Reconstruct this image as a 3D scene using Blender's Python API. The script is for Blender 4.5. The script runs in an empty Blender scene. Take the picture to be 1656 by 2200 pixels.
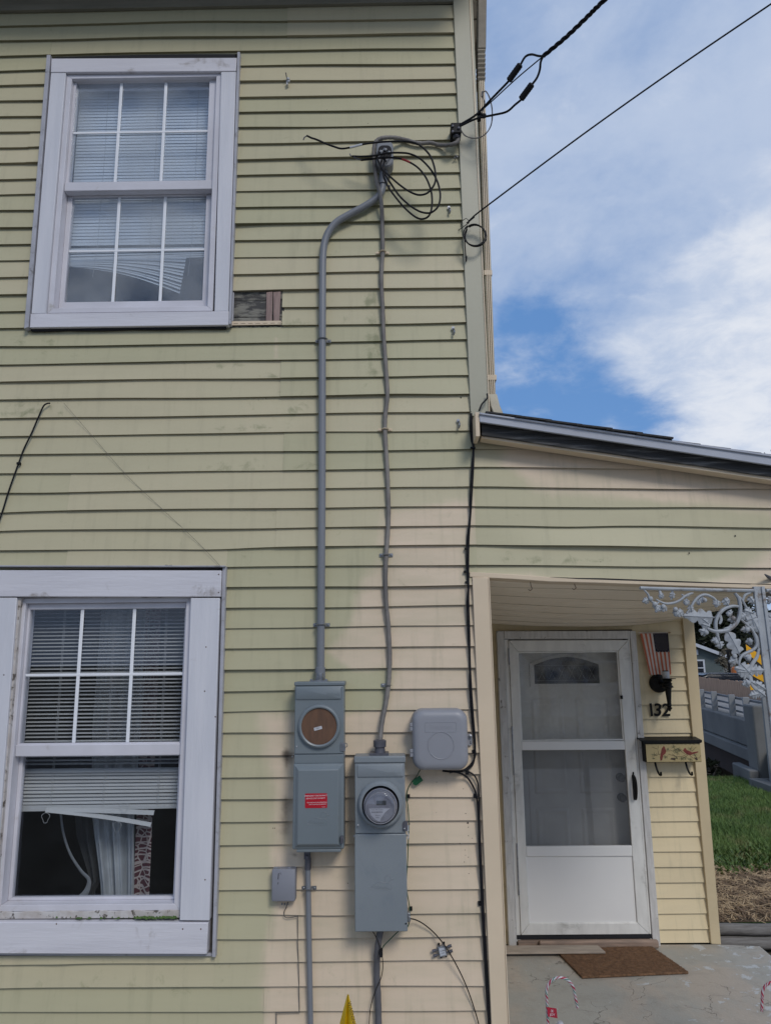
import bpy, math, random
import numpy as np
from mathutils import Vector, Matrix
random.seed(7); rng = np.random.default_rng(7)
R = math.radians
SC = bpy.context.scene
COL = SC.collection

# ------------------------------------------------------------------ camera
H = 1.97                       # camera height over the porch slab
F_PX, PITCH, ROLL, YAW = 1591.0, R(11.13668), R(0.611775), R(-0.436159)
D = 3.7425                     # distance of the front wall (lip of the siding)
YD = 5.65                      # distance of the recessed door wall
cam_d = bpy.data.cameras.new('camera'); cam = bpy.data.objects.new('camera', cam_d); COL.objects.link(cam)
_r0 = Vector((math.cos(YAW), -math.sin(YAW), 0)); _y0 = Vector((math.sin(YAW), math.cos(YAW), 0))
_f = _y0*math.cos(PITCH) + Vector((0, 0, math.sin(PITCH))); _u = -_y0*math.sin(PITCH) + Vector((0, 0, math.cos(PITCH)))
_ri = _r0*math.cos(ROLL) - _u*math.sin(ROLL); _up = _r0*math.sin(ROLL) + _u*math.cos(ROLL)
cam.matrix_world = Matrix(((_ri.x, _up.x, -_f.x, 0), (_ri.y, _up.y, -_f.y, 0), (_ri.z, _up.z, -_f.z, H), (0, 0, 0, 1)))
cam_d.sensor_fit = 'VERTICAL'; cam_d.sensor_height = 36.0; cam_d.lens = F_PX/2200*36.0
cam_d.clip_start = 0.05; cam_d.clip_end = 2000
SC.camera = cam
SC.render.resolution_x, SC.render.resolution_y = 770, 1024

def at(px, py, Y=D):
    """the point of the vertical plane Y that a pixel of the 1656x2200 photograph shows"""
    d = _ri*(px-828) - _up*(py-1100) + _f*F_PX
    t = Y/d.y
    return Vector((d.x*t, Y, H + d.z*t))
def X_(px, py, Y=D): return at(px, py, Y).x
def Z_(px, py, Y=D): return at(px, py, Y).z
def P(pts, Y=D, s=1.0, ox=0.0, oy=0.0):
    return [at(ox+x*s, oy+y*s, Y) for x, y in pts]

# ------------------------------------------------------------------ sky and sun
SUN_EL, SUN_AZ = R(40), R(155)      # azimuth measured from +Y, clockwise seen from above
w = bpy.data.worlds.new('World'); SC.world = w; w.use_nodes = True
nt = w.node_tree; nt.nodes.clear()
def N(t, **k):
    n = nt.nodes.new(t)
    for a, b in k.items(): setattr(n, a, b)
    return n
def L(a, b): nt.links.new(a, b)
def mth(op, a, b=None, c=None, clamp=False):
    n = N('ShaderNodeMath', operation=op); n.use_clamp = clamp
    for i, v in enumerate((a, b, c)):
        if v is None: continue
        if isinstance(v, (int, float)): n.inputs[i].default_value = v
        else: L(v, n.inputs[i])
    return n.outputs[0]
def mixc(fac, a, b):
    n = N('ShaderNodeMix', data_type='RGBA')
    for i, v in ((0, fac), (6, a), (7, b)):
        if isinstance(v, (int, float)): n.inputs[i].default_value = v
        elif isinstance(v, tuple): n.inputs[i].default_value = v+(1,)
        else: L(v, n.inputs[i])
    return n.outputs[2]
def smooth(v, lo, hi):
    n = N('ShaderNodeMapRange', interpolation_type='SMOOTHSTEP'); L(v, n.inputs[0])
    n.inputs[1].default_value = lo; n.inputs[2].default_value = hi
    return n.outputs[0]
bg = N('ShaderNodeBackground'); out = N('ShaderNodeOutputWorld'); L(bg.outputs[0], out.inputs[0])
sky = N('ShaderNodeTexSky', sky_type='NISHITA'); sky.sun_disc = False
sky.sun_elevation = SUN_EL; sky.sun_rotation = SUN_AZ; sky.air_density = 1.0; sky.dust_density = 0.6; sky.ozone_density = 2.0
tc = N('ShaderNodeTexCoord'); sep = N('ShaderNodeSeparateXYZ'); L(tc.outputs['Generated'], sep.inputs[0])
zz = mth('MAXIMUM', sep.outputs[2], 0.0); den = mth('ADD', zz, 0.22)
cmb = N('ShaderNodeCombineXYZ'); L(mth('DIVIDE', sep.outputs[0], den), cmb.inputs[0]); L(mth('DIVIDE', sep.outputs[1], den), cmb.inputs[1])
def noise(vec, scale, detail=6, rough=.55, dist=0.0, w_=0.0):
    n = N('ShaderNodeTexNoise'); n.inputs['Scale'].default_value = scale; n.inputs['Detail'].default_value = detail
    n.inputs['Roughness'].default_value = rough; n.inputs['Distortion'].default_value = dist
    mp = N('ShaderNodeMapping'); mp.inputs['Location'].default_value = (w_, w_*.7, 0); L(vec, mp.inputs[0]); L(mp.outputs[0], n.inputs['Vector'])
    return n.outputs[0]
def dotd(v):
    n = N('ShaderNodeVectorMath', operation='DOT_PRODUCT'); L(tc.outputs['Generated'], n.inputs[0]); n.inputs[1].default_value = v.normalized()
    return n.outputs['Value']
veil = noise(cmb.outputs[0], 1.9, 8, .60, .25, 4.4)          # broad thin veil of cloud
fine = noise(cmb.outputs[0], 7.0, 9, .60, .25, 9.7)          # small broken cloudlets
midn = noise(cmb.outputs[0], 2.6, 7, .6, .3, 21.3)
warp = mth('MULTIPLY', mth('SUBTRACT', midn, .5), .055)
gap = smooth(mth('ADD', dotd(at(1170, 910, 10)-Vector((0, 0, H))), warp), .983, 1.003)     # the clear patch low in the sky
bank = smooth(mth('ADD', dotd(at(1900, 840, 10)-Vector((0, 0, H))), warp), .935, 1.004)      # the bright bank right of it
fac = mth('ADD', mth('MULTIPLY', mth('SUBTRACT', veil, .5), 2.6), .64)
fac = mth('SUBTRACT', fac, mth('MULTIPLY', gap, .85))
fac = mth('ADD', fac, mth('MULTIPLY', bank, .75))
fac = mth('ADD', fac, mth('MULTIPLY', mth('SUBTRACT', fine, .5), mth('ADD', mth('MULTIPLY', gap, 1.3), .45)))
fac = mth('MULTIPLY', smooth(fac, -.1, 1.1), .96)
white = mth('MULTIPLY', smooth(mth('ADD', bank, mth('MULTIPLY', mth('SUBTRACT', fine, .5), 2.2)), .15, 1.15), .95)
cloud = mixc(white, (4.9, 5.8, 7.5), (8.0, 8.3, 8.9))
blue = mixc(.7, sky.outputs[0], (1.25, 3.0, 6.6))
L(mixc(fac, blue, cloud), bg.inputs[0])
bg.inputs[1].default_value = 0.1
sd = bpy.data.lights.new('sun', 'SUN'); sd.energy = 1.55; sd.angle = R(18); sd.color = (1, .95, .88)
sun = bpy.data.objects.new('sun', sd); COL.objects.link(sun)
sdir = Vector((math.sin(SUN_AZ)*math.cos(SUN_EL), math.cos(SUN_AZ)*math.cos(SUN_EL), math.sin(SUN_EL)))
sun.rotation_euler = sdir.to_track_quat('Z', 'Y').to_euler()
vs = SC.view_settings; vs.view_transform = 'Standard'; vs.look = 'None'; vs.exposure = 0.0; vs.gamma = 1.0; vs.use_curve_mapping = False

# ------------------------------------------------------------------ materials
def new_mat(name):
    global nt
    m = bpy.data.materials.new(name); m.use_nodes = True; nt = m.node_tree; nt.nodes.clear()
    b = N('ShaderNodeBsdfPrincipled'); o = N('ShaderNodeOutputMaterial'); L(b.outputs[0], o.inputs[0])
    return m, b
def ocoord(stretch=(1, 1, 1)):
    t = N('ShaderNodeTexCoord'); mp = N('ShaderNodeMapping'); mp.inputs['Scale'].default_value = stretch
    L(t.outputs['Object'], mp.inputs[0]); return mp.outputs[0]
def ntex(vec, scale, detail=5, rough=.55, dist=0):
    n = N('ShaderNodeTexNoise'); n.inputs['Scale'].default_value = scale; n.inputs['Detail'].default_value = detail
    n.inputs['Roughness'].default_value = rough; n.inputs['Distortion'].default_value = dist; L(vec, n.inputs['Vector']); return n.outputs[0]
def bump(h, b, strength=.3, dist=.002):
    n = N('ShaderNodeBump'); n.inputs['Strength'].default_value = strength; n.inputs['Distance'].default_value = dist
    L(h, n.inputs['Height']); L(n.outputs[0], b.inputs['Normal'])
def mat(name, c1, c2=None, scale=6, rough=.5, metal=0, spec=.5, b_str=0, b_scale=60, b_dist=.002, stretch=(1, 1, 1), dirt=None, dirt_lo=.55, dirt_hi=.75, dirt_scale=9, detail=5, lo=.3, hi=.7, emis=None):
    m, b = new_mat(name); c2 = c2 or tuple(x*.82 for x in c1)
    v = ocoord(stretch); n = ntex(v, scale, detail)
    col = mixc(smooth(n, lo, hi), c1, c2)
    if dirt: col = mixc(smooth(ntex(ocoord(), dirt_scale, 8, .65, .4), dirt_lo, dirt_hi), col, dirt)
    L(col, b.inputs['Base Color']); b.inputs['Roughness'].default_value = rough; b.inputs['Metallic'].default_value = metal
    b.inputs['Specular IOR Level'].default_value = spec
    if b_str: bump(ntex(v, b_scale, 4), b, b_str, b_dist)
    if emis: b.inputs['Emission Color'].default_value = emis+(1,); b.inputs['Emission Strength'].default_value = 1
    return m
MT = {}
MT['white_trim'] = mat('painted_white_wood', (.61, .60, .64), (.55, .54, .58), 3, .45, b_str=.35, b_scale=14, b_dist=.004, stretch=(.6, 1, 6), dirt=(.27, .24, .22), dirt_lo=.57, dirt_hi=.76, dirt_scale=6)
MT['white_trim_v'] = mat('painted_white_wood_upright', (.61, .61, .65), (.55, .555, .60), 3, .45, b_str=.35, b_scale=14, b_dist=.004, stretch=(6, 1, .6), dirt=(.28, .26, .24), dirt_lo=.62, dirt_hi=.82, dirt_scale=7)
MT['vinyl_white'] = mat('white_vinyl_window_frame', (.62, .61, .66), (.54, .53, .57), 4, .35, dirt=(.30, .27, .20), dirt_lo=.60, dirt_hi=.85, dirt_scale=5)
MT['muntin'] = mat('white_muntin', (.78, .79, .82), (.72, .74, .78), 5, .4)
MT['old_paint'] = mat('peeling_old_paint', (.52, .50, .49), (.40, .36, .33), 16, .8, b_str=.8, b_scale=60, b_dist=.003, dirt=(.10, .085, .07), dirt_lo=.56, dirt_hi=.62, dirt_scale=26)
MT['j_channel'] = mat('grey_j_channel', (.40, .40, .44), (.33, .33, .36), 9, .4, dirt=(.17, .16, .15), dirt_scale=18)
MT['caulk_dark'] = mat('dark_gap', (.015, .015, .018), None, 9, .9)
MT['cream_trim'] = mat('cream_trim_metal', (.66, .535, .385), (.61, .495, .355), 3, .45, dirt=(.30, .27, .21), dirt_lo=.62, dirt_hi=.9)
MT['cream_trim_y'] = mat('yellow_cream_trim', (.62, .505, .315), (.56, .455, .285), 3, .45)
MT['green_trim'] = mat('algae_tinted_corner_trim', (.43, .41, .315), (.385, .37, .28), 2.2, .45, stretch=(1, 1, .3), dirt=(.24, .22, .16), dirt_lo=.6, dirt_hi=.9, dirt_scale=4)
MT['top_band'] = mat('shaded_weathered_band', (.20, .19, .15), (.15, .145, .115), 8, .7, b_str=.3, stretch=(.3, 1, 3))  # shade and algae of the top course put into one dark colour
MT['soffit'] = mat('porch_ceiling_vinyl', (.84, .745, .60), (.78, .69, .56), 2.5, .5, dirt=(.33, .27, .20), dirt_lo=.6, dirt_hi=.9, dirt_scale=5, stretch=(.6, 1, 1))
MT['downspout'] = mat('weathered_downspout', (.46, .42, .31), (.36, .32, .24), 5, .5, dirt=(.16, .135, .10), dirt_lo=.52, dirt_hi=.8, dirt_scale=6)
MT['elbow'] = mat('dirty_downspout_elbow', (.26, .225, .17), (.16, .135, .10), 7, .6)
MT['white_metal'] = mat('white_drip_edge', (.42, .44, .50), (.36, .38, .43), 3, .35, spec=.4)
MT['black_wood'] = mat('blackened_bare_wood', (.035, .035, .036), (.15, .15, .15), 9, .75, b_str=1.0, b_scale=24, b_dist=.005, stretch=(.35, 1, 5), lo=.50, hi=.72, detail=8)
MT['shingle'] = mat('asphalt_shingle', (.03, .03, .033), (.055, .053, .052), 60, .95, b_str=.6, b_scale=300)
MT['sheath'] = mat('old_house_sheathing', (.12, .11, .10), (.20, .18, .16), 9, .9, stretch=(.4, 1, 4))
MT['old_board'] = mat('flaking_grey_siding_board', (.06, .057, .055), (.21, .20, .17), 30, .85, b_str=1, b_scale=60, b_dist=.006, stretch=(.35, 1, 1), lo=.45, hi=.6, detail=9)
MT['lath'] = mat('pinkish_lath', (.32, .225, .20), (.22, .155, .14), 18, .8, stretch=(5, 1, .6), b_str=.4)
MT['room'] = mat('room_darkness', (.012, .012, .013), None, 3, .9)  # near-black: the unlit room's darkness put into the wall colour
MT['blind'] = mat('white_blind_slat', (.50, .50, .49), (.44, .44, .43), 4, .5)
MT['blind_up'] = mat('white_blind_slat_upstairs', (.72, .75, .78), (.66, .69, .72), 4, .5)
MT['cord'] = mat('blind_cord', (.5, .5, .5), None, 4, .8)
MT['meter_grey'] = mat('meter_box_grey_paint', (.165, .192, .208), (.145, .172, .188), 2.5, .38, spec=.5, dirt=(.13, .155, .17), dirt_lo=.58, dirt_hi=.8, dirt_scale=5)
MT['meter_grey_l'] = mat('meter_box_pale_grey_paint', (.205, .228, .245), (.18, .203, .22), 2.5, .42, spec=.45, dirt=(.16, .185, .21), dirt_lo=.55, dirt_hi=.75, dirt_scale=9)
MT['plastic_grey'] = mat('grey_enclosure_plastic', (.26, .265, .29), (.24, .245, .27), 2.5, .42, spec=.45, b_str=.08, b_scale=400, dirt=(.16, .175, .21), dirt_lo=.62, dirt_hi=.85)
MT['plastic_small'] = mat('grey_small_box_plastic', (.22, .225, .255), (.19, .195, .22), 3, .5)
MT['pvc'] = mat('grey_pvc', (.195, .205, .225), (.165, .175, .195), 3, .4, spec=.45, stretch=(1, 1, .3), dirt=(.12, .125, .14), dirt_lo=.6, dirt_hi=.9, dirt_scale=6)
MT['zinc'] = mat('galvanised_steel', (.36, .37, .39), (.22, .23, .25), 40, .38, metal=.8)
MT['dark_metal'] = mat('dull_grey_fitting', (.12, .12, .14), (.085, .085, .10), 30, .5, metal=.4)
MT['cable_grey'] = mat('weathered_service_cable', (.24, .22, .20), (.12, .11, .105), 8, .65, stretch=(1, 1, .5), b_str=.6, b_scale=40, b_dist=.003, detail=8, dirt=(.07, .065, .06), dirt_lo=.6, dirt_hi=.72, dirt_scale=12)
MT['cable_low'] = mat('grey_sheathed_cable', (.13, .13, .145), (.09, .09, .10), 12, .55, stretch=(1, 1, .3))
MT['black'] = mat('black_rubber', (.008, .008, .010), (.013, .013, .016), 20, .55, spec=.18)
MT['wire_grey'] = mat('grey_thin_wire', (.10, .095, .09), None, 20, .6)
MT['coax'] = mat('brown_black_coax', (.016, .013, .011), None, 20, .5, spec=.2)
MT['green_wire'] = mat('green_wire', (.012, .075, .035), None, 20, .45)
MT['green_tag'] = mat('green_plastic_tag', (.006, .10, .035), None, 20, .4)
MT['tape_white'] = mat('white_tape', (.5, .52, .56), None, 20, .5)
MT['tape_red'] = mat('red_tape', (.35, .03, .03), None, 20, .5)
MT['red'] = mat('red_sticker', (.42, .008, .02), (.38, .006, .018), 20, .35)
MT['print_white'] = mat('white_print', (.72, .66, .68), None, 20, .5)
MT['print_dark'] = mat('dark_print', (.03, .03, .035), None, 20, .5)
MT['cardboard'] = mat('brown_hardboard_disc', (.135, .068, .038), (.095, .05, .03), 14, .75, stretch=(3, 1, .8), dirt=(.05, .03, .02), dirt_lo=.64, dirt_hi=.72, dirt_scale=22)
MT['meter_face'] = mat('meter_face_grey', (.27, .27, .30), None, 20, .5)
MT['meter_lcd'] = mat('meter_display', (.075, .08, .075), (.05, .055, .05), 20, .25)
MT['label_white'] = mat('meter_label', (.55, .55, .58), None, 20, .5)
MT['rust'] = mat('rusty_iron', (.10, .04, .02), (.05, .02, .012), 30, .85)
MT['iron_white'] = mat('weathered_white_iron', (.38, .40, .42), (.30, .32, .345), 9, .6, b_str=.5, b_scale=55, b_dist=.002, dirt=(.15, .11, .085), dirt_lo=.54, dirt_hi=.72, dirt_scale=16)
MT['door_frame'] = mat('dirty_white_aluminium', (.76, .75, .71), (.66, .65, .615), 6, .45, stretch=(3, 1, .8), dirt=(.36, .35, .32), dirt_lo=.55, dirt_hi=.80, dirt_scale=6)
MT['door_white'] = mat('white_kick_panel', (.80, .79, .765), (.76, .75, .73), 1.5, .4, dirt=(.30, .29, .28), dirt_lo=.72, dirt_hi=.8, dirt_scale=14)
MT['inner_door'] = mat('white_entry_door', (.80, .78, .74), (.76, .74, .70), 3, .5)
MT['casing'] = mat('peeling_door_casing', (.62, .605, .58), (.50, .485, .46), 14, .6, stretch=(4, 1, .6), b_str=.5, b_scale=30, dirt=(.16, .14, .12), dirt_lo=.60, dirt_hi=.70, dirt_scale=18)
MT['lead_glass'] = mat('dark_leaded_glass', (.012, .014, .02), (.04, .045, .055), 22, .12, detail=2)
MT['black_iron'] = mat('black_cast_iron', (.008, .008, .008), None, 20, .5, spec=.2)
MT['candle'] = mat('white_candle_sleeve', (.55, .55, .56), (.45, .45, .46), 12, .5)
MT['brass'] = mat('dull_knob', (.09, .09, .09), None, 20, .3, metal=.8)
MT['concrete'] = mat('bounce_walk_concrete', (.52, .49, .43), (.45, .43, .38), 2.4, .8)  # kept pale so the added paving bounces more light
def slab_mat():
    m, b = new_mat('flaking_painted_concrete'); v = ocoord()
    c = mixc(smooth(ntex(v, 1.6, 8, .65, .6), .40, .62), (.345, .335, .295), (.41, .355, .29))
    c = mixc(mth('MULTIPLY', smooth(ntex(v, 9, 8, .7), .45, .75), .5), c, (.24, .22, .185))
    vo = N('ShaderNodeTexVoronoi'); vo.feature = 'DISTANCE_TO_EDGE'; vo.inputs['Scale'].default_value = 2.6
    wp = N('ShaderNodeTexNoise'); wp.inputs['Scale'].default_value = 5; wp.inputs['Detail'].default_value = 6; L(v, wp.inputs['Vector'])
    ad = N('ShaderNodeVectorMath', operation='MULTIPLY_ADD'); L(wp.outputs['Color'], ad.inputs[0]); ad.inputs[1].default_value = (.5, .5, .5); L(v, ad.inputs[2]); L(ad.outputs[0], vo.inputs['Vector'])
    cr = mth('MULTIPLY', smooth(vo.outputs['Distance'], .012, .003), smooth(ntex(v, 2.2, 3), .46, .56))
    c = mixc(mth('MULTIPLY', cr, .75), c, (.10, .09, .075))
    sx = N('ShaderNodeSeparateXYZ'); L(v, sx.inputs[0])
    near = smooth(sx.outputs[0], 1.5, 2.4)
    fl = smooth(mth('ADD', ntex(v, 7, 9, .68, .3), mth('MULTIPLY', near, .10)), .635, .655)
    c = mixc(mth('MULTIPLY', fl, .8), c, (.50, .52, .52))
    c = mixc(smooth(ntex(v, 120, 3), .66, .72), c, (.55, .53, .48))
    L(c, b.inputs['Base Color']); b.inputs['Roughness'].default_value = .7
    bump(mth('SUBTRACT', mth('ADD', ntex(v, 60, 5), mth('MULTIPLY', fl, -.6)), mth('MULTIPLY', cr, .8)), b, .5, .004)
    return m
MT['slab'] = slab_mat()
MT['concrete_grey'] = mat('bridge_concrete', (.165, .165, .16), (.12, .122, .12), 1.3, .8, b_str=.3, b_scale=12, b_dist=.01, dirt=(.10, .105, .11), dirt_lo=.55, dirt_hi=.8, dirt_scale=1.4, detail=8)
MT['asphalt'] = mat('asphalt', (.06, .06, .062), (.045, .045, .048), 3, .9)
MT['rail'] = mat('grey_rail_metal', (.25, .26, .27), (.19, .20, .21), 3, .5)
MT['rail_dark'] = mat('weathered_rail', (.13, .14, .16), (.09, .10, .11), 3, .5)
MT['deck'] = mat('bridge_deck', (.23, .22, .21), (.18, .175, .17), 2, .85)
MT['girder'] = mat('rust_red_girder', (.035, .016, .012), (.022, .012, .01), 3, .8)
MT['old_wood'] = mat('grey_weathered_timber', (.20, .19, .18), (.12, .11, .10), 14, .85, stretch=(.5, 4, 4), b_str=.8, b_scale=30, b_dist=.004, detail=8)
MT['ply'] = mat('weathered_plywood_scrap', (.42, .35, .28), (.30, .25, .20), 12, .8, stretch=(.5, 3, 1), b_str=.3, detail=8)
MT['thresh'] = mat('worn_wood_threshold', (.34, .24, .18), (.21, .155, .12), 12, .8, stretch=(.5, 4, 4), b_str=.6, b_scale=30, detail=8)
MT['coir'] = mat('brown_coir', (.23, .125, .065), (.10, .055, .028), 45, .95, b_str=1, b_scale=260, b_dist=.006)
MT['coir_fibre'] = mat('coir_fibre', (.26, .145, .075), (.17, .09, .045), 30, .9)
MT['mail_cream'] = mat('cream_mailbox_front', (.46, .37, .19), (.40, .32, .16), 6, .35)
MT['bird_red'] = mat('cardinal_red_print', (.20, .035, .022), (.13, .02, .015), 60, .5)
MT['print_green'] = mat('pine_needle_print', (.11, .13, .07), None, 60, .5)
MT['print_brown'] = mat('twig_print', (.06, .035, .02), None, 60, .5)
MT['flag_red'] = mat('faded_flag_red', (.50, .135, .06), (.43, .11, .05), 20, .7)
MT['flag_white'] = mat('flag_white', (.62, .54, .47), None, 20, .7)
MT['flag_blue'] = mat('flag_blue', (.008, .009, .02), None, 20, .9, spec=.05)
MT['stick'] = mat('wooden_stick', (.35, .22, .09), None, 20, .6)
MT['yellow'] = mat('yellow_marking_flag', (.62, .42, .008), (.50, .31, .005), 12, .35)
MT['sign_yellow'] = mat('yellow_reflective_sheet', (.85, .42, .002), None, 12, .45)
MT['sign_black'] = mat('black_sign_stripe', (.012, .012, .012), None, 12, .5)
MT['cane_white'] = mat('candy_cane_white', (.46, .45, .46), None, 12, .3)
MT['cane_red'] = mat('candy_cane_red', (.33, .012, .04), None, 12, .3)
MT['cane_green'] = mat('candy_cane_green', (.015, .15, .09), None, 12, .3)
MT['tag_red'] = mat('crimson_paper_tag', (.35, .008, .03), None, 12, .5)
MT['fence'] = mat('brown_fence_board', (.46, .30, .20), (.36, .23, .155), 5, .8, stretch=(4, 4, .5))
MT['lawn'] = mat('lawn_soil', (.06, .095, .03), (.04, .065, .02), 2, .95)
MT['soil'] = mat('bare_soil', (.10, .085, .06), (.07, .06, .04), 3, .95, b_str=.8, b_scale=30, b_dist=.02)
MT['bed'] = mat('brown_bed', (.16, .11, .065), (.10, .07, .042), 9, .95, b_str=.8, b_scale=40, b_dist=.01)
MT['grass'] = mat('grass_blades', (.15, .235, .07), (.085, .15, .042), 1.4, .7, spec=.25, dirt=(.27, .25, .12), dirt_lo=.50, dirt_hi=.70, dirt_scale=2.1)
MT['weed'] = mat('dark_green_leaves', (.045, .095, .022), (.09, .15, .03), 25, .6)
MT['straw'] = mat('dry_straw', (.50, .36, .21), (.20, .13, .075), 9, .9, lo=.42, hi=.58)
MT['bark'] = mat('grey_bark', (.10, .09, .08), (.055, .05, .045), 12, .9, stretch=(1, 1, .3))
MT['needle'] = mat('dark_evergreen_needles', (.010, .015, .009), (.022, .024, .013), 1.2, .9, spec=.1)
MT['brown_leaf'] = mat('brown_winter_leaves', (.13, .11, .075), (.08, .07, .05), 2.0, .9)
MT['house_green'] = mat('grey_green_clapboard', (.105, .13, .125), (.09, .112, .108), 2, .7)
MT['roof_grey'] = mat('pale_grey_roof', (.30, .31, .335), (.24, .25, .27), 4, .8)
MT['far_white'] = mat('white_house_trim', (.60, .62, .66), None, 4, .6)
MT['far_wall'] = mat('pale_house_wall', (.36, .38, .41), None, 4, .7)
MT['car_paint'] = mat('dark_blue_car_paint', (.012, .02, .035), None, 4, .22, spec=.6)
MT['tyre'] = mat('tyre_rubber', (.015, .015, .015), None, 4, .8)
MT['orange'] = mat('orange_plastic', (.5, .14, .02), None, 4, .5)
MT['curtain'] = mat('pale_blue_grey_curtain', (.42, .445, .465), (.33, .35, .37), 9, .85, detail=3)
MT['curtain_edge'] = mat('curtain_hem', (.22, .23, .24), (.16, .17, .18), 9, .85)
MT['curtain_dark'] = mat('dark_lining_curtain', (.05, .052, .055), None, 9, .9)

def vinyl(name, green, cream):
    m, b = new_mat(name)
    a = N('ShaderNodeAttribute', attribute_name='tone'); so = N('ShaderNodeAttribute', attribute_name='soot'); al = N('ShaderNodeAttribute', attribute_name='algae'); pn = N('ShaderNodeAttribute', attribute_name='pan')
    v = ocoord(); n1 = ntex(v, 5, 6, .6); n2 = ntex(ocoord((.6, 1, 3)), 3.0, 6, .6)
    t = mth('ADD', mth('ADD', a.outputs['Fac'], mth('MULTIPLY', mth('SUBTRACT', n1, .5), .55)), mth('MULTIPLY', mth('SUBTRACT', pn.outputs['Fac'], .5), .45))
    t = mth('ADD', t, mth('MULTIPLY', mth('SUBTRACT', ntex(ocoord((5, 1, .5)), 4, 5, .6), .5), .35))
    base = mixc(smooth(t, .2, .8), green, cream)
    base = mixc(mth('MULTIPLY', smooth(n2, .35, .75), .40), base, tuple(x*.84 for x in green))
    base = mixc(mth('MULTIPLY', smooth(ntex(ocoord((7, 1, .7)), 3.2, 6, .6), .50, .78), .35), base, (.27, .26, .165))
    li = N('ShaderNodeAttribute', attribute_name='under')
    base = mixc(mth('MULTIPLY', li.outputs['Fac'], .75), base, (.10, .10, .06))  # underside darkened: grime and the lip's shadow put into the colour
    base = mixc(mth('MULTIPLY', pn.outputs['Fac'], .22), base, tuple(x*1.22 for x in cream))
    # algae dust, settled unevenly along the lower part of single courses
    n3 = ntex(ocoord((1, 1, 1)), 11, 9, .68, .4)
    base = mixc(mth('MULTIPLY', smooth(mth('ADD', n3, mth('MULTIPLY', al.outputs['Fac'], .35)), .60, .86), .75), base, (.19, .20, .105))
    n4 = ntex(v, 26, 8, .65)
    base = mixc(mth('MULTIPLY', smooth(mth('ADD', so.outputs['Fac'], mth('MULTIPLY', mth('SUBTRACT', n4, .5), .5)), .3, 1.1), .9), base, (.075, .055, .038))
    L(base, b.inputs['Base Color']); b.inputs['Roughness'].default_value = .48; b.inputs['Specular IOR Level'].default_value = .35
    bump(ntex(ocoord((2, 1, 26)), 9, 5, .6), b, .10, .0015)
    return m
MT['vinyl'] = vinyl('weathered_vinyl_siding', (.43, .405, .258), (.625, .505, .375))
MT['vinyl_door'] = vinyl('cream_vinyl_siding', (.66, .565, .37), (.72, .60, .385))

def glass_mat(name, tint, refl, rough=.0, haze=None):
    m, b = new_mat(name); o = [n for n in nt.nodes if n.type == 'OUTPUT_MATERIAL'][0]; nt.nodes.remove(b)
    tr = N('ShaderNodeBsdfTransparent'); tr.inputs[0].default_value = tint+(1,)
    gl = N('ShaderNodeBsdfGlossy'); gl.inputs['Roughness'].default_value = rough; gl.inputs[0].default_value = (.9, .93, 1, 1)
    lw = N('ShaderNodeLayerWeight'); lw.inputs[0].default_value = .5; fr_o = mth('ADD', mth('MULTIPLY', mth('POWER', lw.outputs['Facing'], 5.0), .96), .042)
    mx = N('ShaderNodeMixShader'); L(mth('MULTIPLY', fr_o, refl, clamp=True), mx.inputs[0]); L(tr.outputs[0], mx.inputs[1]); L(gl.outputs[0], mx.inputs[2])
    last = mx.outputs[0]
    if haze:
        df = N('ShaderNodeBsdfDiffuse'); df.inputs[0].default_value = haze[0]+(1,)
        m2 = N('ShaderNodeMixShader'); L(mth('MULTIPLY', smooth(ntex(ocoord(), haze[2], 5), .3, .75), haze[1]), m2.inputs[0]); L(last, m2.inputs[1]); L(df.outputs[0], m2.inputs[2]); last = m2.outputs[0]
    L(last, o.inputs[0]); return m
MT['glass'] = glass_mat('window_glass', (.95, .965, .98), 1.0, haze=((.3, .33, .36), .008, 4))
MT['glass_up'] = glass_mat('upstairs_window_glass', (.93, .955, .98), 1.5, haze=((.52, .54, .55), .26, 2))  # pale haze paints the sky's reflection into the upstairs pane
MT['glass_door'] = glass_mat('storm_door_glass', (.95, .95, .94), 1.5, haze=((.55, .55, .52), .24, 5))  # bright haze painted into the glass to lighten the upper pane
MT['screen'] = glass_mat('dusty_lower_storm_glass', (.76, .765, .77), 1.0, haze=((.2, .2, .2), .06, 4))
MT['meter_glass'] = glass_mat('meter_dome_plastic', (.80, .81, .84), 1.6, .05, haze=((.5, .5, .55), .08, 9))
def band_mat():
    m, b = new_mat('red_paisley_band'); v = ocoord()
    vo = N('ShaderNodeTexVoronoi'); vo.feature = 'DISTANCE_TO_EDGE'; vo.inputs['Scale'].default_value = 24; L(v, vo.inputs['Vector'])
    wv = N('ShaderNodeTexWave'); wv.wave_type = 'RINGS'; wv.inputs['Scale'].default_value = 9; wv.inputs['Distortion'].default_value = 6; wv.inputs['Detail'].default_value = 1; L(v, wv.inputs['Vector'])
    f = mth('MAXIMUM', smooth(vo.outputs['Distance'], .09, .04), smooth(wv.outputs['Fac'], .78, .9))
    L(mixc(f, (.075, .02, .028), (.36, .31, .29)), b.inputs['Base Color']); b.inputs['Roughness'].default_value = .85
    return m
MT['band'] = band_mat()

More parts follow.
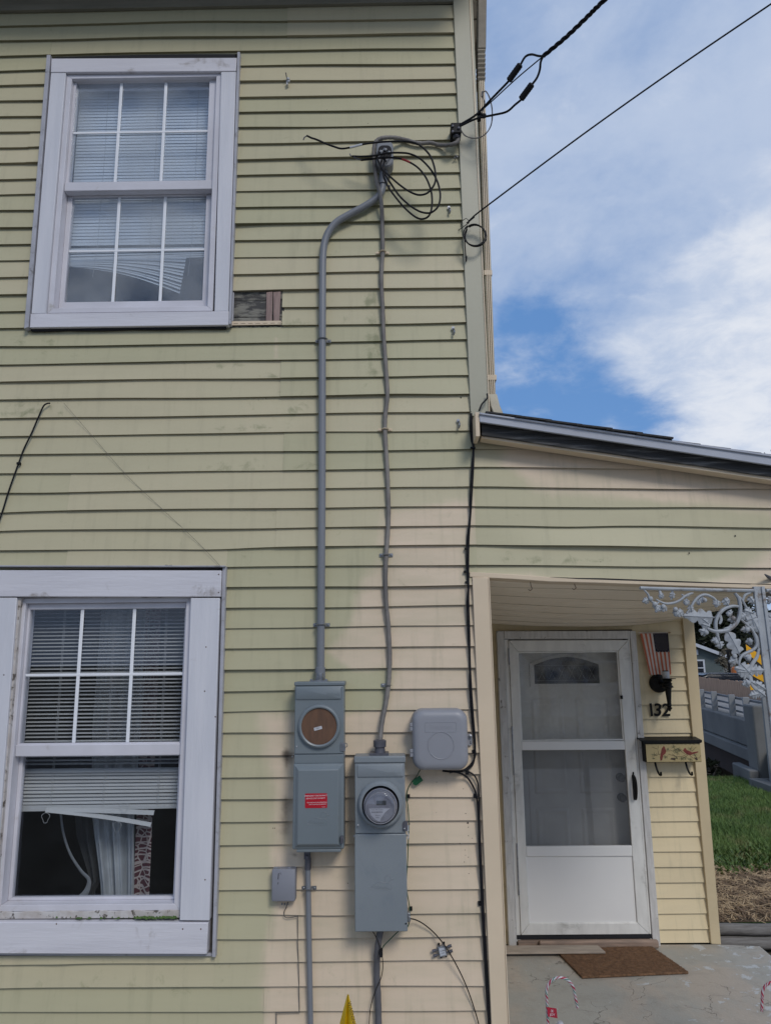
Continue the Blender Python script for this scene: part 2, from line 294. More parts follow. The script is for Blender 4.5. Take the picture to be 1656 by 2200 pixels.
# ------------------------------------------------------------------ mesh builder
ROOT = {}
class MB:
    def __init__(s): s.v = []; s.f = []; s.attr = {}
    def add(s, vs, fs):
        o = len(s.v); s.v += [tuple(p) for p in vs]; s.f += [tuple(i+o for i in f) for f in fs]; return s
    def box(s, x0, x1, y0, y1, z0, z1):
        return s.add([(x0, y0, z0), (x1, y0, z0), (x1, y1, z0), (x0, y1, z0), (x0, y0, z1), (x1, y0, z1), (x1, y1, z1), (x0, y1, z1)],
                     [(0, 3, 2, 1), (4, 5, 6, 7), (0, 1, 5, 4), (1, 2, 6, 5), (2, 3, 7, 6), (3, 0, 4, 7)])
    def slab(s, a, b, c, d, n, t):
        """box on a quad a,b,c,d, thickened by t along n"""
        q = [Vector(p) for p in (a, b, c, d)]; n = Vector(n)*t
        return s.add(q+[p+n for p in q], [(0, 3, 2, 1), (4, 5, 6, 7), (0, 1, 5, 4), (1, 2, 6, 5), (2, 3, 7, 6), (3, 0, 4, 7)])
    def prism(s, pts, y0, y1):
        """polygon in (x, z) extruded from y0 (front) to y1"""
        n = len(pts)
        if sum(pts[i][0]*pts[(i+1) % n][1]-pts[(i+1) % n][0]*pts[i][1] for i in range(n)) < 0: pts = pts[::-1]
        return s.add([(x, y0, z) for x, z in pts]+[(x, y1, z) for x, z in pts],
                     [tuple(range(n)), tuple(range(2*n-1, n-1, -1))]+[(i, i+n, (i+1) % n+n, (i+1) % n) for i in range(n)])
    def rings(s, loops, cap0=True, cap1=True):
        n = len(loops[0]); vs = [p for l in loops for p in l]; fs = []
        for k in range(len(loops)-1):
            for i in range(n): fs.append((k*n+i, k*n+(i+1) % n, (k+1)*n+(i+1) % n, (k+1)*n+i))
        if cap0: fs.append(tuple(range(n-1, -1, -1)))
        if cap1: fs.append(tuple(range((len(loops)-1)*n, len(loops)*n)))
        return s.add(vs, fs)
    def pillow(s, x0, x1, z0, z1, r, rs, seg=6):
        """rounded rectangle loops; rs = [(inset, y), ...] from back to front"""
        loops = []
        for ins, y in rs:
            a0, a1, b0, b1 = x0+ins, x1-ins, z0+ins, z1-ins; rr = max(r-ins*.55, .001); l = []
            for cx, cz, st in ((a1-rr, b1-rr, 0), (a0+rr, b1-rr, 90), (a0+rr, b0+rr, 180), (a1-rr, b0+rr, 270)):
                for i in range(seg+1):
                    an = R(st+90*i/seg); l.append((cx+rr*math.cos(an), y, cz+rr*math.sin(an)))
            loops.append(l)
        return s.rings(loops)
    def tube(s, pts, r, n=8, flat=1.0):
        pts = [Vector(p) for p in pts]; m = len(pts)
        rad = r if isinstance(r, (list, tuple)) else [r]*m
        t = (pts[1]-pts[0]).normalized(); a = Vector((0, 0, 1)) if abs(t.z) < .9 else Vector((0, 1, 0))
        u = t.cross(a).normalized(); loops = []
        for i in range(m):
            t = (pts[min(i+1, m-1)]-pts[max(i-1, 0)]).normalized()
            u = (u-t*u.dot(t)).normalized(); w_ = t.cross(u)
            loops.append([pts[i]+(u*math.cos(2*math.pi*k/n)+w_*math.sin(2*math.pi*k/n)*flat)*rad[i] for k in range(n)])
        return s.rings(loops)
    def lathe(s, prof, c, ax=(0, -1, 0), n=28, caps=(True, True)):
        """profile [(radius, distance along ax)] round the axis through c"""
        ax = Vector(ax).normalized(); u = ax.orthogonal().normalized(); w_ = ax.cross(u); c = Vector(c)
        return s.rings([[c+ax*h+(u*math.cos(2*math.pi*k/n)+w_*math.sin(2*math.pi*k/n))*r for k in range(n)] for r, h in prof], *caps)
    def obj(s, name, m, parent=None, label=None, bevel=0, ang=35, segs=2, kind=None, cat=None, group=None):
        off = ROOT.get(parent.name, Vector((0, 0, 0))) if parent else Vector((0, 0, 0))
        me = bpy.data.meshes.new(name); me.from_pydata([(x-off.x, y-off.y, z-off.z) for x, y, z in s.v], [], s.f); me.update()
        for k, a in s.attr.items():
            at_ = me.attributes.new(k, 'FLOAT', 'POINT'); at_.data.foreach_set('value', np.array(a, dtype=np.float32))
        me.materials.append(MT[m] if isinstance(m, str) else m)
        me.polygons.foreach_set('use_smooth', [True]*len(me.polygons)); me.set_sharp_from_angle(angle=R(ang))
        o = bpy.data.objects.new(name, me); COL.objects.link(o)
        if parent: o.parent = parent; ROOT[o.name] = off
        else: ROOT[o.name] = Vector((0, 0, 0))
        if bevel:
            bv = o.modifiers.new('bevel', 'BEVEL'); bv.width = bevel; bv.segments = segs; bv.limit_method = 'ANGLE'; bv.angle_limit = R(40)
        tag(o, label, cat, group, kind)
        return o
def tag(o, label=None, cat=None, group=None, kind=None):
    if label: o['label'] = label
    if cat: o['category'] = cat
    if group: o['group'] = group
    if kind: o['kind'] = kind
    return o
def thing(name, label, cat, loc, group=None):
    o = bpy.data.objects.new(name, None); COL.objects.link(o); o.location = loc; o.empty_display_size = .1
    ROOT[o.name] = Vector(loc); tag(o, label, cat, group); return o
def spline(pts, n=6):
    pts = [Vector(p) for p in pts]; q = [pts[0]*2-pts[1]]+pts+[pts[-1]*2-pts[-2]]; o = []
    for i in range(1, len(q)-2):
        a, b, c, d = q[i-1:i+3]
        for k in range(n):
            t = k/n; o.append(.5*((2*b)+(c-a)*t+(2*a-5*b+4*c-d)*t*t+(3*b-a-3*c+d)*t**3))
    return o+[pts[-1]]
def text_mb(body, size, x, y, z, rot=0, align='CENTER', extr=.0004, font_w=1.0, shear=0, off_=0):
    c = bpy.data.curves.new('t', 'FONT'); c.body = body; c.size = size; c.align_x = align; c.align_y = 'CENTER'; c.extrude = extr; c.resolution_u = 3; c.shear = shear; c.offset = off_
    o = bpy.data.objects.new('t', c); me = bpy.data.meshes.new_from_object(o); ca, sa = math.cos(rot), math.sin(rot)
    b = MB(); vs = []
    for v in me.vertices:
        u, w_ = v.co.x*font_w, v.co.y; vs.append((x+u*ca-w_*sa, y-v.co.z, z+u*sa+w_*ca))
    b.add(vs, [tuple(p.vertices) for p in me.polygons])
    bpy.data.objects.remove(o); bpy.data.curves.remove(c); bpy.data.meshes.remove(me)
    return b
def clone(o, parent, loc=None):
    c = o.copy(); COL.objects.link(c); c.parent = parent
    if loc is not None: c.location = loc
    for ch in list(o.children): clone(ch, c)
    return c

# ================================================================== SETTING
g = MB(); g.add([(-300, -300, -.15), (300, -300, -.15), (300, 400, -.15), (-300, 400, -.15)], [(0, 1, 2, 3)])
# the ground sheet keeps clear of the sunken creek bed below the bridge
g = MB()
def quad(b, x0, x1, y0, y1, z): b.add([(x0, y0, z), (x1, y0, z), (x1, y1, z), (x0, y1, z)], [(0, 1, 2, 3)])
quad(g, -300, 300, -300, 12.6, -.152); quad(g, -300, 300, 18.5, 500, -.15); quad(g, -300, 4.6, 12.6, 18.5, -.15); quad(g, 22, 300, 12.6, 18.5, -.15)
g.obj('ground', 'soil', kind='structure', label='bare soil and turf ground round the house', cat='ground')
g = MB(); quad(g, 4.6, 22, 12.6, 18.5, -1.9)
g.add([(4.6, 12.6, -1.9), (4.6, 18.5, -1.9), (4.6, 18.5, -.15), (4.6, 12.6, -.15)], [(0, 1, 2, 3)]); g.add([(4.6, 12.6, -1.9), (22, 12.6, -1.9), (22, 12.6, -.15), (4.6, 12.6, -.15)], [(0, 1, 2, 3)])
g.add([(4.6, 18.5, -1.9), (22, 18.5, -1.9), (22, 18.5, -.15), (4.6, 18.5, -.15)], [(0, 1, 2, 3)])
g.obj('creek_bed', 'soil', kind='structure', label='dark hollow under the bridge', cat='creek bed')
# raised lawn behind the timbers
def lawn_z(x, y): return .0 + .02*math.sin(x*1.3+y*.7) + .008*(y-6)
b = MB(); nx, ny = 26, 26; xs = np.linspace(2.32, 14, nx); ys = np.linspace(5.98, 12.4, ny)
b.add([(x, y, lawn_z(x, y)-(.0 if y < 12.3 else .25)) for y in ys for x in xs], [(j*nx+i, j*nx+i+1, (j+1)*nx+i+1, (j+1)*nx+i) for j in range(ny-1) for i in range(nx-1)])
b.add([(2.32, 5.98, -.2), (14, 5.98, -.2), (14, 5.98, lawn_z(14, 5.98)), (2.32, 5.98, lawn_z(2.32, 5.98))], [(0, 1, 2, 3)])
b.obj('lawn', 'lawn', kind='structure', label='lawn sloping from the porch to the bridge', cat='lawn')
b = MB(); b.box(-40, 40, -10.5, -5.5, -.16, -.145); b.obj('road', 'asphalt', kind='structure', label='asphalt road in front of the house', cat='road')
b = MB(); b.box(.3, 12, -3.6, 3.25, -.2, -.146); b.box(-12, .3, 1.6, 3.25, -.2, -.146); b.obj('bounce_walkway', 'concrete', kind='structure', label='concrete walkway added unseen before the porch to bounce light up', cat='bounce_walkway')  # unseen paving added to throw light up at the porch ceiling
slab = MB(); slab.add([(.43, 3.58, -.12), (2.42, 3.58, -.12), (2.50, 5.62, -.12), (2.2, 5.66, -.12), (.43, 5.66, -.12), (.43, 3.58, 0), (2.42, 3.58, 0), (2.50, 5.60, 0), (2.2, 5.64, 0), (.43, 5.66, 0)],
    [(4, 3, 2, 1, 0), (5, 6, 7, 8, 9), (0, 1, 6, 5), (1, 2, 7, 6), (2, 3, 8, 7), (3, 4, 9, 8), (4, 0, 5, 9)])
# the slab in a dense top sheet for flaking paint relief
slab.obj('porch_slab', 'slab', kind='structure', bevel=.012, label='stained concrete porch slab with flaking paint', cat='slab')

# ================================================================== HOUSE
house = thing('house', 'yellow-green vinyl sided house with a recessed porch, weathered white windows and storm door', 'house', (-1.5, D+.1, 0))
Z0 = H + 3.6089
EX = .1016
LK = {(random.randint(-2, 50), random.randint(-5, 3)): random.uniform(-.0045, .003) for _ in range(60)}
def lip(k, x):
    wob = .0024*math.sin(1.9*x+k*1.7)+.0016*math.sin(4.3*x+k*.9+1)+.0006*math.sin(7.7*x+k*2.3)+LK.get((k, int(math.floor(x/.6))), 0)*math.sin((x/.6-math.floor(x/.6))*math.pi)**2
    if k < 4: wob += .010*math.exp(-((x+1.2)/.9)**2)*(1 if k < 3 else .6)
    if x > .45: wob -= (x-.45)*.0215
    if k == 30 and x > .45: wob -= .004*math.sin(min((x-.45)/1.5, 1)*math.pi)
    return Z0 - EX*k + wob
# where the siding is washed cream (outline measured on the wall)
CREAM = [(1012, 1083), (900, 1096), (838, 1108), (822, 1195), (772, 1238), (748, 1335), (700, 1400), (760, 1452), (838, 1440), (820, 1520), (742, 1536), (560, 1532), (566, 1620), (588, 1700), (590, 1900), (577, 2000), (566, 2100), (556, 2400), (1150, 2400), (1150, 1240), (1010, 1240)]
CREAM = [(X_(a, b), Z_(a, b)) for a, b in CREAM]
PORCHC = [(X_(a, b), Z_(a, b)) for a, b in [(1120, 900), (1080, 1000), (1140, 1062), (1700, 1110), (1900, 1110), (1900, 900)]]
PORCHC2 = [(X_(a, b), Z_(a, b)) for a, b in [(1480, 1262), (1600, 1212), (1700, 1130), (1900, 1130), (1900, 1300), (1020, 1300), (1020, 1232), (1150, 1240)]]
def sdist(poly, x, z):
    ins = False; dm = 9; n = len(poly)
    for i in range(n):
        (ax, az), (bx, bz) = poly[i], poly[(i+1) % n]
        if (az > z) != (bz > z) and x < (bx-ax)*(z-az)/(bz-az)+ax: ins = not ins
        l2 = (bx-ax)**2+(bz-az)**2; t = max(0, min(1, ((x-ax)*(bx-ax)+(z-az)*(bz-az))/l2))
        dm = min(dm, math.hypot(x-ax-t*(bx-ax), z-az-t*(bz-az)))
    return dm if ins else -dm
def tone_at(x, z):
    s = .035+.05*abs(math.sin(3*x+2*z))
    d = max(sdist(CREAM, x, z), sdist(PORCHC, x, z)-.02, sdist(PORCHC2, x, z)-.02)
    t = max(0, min(1, .5+d/(2*s)))
    # narrow washed runs under the sill and left of the meter boxes
    for cx, w_, za, zb in ((-.672, .004, 1.78, 2.05), (-.640, .012, 1.70, 1.93), (-.868, .02, 1.55, 1.95), (-.600, .03, 3.55, 3.7)):
        if za < z < zb: t = max(t, .8*math.exp(-((x-cx)/w_)**2))
    return t
SOOT = [(X_(a, b), Z_(a, b), rx, rz, s) for a, b, rx, rz, s in [(624, 1545, .02, .012, .8), (622, 1620, .035, .03, 1.0), (616, 1640, .03, .05, .7), (618, 1725, .045, .05, .75), (612, 1765, .05, .07, .6), (600, 1500, .07, .03, .45), (640, 1500, .05, .05, .5), (626, 1838, .03, .012, .9), (605, 1790, .04, .04, .4)]]
ALG = [(X_(a, b), Z_(a, b), rx, rz, s) for a, b, rx, rz, s in [(580, 808, .04, .02, 1.2), (500, 780, .15, .03, .7), (640, 700, .15, .05, .5), (800, 740, .05, .22, 1.0), (795, 640, .05, .1, .8), (790, 480, .05, .04, .9), (60, 880, .25, .06, .8), (90, 740, .25, .08, .5), (560, 1000, .3, .08, .5), (370, 1150, .2, .05, .4), (620, 870, .1, .08, .6), (540, 915, .15, .03, .8), (1180, 1200, .3, .02, .45), (1250, 1208, .35, .02, .4), (300, 2100, .5, .1, .35), (1000, 330, .06, .04, .5), (700, 560, .1, .06, .3), (640, 1100, .2, .05, .35)]]
def gauss(lst, x, z):
    return min(1.3, sum(s*math.exp(-((x-a)/rx)**2-((z-b)/rz)**2) for a, b, rx, rz, s in lst if abs(x-a) < 3*rx and abs(z-b) < 3*rz))
BK = [(random.randint(0, 50), random.uniform(-2, .4), random.uniform(.08, .3), random.uniform(.002, .005)) for _ in range(40)]
def buckle(k, x):
    v = sum(a*math.exp(-((x-c)/w_)**2) for kk, c, w_, a in BK if kk == k)
    if k == 30 and x > .5: v += .016*math.sin(min((x-.5)/1.25, 1)*math.pi)
    if k == 3: v += .005*math.exp(-((x+1.3)/.5)**2)
    return v
TS = (0.0, .25, .5, .75, .93, 1.0)
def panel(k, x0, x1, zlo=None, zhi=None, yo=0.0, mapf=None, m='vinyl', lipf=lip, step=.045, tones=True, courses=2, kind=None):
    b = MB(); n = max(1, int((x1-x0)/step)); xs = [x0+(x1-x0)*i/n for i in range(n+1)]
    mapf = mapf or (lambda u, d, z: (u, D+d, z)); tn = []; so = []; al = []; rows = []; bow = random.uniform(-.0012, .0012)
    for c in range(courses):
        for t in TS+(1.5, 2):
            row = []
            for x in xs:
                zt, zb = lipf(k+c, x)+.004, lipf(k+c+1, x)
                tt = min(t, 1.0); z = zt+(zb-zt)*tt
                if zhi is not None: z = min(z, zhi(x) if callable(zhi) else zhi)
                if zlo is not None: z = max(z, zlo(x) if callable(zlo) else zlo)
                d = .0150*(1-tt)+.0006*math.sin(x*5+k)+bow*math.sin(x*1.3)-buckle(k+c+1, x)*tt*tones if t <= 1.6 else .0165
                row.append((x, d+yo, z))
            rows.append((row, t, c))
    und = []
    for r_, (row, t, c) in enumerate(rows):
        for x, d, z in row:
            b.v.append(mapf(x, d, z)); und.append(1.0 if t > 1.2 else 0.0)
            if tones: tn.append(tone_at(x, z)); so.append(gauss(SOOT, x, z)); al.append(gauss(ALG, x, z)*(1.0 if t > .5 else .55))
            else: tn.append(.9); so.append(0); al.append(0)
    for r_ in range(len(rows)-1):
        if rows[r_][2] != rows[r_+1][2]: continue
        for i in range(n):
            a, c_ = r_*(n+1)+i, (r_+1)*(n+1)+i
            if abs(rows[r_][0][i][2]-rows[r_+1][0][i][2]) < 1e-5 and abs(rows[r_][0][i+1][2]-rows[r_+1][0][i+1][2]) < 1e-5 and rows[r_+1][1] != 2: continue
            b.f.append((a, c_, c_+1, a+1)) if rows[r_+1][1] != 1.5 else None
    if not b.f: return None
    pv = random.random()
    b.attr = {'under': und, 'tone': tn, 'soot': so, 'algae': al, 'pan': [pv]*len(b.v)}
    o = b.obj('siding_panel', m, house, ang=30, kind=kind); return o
W1 = (-1.976, -.857, 3.757, 5.462); W2 = (-2.03, -.838, .632, 2.430)
HOLE = (-.862, -.580, Z0-18*EX, Z0-16*EX)
JOINT = {-2: 617, 20: 601, 24: 610, 28: 597, 26: 160, 30: 143, 6: 6, 46: 578, 50: 570, 34: -260, 14: -300, 38: -420, 10: -200, 54: 900, 48: -150}
XL, XR = -3.6, .432
for k in range(-2, 56, 2):
    z_hi, z_lo = Z0-EX*k, Z0-EX*(k+2)
    br = {XL, XR}; jx = None
    if k in JOINT:
        jx = X_(JOINT[k], {True: 60, False: 900}[k < 0] if k < 20 else (900 if k < 30 else (1200 if k < 40 else 2000))); br.add(jx)
    for r_ in (W1, W2, HOLE):
        if r_[2] < z_hi-.004 and r_[3] > z_lo+.004: br |= {r_[0], r_[1]}
    br = sorted(br)
    for a, c in zip(br, br[1:]):
        mid = (a+c)/2; zlo = zhi = None; skip = False
        for r_ in (W1, W2, HOLE):
            if r_[0] < mid < r_[1] and r_[2] < z_hi-.004 and r_[3] > z_lo+.004:
                if r_[3] >= z_hi-.012 and r_[2] <= z_lo+.012: skip = True
                elif r_[3] < z_hi: zlo = r_[3]
                else: zhi = r_[2]
        if not skip: panel(k, a, c, zlo, zhi, yo=(-.0035 if jx is not None and mid > jx else 0))
RK = (X_(1033, 940, 3.67), Z_(1033, 940, 3.67), X_(1656, 1030, 3.67), Z_(1656, 1030, 3.67))
def rake(x, off=0): return RK[1]+(x-RK[0])*(RK[3]-RK[1])/(RK[2]-RK[0])+off
def hdr_bot(x): return 2.372-(max(x, .45)-.45)*.0405
PX1 = 2.36
for k in range(24, 32, 2):
    panel(k, XR, PX1, zlo=(lambda x: hdr_bot(x)) if k >= 30 else None, zhi=lambda x: rake(x, .03))
# door wall
zd0 = Z_(1440, 1363.6, YD)
def dlip(k, x): return zd0 - .1014*k + .0008*math.sin(3*x+k)
dmap = lambda u, d, z: (u, YD+d, z)
for k in range(-3, 21, 2):
    zl = .004
    panel(k, .47, .80, zlo=zl, mapf=dmap, m='vinyl_door', lipf=dlip, tones=False, step=.11)
    panel(k, 1.80, 2.185, zlo=zl, mapf=dmap, m='vinyl_door', lipf=dlip, tones=False, step=.1)
panel(-3, .80, 1.80, zlo=2.16, mapf=dmap, m='vinyl_door', lipf=dlip, tones=False, step=.2)
panel(-1, .80, 1.80, zlo=2.16, mapf=dmap, m='vinyl_door', lipf=dlip, tones=False, step=.2)
# side walls: porch side below, upper storey above the porch roof, and end of the door wall
smap = lambda u, d, z: (.475-d, u, z)
for k in range(-2, 56, 2): panel(k, D+.03, YD if k > 24 else 8.5, zlo=.0, mapf=smap, lipf=lambda k, x: Z0-EX*k, tones=False, step=.5)
emap = lambda u, d, z: (2.25-d, u, z)
for k in range(-1, 21, 2): panel(k, YD+.06, 8.5, zlo=.0, mapf=emap, m='vinyl_door', lipf=lambda k, x: zd0-.1014*k, tones=False, step=.6)
# shell
sh = MB(); ya, yb = D+.020, D+.13
for x0, x1, z0, z1 in ((XL, -1.868, -.15, 6.2), (-.95, .44, -.15, 6.2), (-1.868, -.95, -.15, .80), (-1.868, -.95, 2.282, 3.832), (-1.868, -.95, 5.335, 6.2), (-1.0, -.95, .80, 2.282)): sh.box(x0, x1, ya, yb, z0, z1)
sh.box(XL-.12, XL, ya, 8.6, -.15, 6.2); sh.box(XL, .44, 8.5, 8.6, -.15, 6.2); sh.box(.33, .455, D+.131, 8.5, -.15, 6.2); sh.box(XL, .33, yb, 8.5, 2.9, 3.15); sh.box(XL, .33, yb, 8.5, 6.0, 6.1); sh.box(XL, .33, yb, 8.5, -.15, -.02)
sh.obj('wall', 'sheath', house)
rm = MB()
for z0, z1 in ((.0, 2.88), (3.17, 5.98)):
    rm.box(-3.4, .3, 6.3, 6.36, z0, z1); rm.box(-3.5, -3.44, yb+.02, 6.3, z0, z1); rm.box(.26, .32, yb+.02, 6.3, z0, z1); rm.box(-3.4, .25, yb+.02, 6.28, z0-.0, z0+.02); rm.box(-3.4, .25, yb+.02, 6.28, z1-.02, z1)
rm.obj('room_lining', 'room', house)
sh2 = MB(); sh2.box(.46, .86, YD+.02, YD+.14, 0, 2.9); sh2.box(1.752, 2.235, YD+.02, YD+.14, 0, 2.9); sh2.box(.86, 1.752, YD+.02, YD+.14, 2.10, 2.9); sh2.box(2.10, 2.235, YD+.145, 8.5, 0, 2.8); sh2.box(.46, 2.235, 8.5, 8.6, 0, 2.8); sh2.box(.46, 2.1, YD+.9, YD+.95, 0, 2.8)
sh2.obj('wall', 'sheath', house)
fr = MB(); fr.prism([(XL, 5.775), (.412, 5.79), (.412, 5.97), (XL, 5.97)], D-.012, D+.012); fr.obj('top_band_board', 'top_band', house, bevel=.003)  # board stands in for the shaded, dirty top siding course
sf = MB(); sf.box(XL-.4, .50, D-.34, D+.02, 5.975, 6.0); sf.box(.47, .60, D+.03, 8.9, 5.975, 6.0); sf.obj('eave_soffit', 'soffit', house)
so = MB()
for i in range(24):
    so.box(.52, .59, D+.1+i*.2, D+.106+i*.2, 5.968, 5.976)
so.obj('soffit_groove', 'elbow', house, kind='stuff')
ro = MB(); ro.box(XL-.5, .52, D-.42, D-.345, 5.93, 6.12); ro.add([(XL-.5, D-.45, 6.08), (.64, D-.45, 6.08), (.64, 6.1, 7.3), (XL-.5, 6.1, 7.3), (XL-.5, 9, 6.05), (.64, 9, 6.05)], [(0, 1, 2, 3), (3, 2, 5, 4)]); ro.obj('roof', 'shingle', house)
gt = MB(); gt.box(.601, .622, D-.0, 8.9, 5.93, 6.05); gt.obj('gutter', 'elbow', house, bevel=.006)
# corner board (two faces) and downspout
cb = MB(); cb.prism([(.404, 5.97), (.424, 3.215), (.5215, 3.20), (.499, 5.97)], D-.012, D+.03); cb.box(.480, .5225, D-.010, D+.10, 3.2, 5.96)
cb.obj('corner_board', 'green_trim', house, bevel=.003)
cr = MB(); cr.prism([(.4985, 5.965), (.521, 3.205), (.5265, 3.205), (.504, 5.965)], D-.0165, D-.0125); cr.obj('corner_bead', 'cream_trim', house)
ds = thing('tmp', 'x', 'x', (0, 0, 0)); bpy.data.objects.remove(ds)
dn = MB(); dn.pillow(.5285, .560, 3.30, 5.25, .006, [(0, 0), (0, .001)])
dn = MB()
def rbox(b, path, wx, wy):
    loops = []
    for p, sx, sy in path:
        loops.append([(p[0]-wx*sx, p[1]-wy*sy, p[2]), (p[0]+wx*sx, p[1]-wy*sy, p[2]), (p[0]+wx*sx, p[1]+wy*sy, p[2]), (p[0]-wx*sx, p[1]+wy*sy, p[2])])
    b.rings(loops)
rbox(dn, [((.545, D+.055, 3.27), 1, 1), ((.557, D+.055, 5.27), 1, 1)], .019, .042)
dob = dn.obj('downspout', 'downspout', house, bevel=.004)
rb = MB()
for i in range(3): rbox(rb, [((.537+i*.010, D+.010, 3.29), 1, 1), ((.549+i*.010, D+.010, 5.26), 1, 1)], .0022, .004)
rb.obj('downspout_rib', 'cream_trim', house)
el = MB()
pth = []
for i in range(15):
    t = i/14; s = 1.14 if i % 2 else 1.0
    pth.append(((.557+.004*t, D+.055-.03*t, 5.262+.19*t), s, s))
rbox(el, pth, .020, .044); el.obj('downspout_elbow', 'elbow', house)
el = MB(); rbox(el, [((.562, D+.02, 5.452), 1, 1), ((.580, D-.03, 5.97), 1.05, 1)], .024, .044); el.obj('downspout_offset', 'elbow', house, bevel=.004)
el = MB(); rbox(el, [((.547, D+.05, 3.34), 1.1, 1.1), ((.556, D+.04, 3.27), 1.25, 1.15), ((.575, D+.035, 3.21), 1.3, 1.2)], .020, .044); el.obj('downspout_shoe', 'downspout', house, bevel=.004)
for z in (4.03, 3.42):
    b = MB(); b.box(.527, .572, D+.007, D+.10, z, z+.03); b.obj('downspout_strap', 'cream_trim', house, bevel=.002)
# porch roof edge
XE = PX1+.12
def rl(px0, py0, px1, py1, Y):
    a, b_ = at(px0, py0, Y), at(px1, py1, Y); s = (b_.z-a.z)/(b_.x-a.x); return lambda x: a.z+(x-a.x)*s
t1 = rl(1029.3, 889.4, 1656, 980.5, 3.60); t2 = rl(1029.3, 906.5, 1656, 1000, 3.60); t3 = rl(1033.6, 935.6, 1656, 1024, 3.645); t4 = rl(1033.6, 942.5, 1656, 1033.6, 3.665)
xa = X_(1029.3, 890, 3.60)
de = MB(); de.prism([(xa, t1(xa)), (XE, t1(XE)), (XE, t2(XE)), (xa, t2(xa))], 3.595, 3.612)
de.prism([(xa, t1(xa)+.004), (XE, t1(XE)+.004), (XE, t1(XE)-.006), (xa, t1(xa)-.006)], 3.585, 3.64)
de.obj('drip_edge', 'white_metal', house, bevel=.002)
xb = X_(1034, 930, 3.645)
fb = MB(); nseg = 40; xs = np.linspace(xb, XE, nseg)
fb.prism([(x, t2(x)+.03) for x in xs]+[(x, t3(x)+.0015*math.sin(x*13)) for x in xs[::-1]], 3.64, 3.675)
fb.obj('fascia_board', 'black_wood', house, bevel=.003)
ts = MB(); ts.prism([(xb, t3(xb)+.003), (XE, t3(XE)+.003), (XE, t4(XE)), (xb, t4(xb))], 3.655, 3.73); ts.obj('rake_trim', 'cream_trim', house, bevel=.002)
ec = MB(); xc0, xc1 = X_(1019.5, 900, 3.62), X_(1028.5, 900, 3.62); ec.box(xc0, xc1, 3.60, 3.735, Z_(1024, 940, 3.62), Z_(1024, 888, 3.62)); ec.obj('fascia_end_cap', 'cream_trim', house, bevel=.002)
rf = MB(); rf.slab((xa, 3.60, t1(xa)-.02), (XE, 3.60, t1(XE)-.02), (XE, 5.95, t1(XE)-.02), (xa, 5.95, t1(xa)-.02), (0, 0, 1), .02); rf.obj('roof_deck', 'sheath', house)
x = xa+.06; i = 0
while x < XE:
    x2 = x+.15; yo = 3.575+random.uniform(-.006, .006) if x < X_(1435, 944, 3.6) else 3.615
    zz0 = t1(x); zz1 = t1(x2+.02); lift = .013+random.uniform(-.002, .004)
    b = MB(); b.slab((x-.03, yo, t1(x-.03)+.006), (x2, yo, t1(x2)+.003+lift*.5), (x2, 5.97, t1(x2)+.003+lift*.5), (x-.03, 5.97, t1(x-.03)+.006), (0, 0, 1), .008)
    b.obj('shingle_course', 'shingle', house); x = x2; i += 1
# beam behind the header siding, header trim, left and right posts
bm = MB(); bm.add([(.45, D+.0145, hdr_bot(.45)), (PX1, D+.0145, hdr_bot(PX1)), (PX1, D+.0145, rake(PX1, .02)), (.45, D+.0145, rake(.45, .02)),
                   (.45, D+.12, hdr_bot(.45)), (PX1, D+.12, hdr_bot(PX1)), (PX1, D+.12, rake(PX1, .02)), (.45, D+.12, rake(.45, .02))],
                  [(0, 1, 2, 3), (7, 6, 5, 4), (0, 4, 5, 1), (1, 5, 6, 2), (2, 6, 7, 3), (3, 7, 4, 0)]); bm.obj('porch_beam', 'sheath', house)
hp = [(1008, 1229), (1100, 1234), (1180, 1240), (1290, 1243), (1450, 1250), (1656, 1257), (1800, 1262)]; hq = [(1008, 1240), (1100, 1244.5), (1180, 1250), (1290, 1253), (1450, 1259), (1656, 1266), (1800, 1271)]
ht = MB(); ht.prism([(X_(a, c), Z_(a, c)) for a, c in hp]+[(X_(a, c), Z_(a, c)) for a, c in hq[::-1]], D-.008, D+.125); ht.obj('header_trim', 'cream_trim', house, bevel=.003)
b = MB(); b.prism([(X_(a, c), Z_(a, c)) for a, c in ((1180, 1240), (1240, 1242), (1290, 1242.5), (1450, 1248.5), (1610, 1254.5), (1610, 1255.5), (1450, 1251), (1290, 1245.5), (1240, 1244))], D-.0095, D-.0075); b.obj('header_gap', 'caulk_dark', house)
pl = MB(); pl.prism([(.4045, 2.364), (.488, 2.362), (.5055, -.15), (.4275, -.15)], D-.014, D+.09); pl.obj('porch_post_trim', 'cream_trim', house, bevel=.004)
pb = MB(); pb.prism([(.4865, 2.36), (.4905, 2.36), (.5085, -.15), (.5045, -.15)], D-.018, D-.0145); pb.obj('post_bead', 'cream_trim', house)
pr = MB(); pr.prism([(2.176, 2.46), (2.262, 2.46), (2.248, -.005), (2.178, .0)], YD-.016, YD+.10); pr.obj('corner_post_trim', 'cream_trim_y', house, bevel=.004)
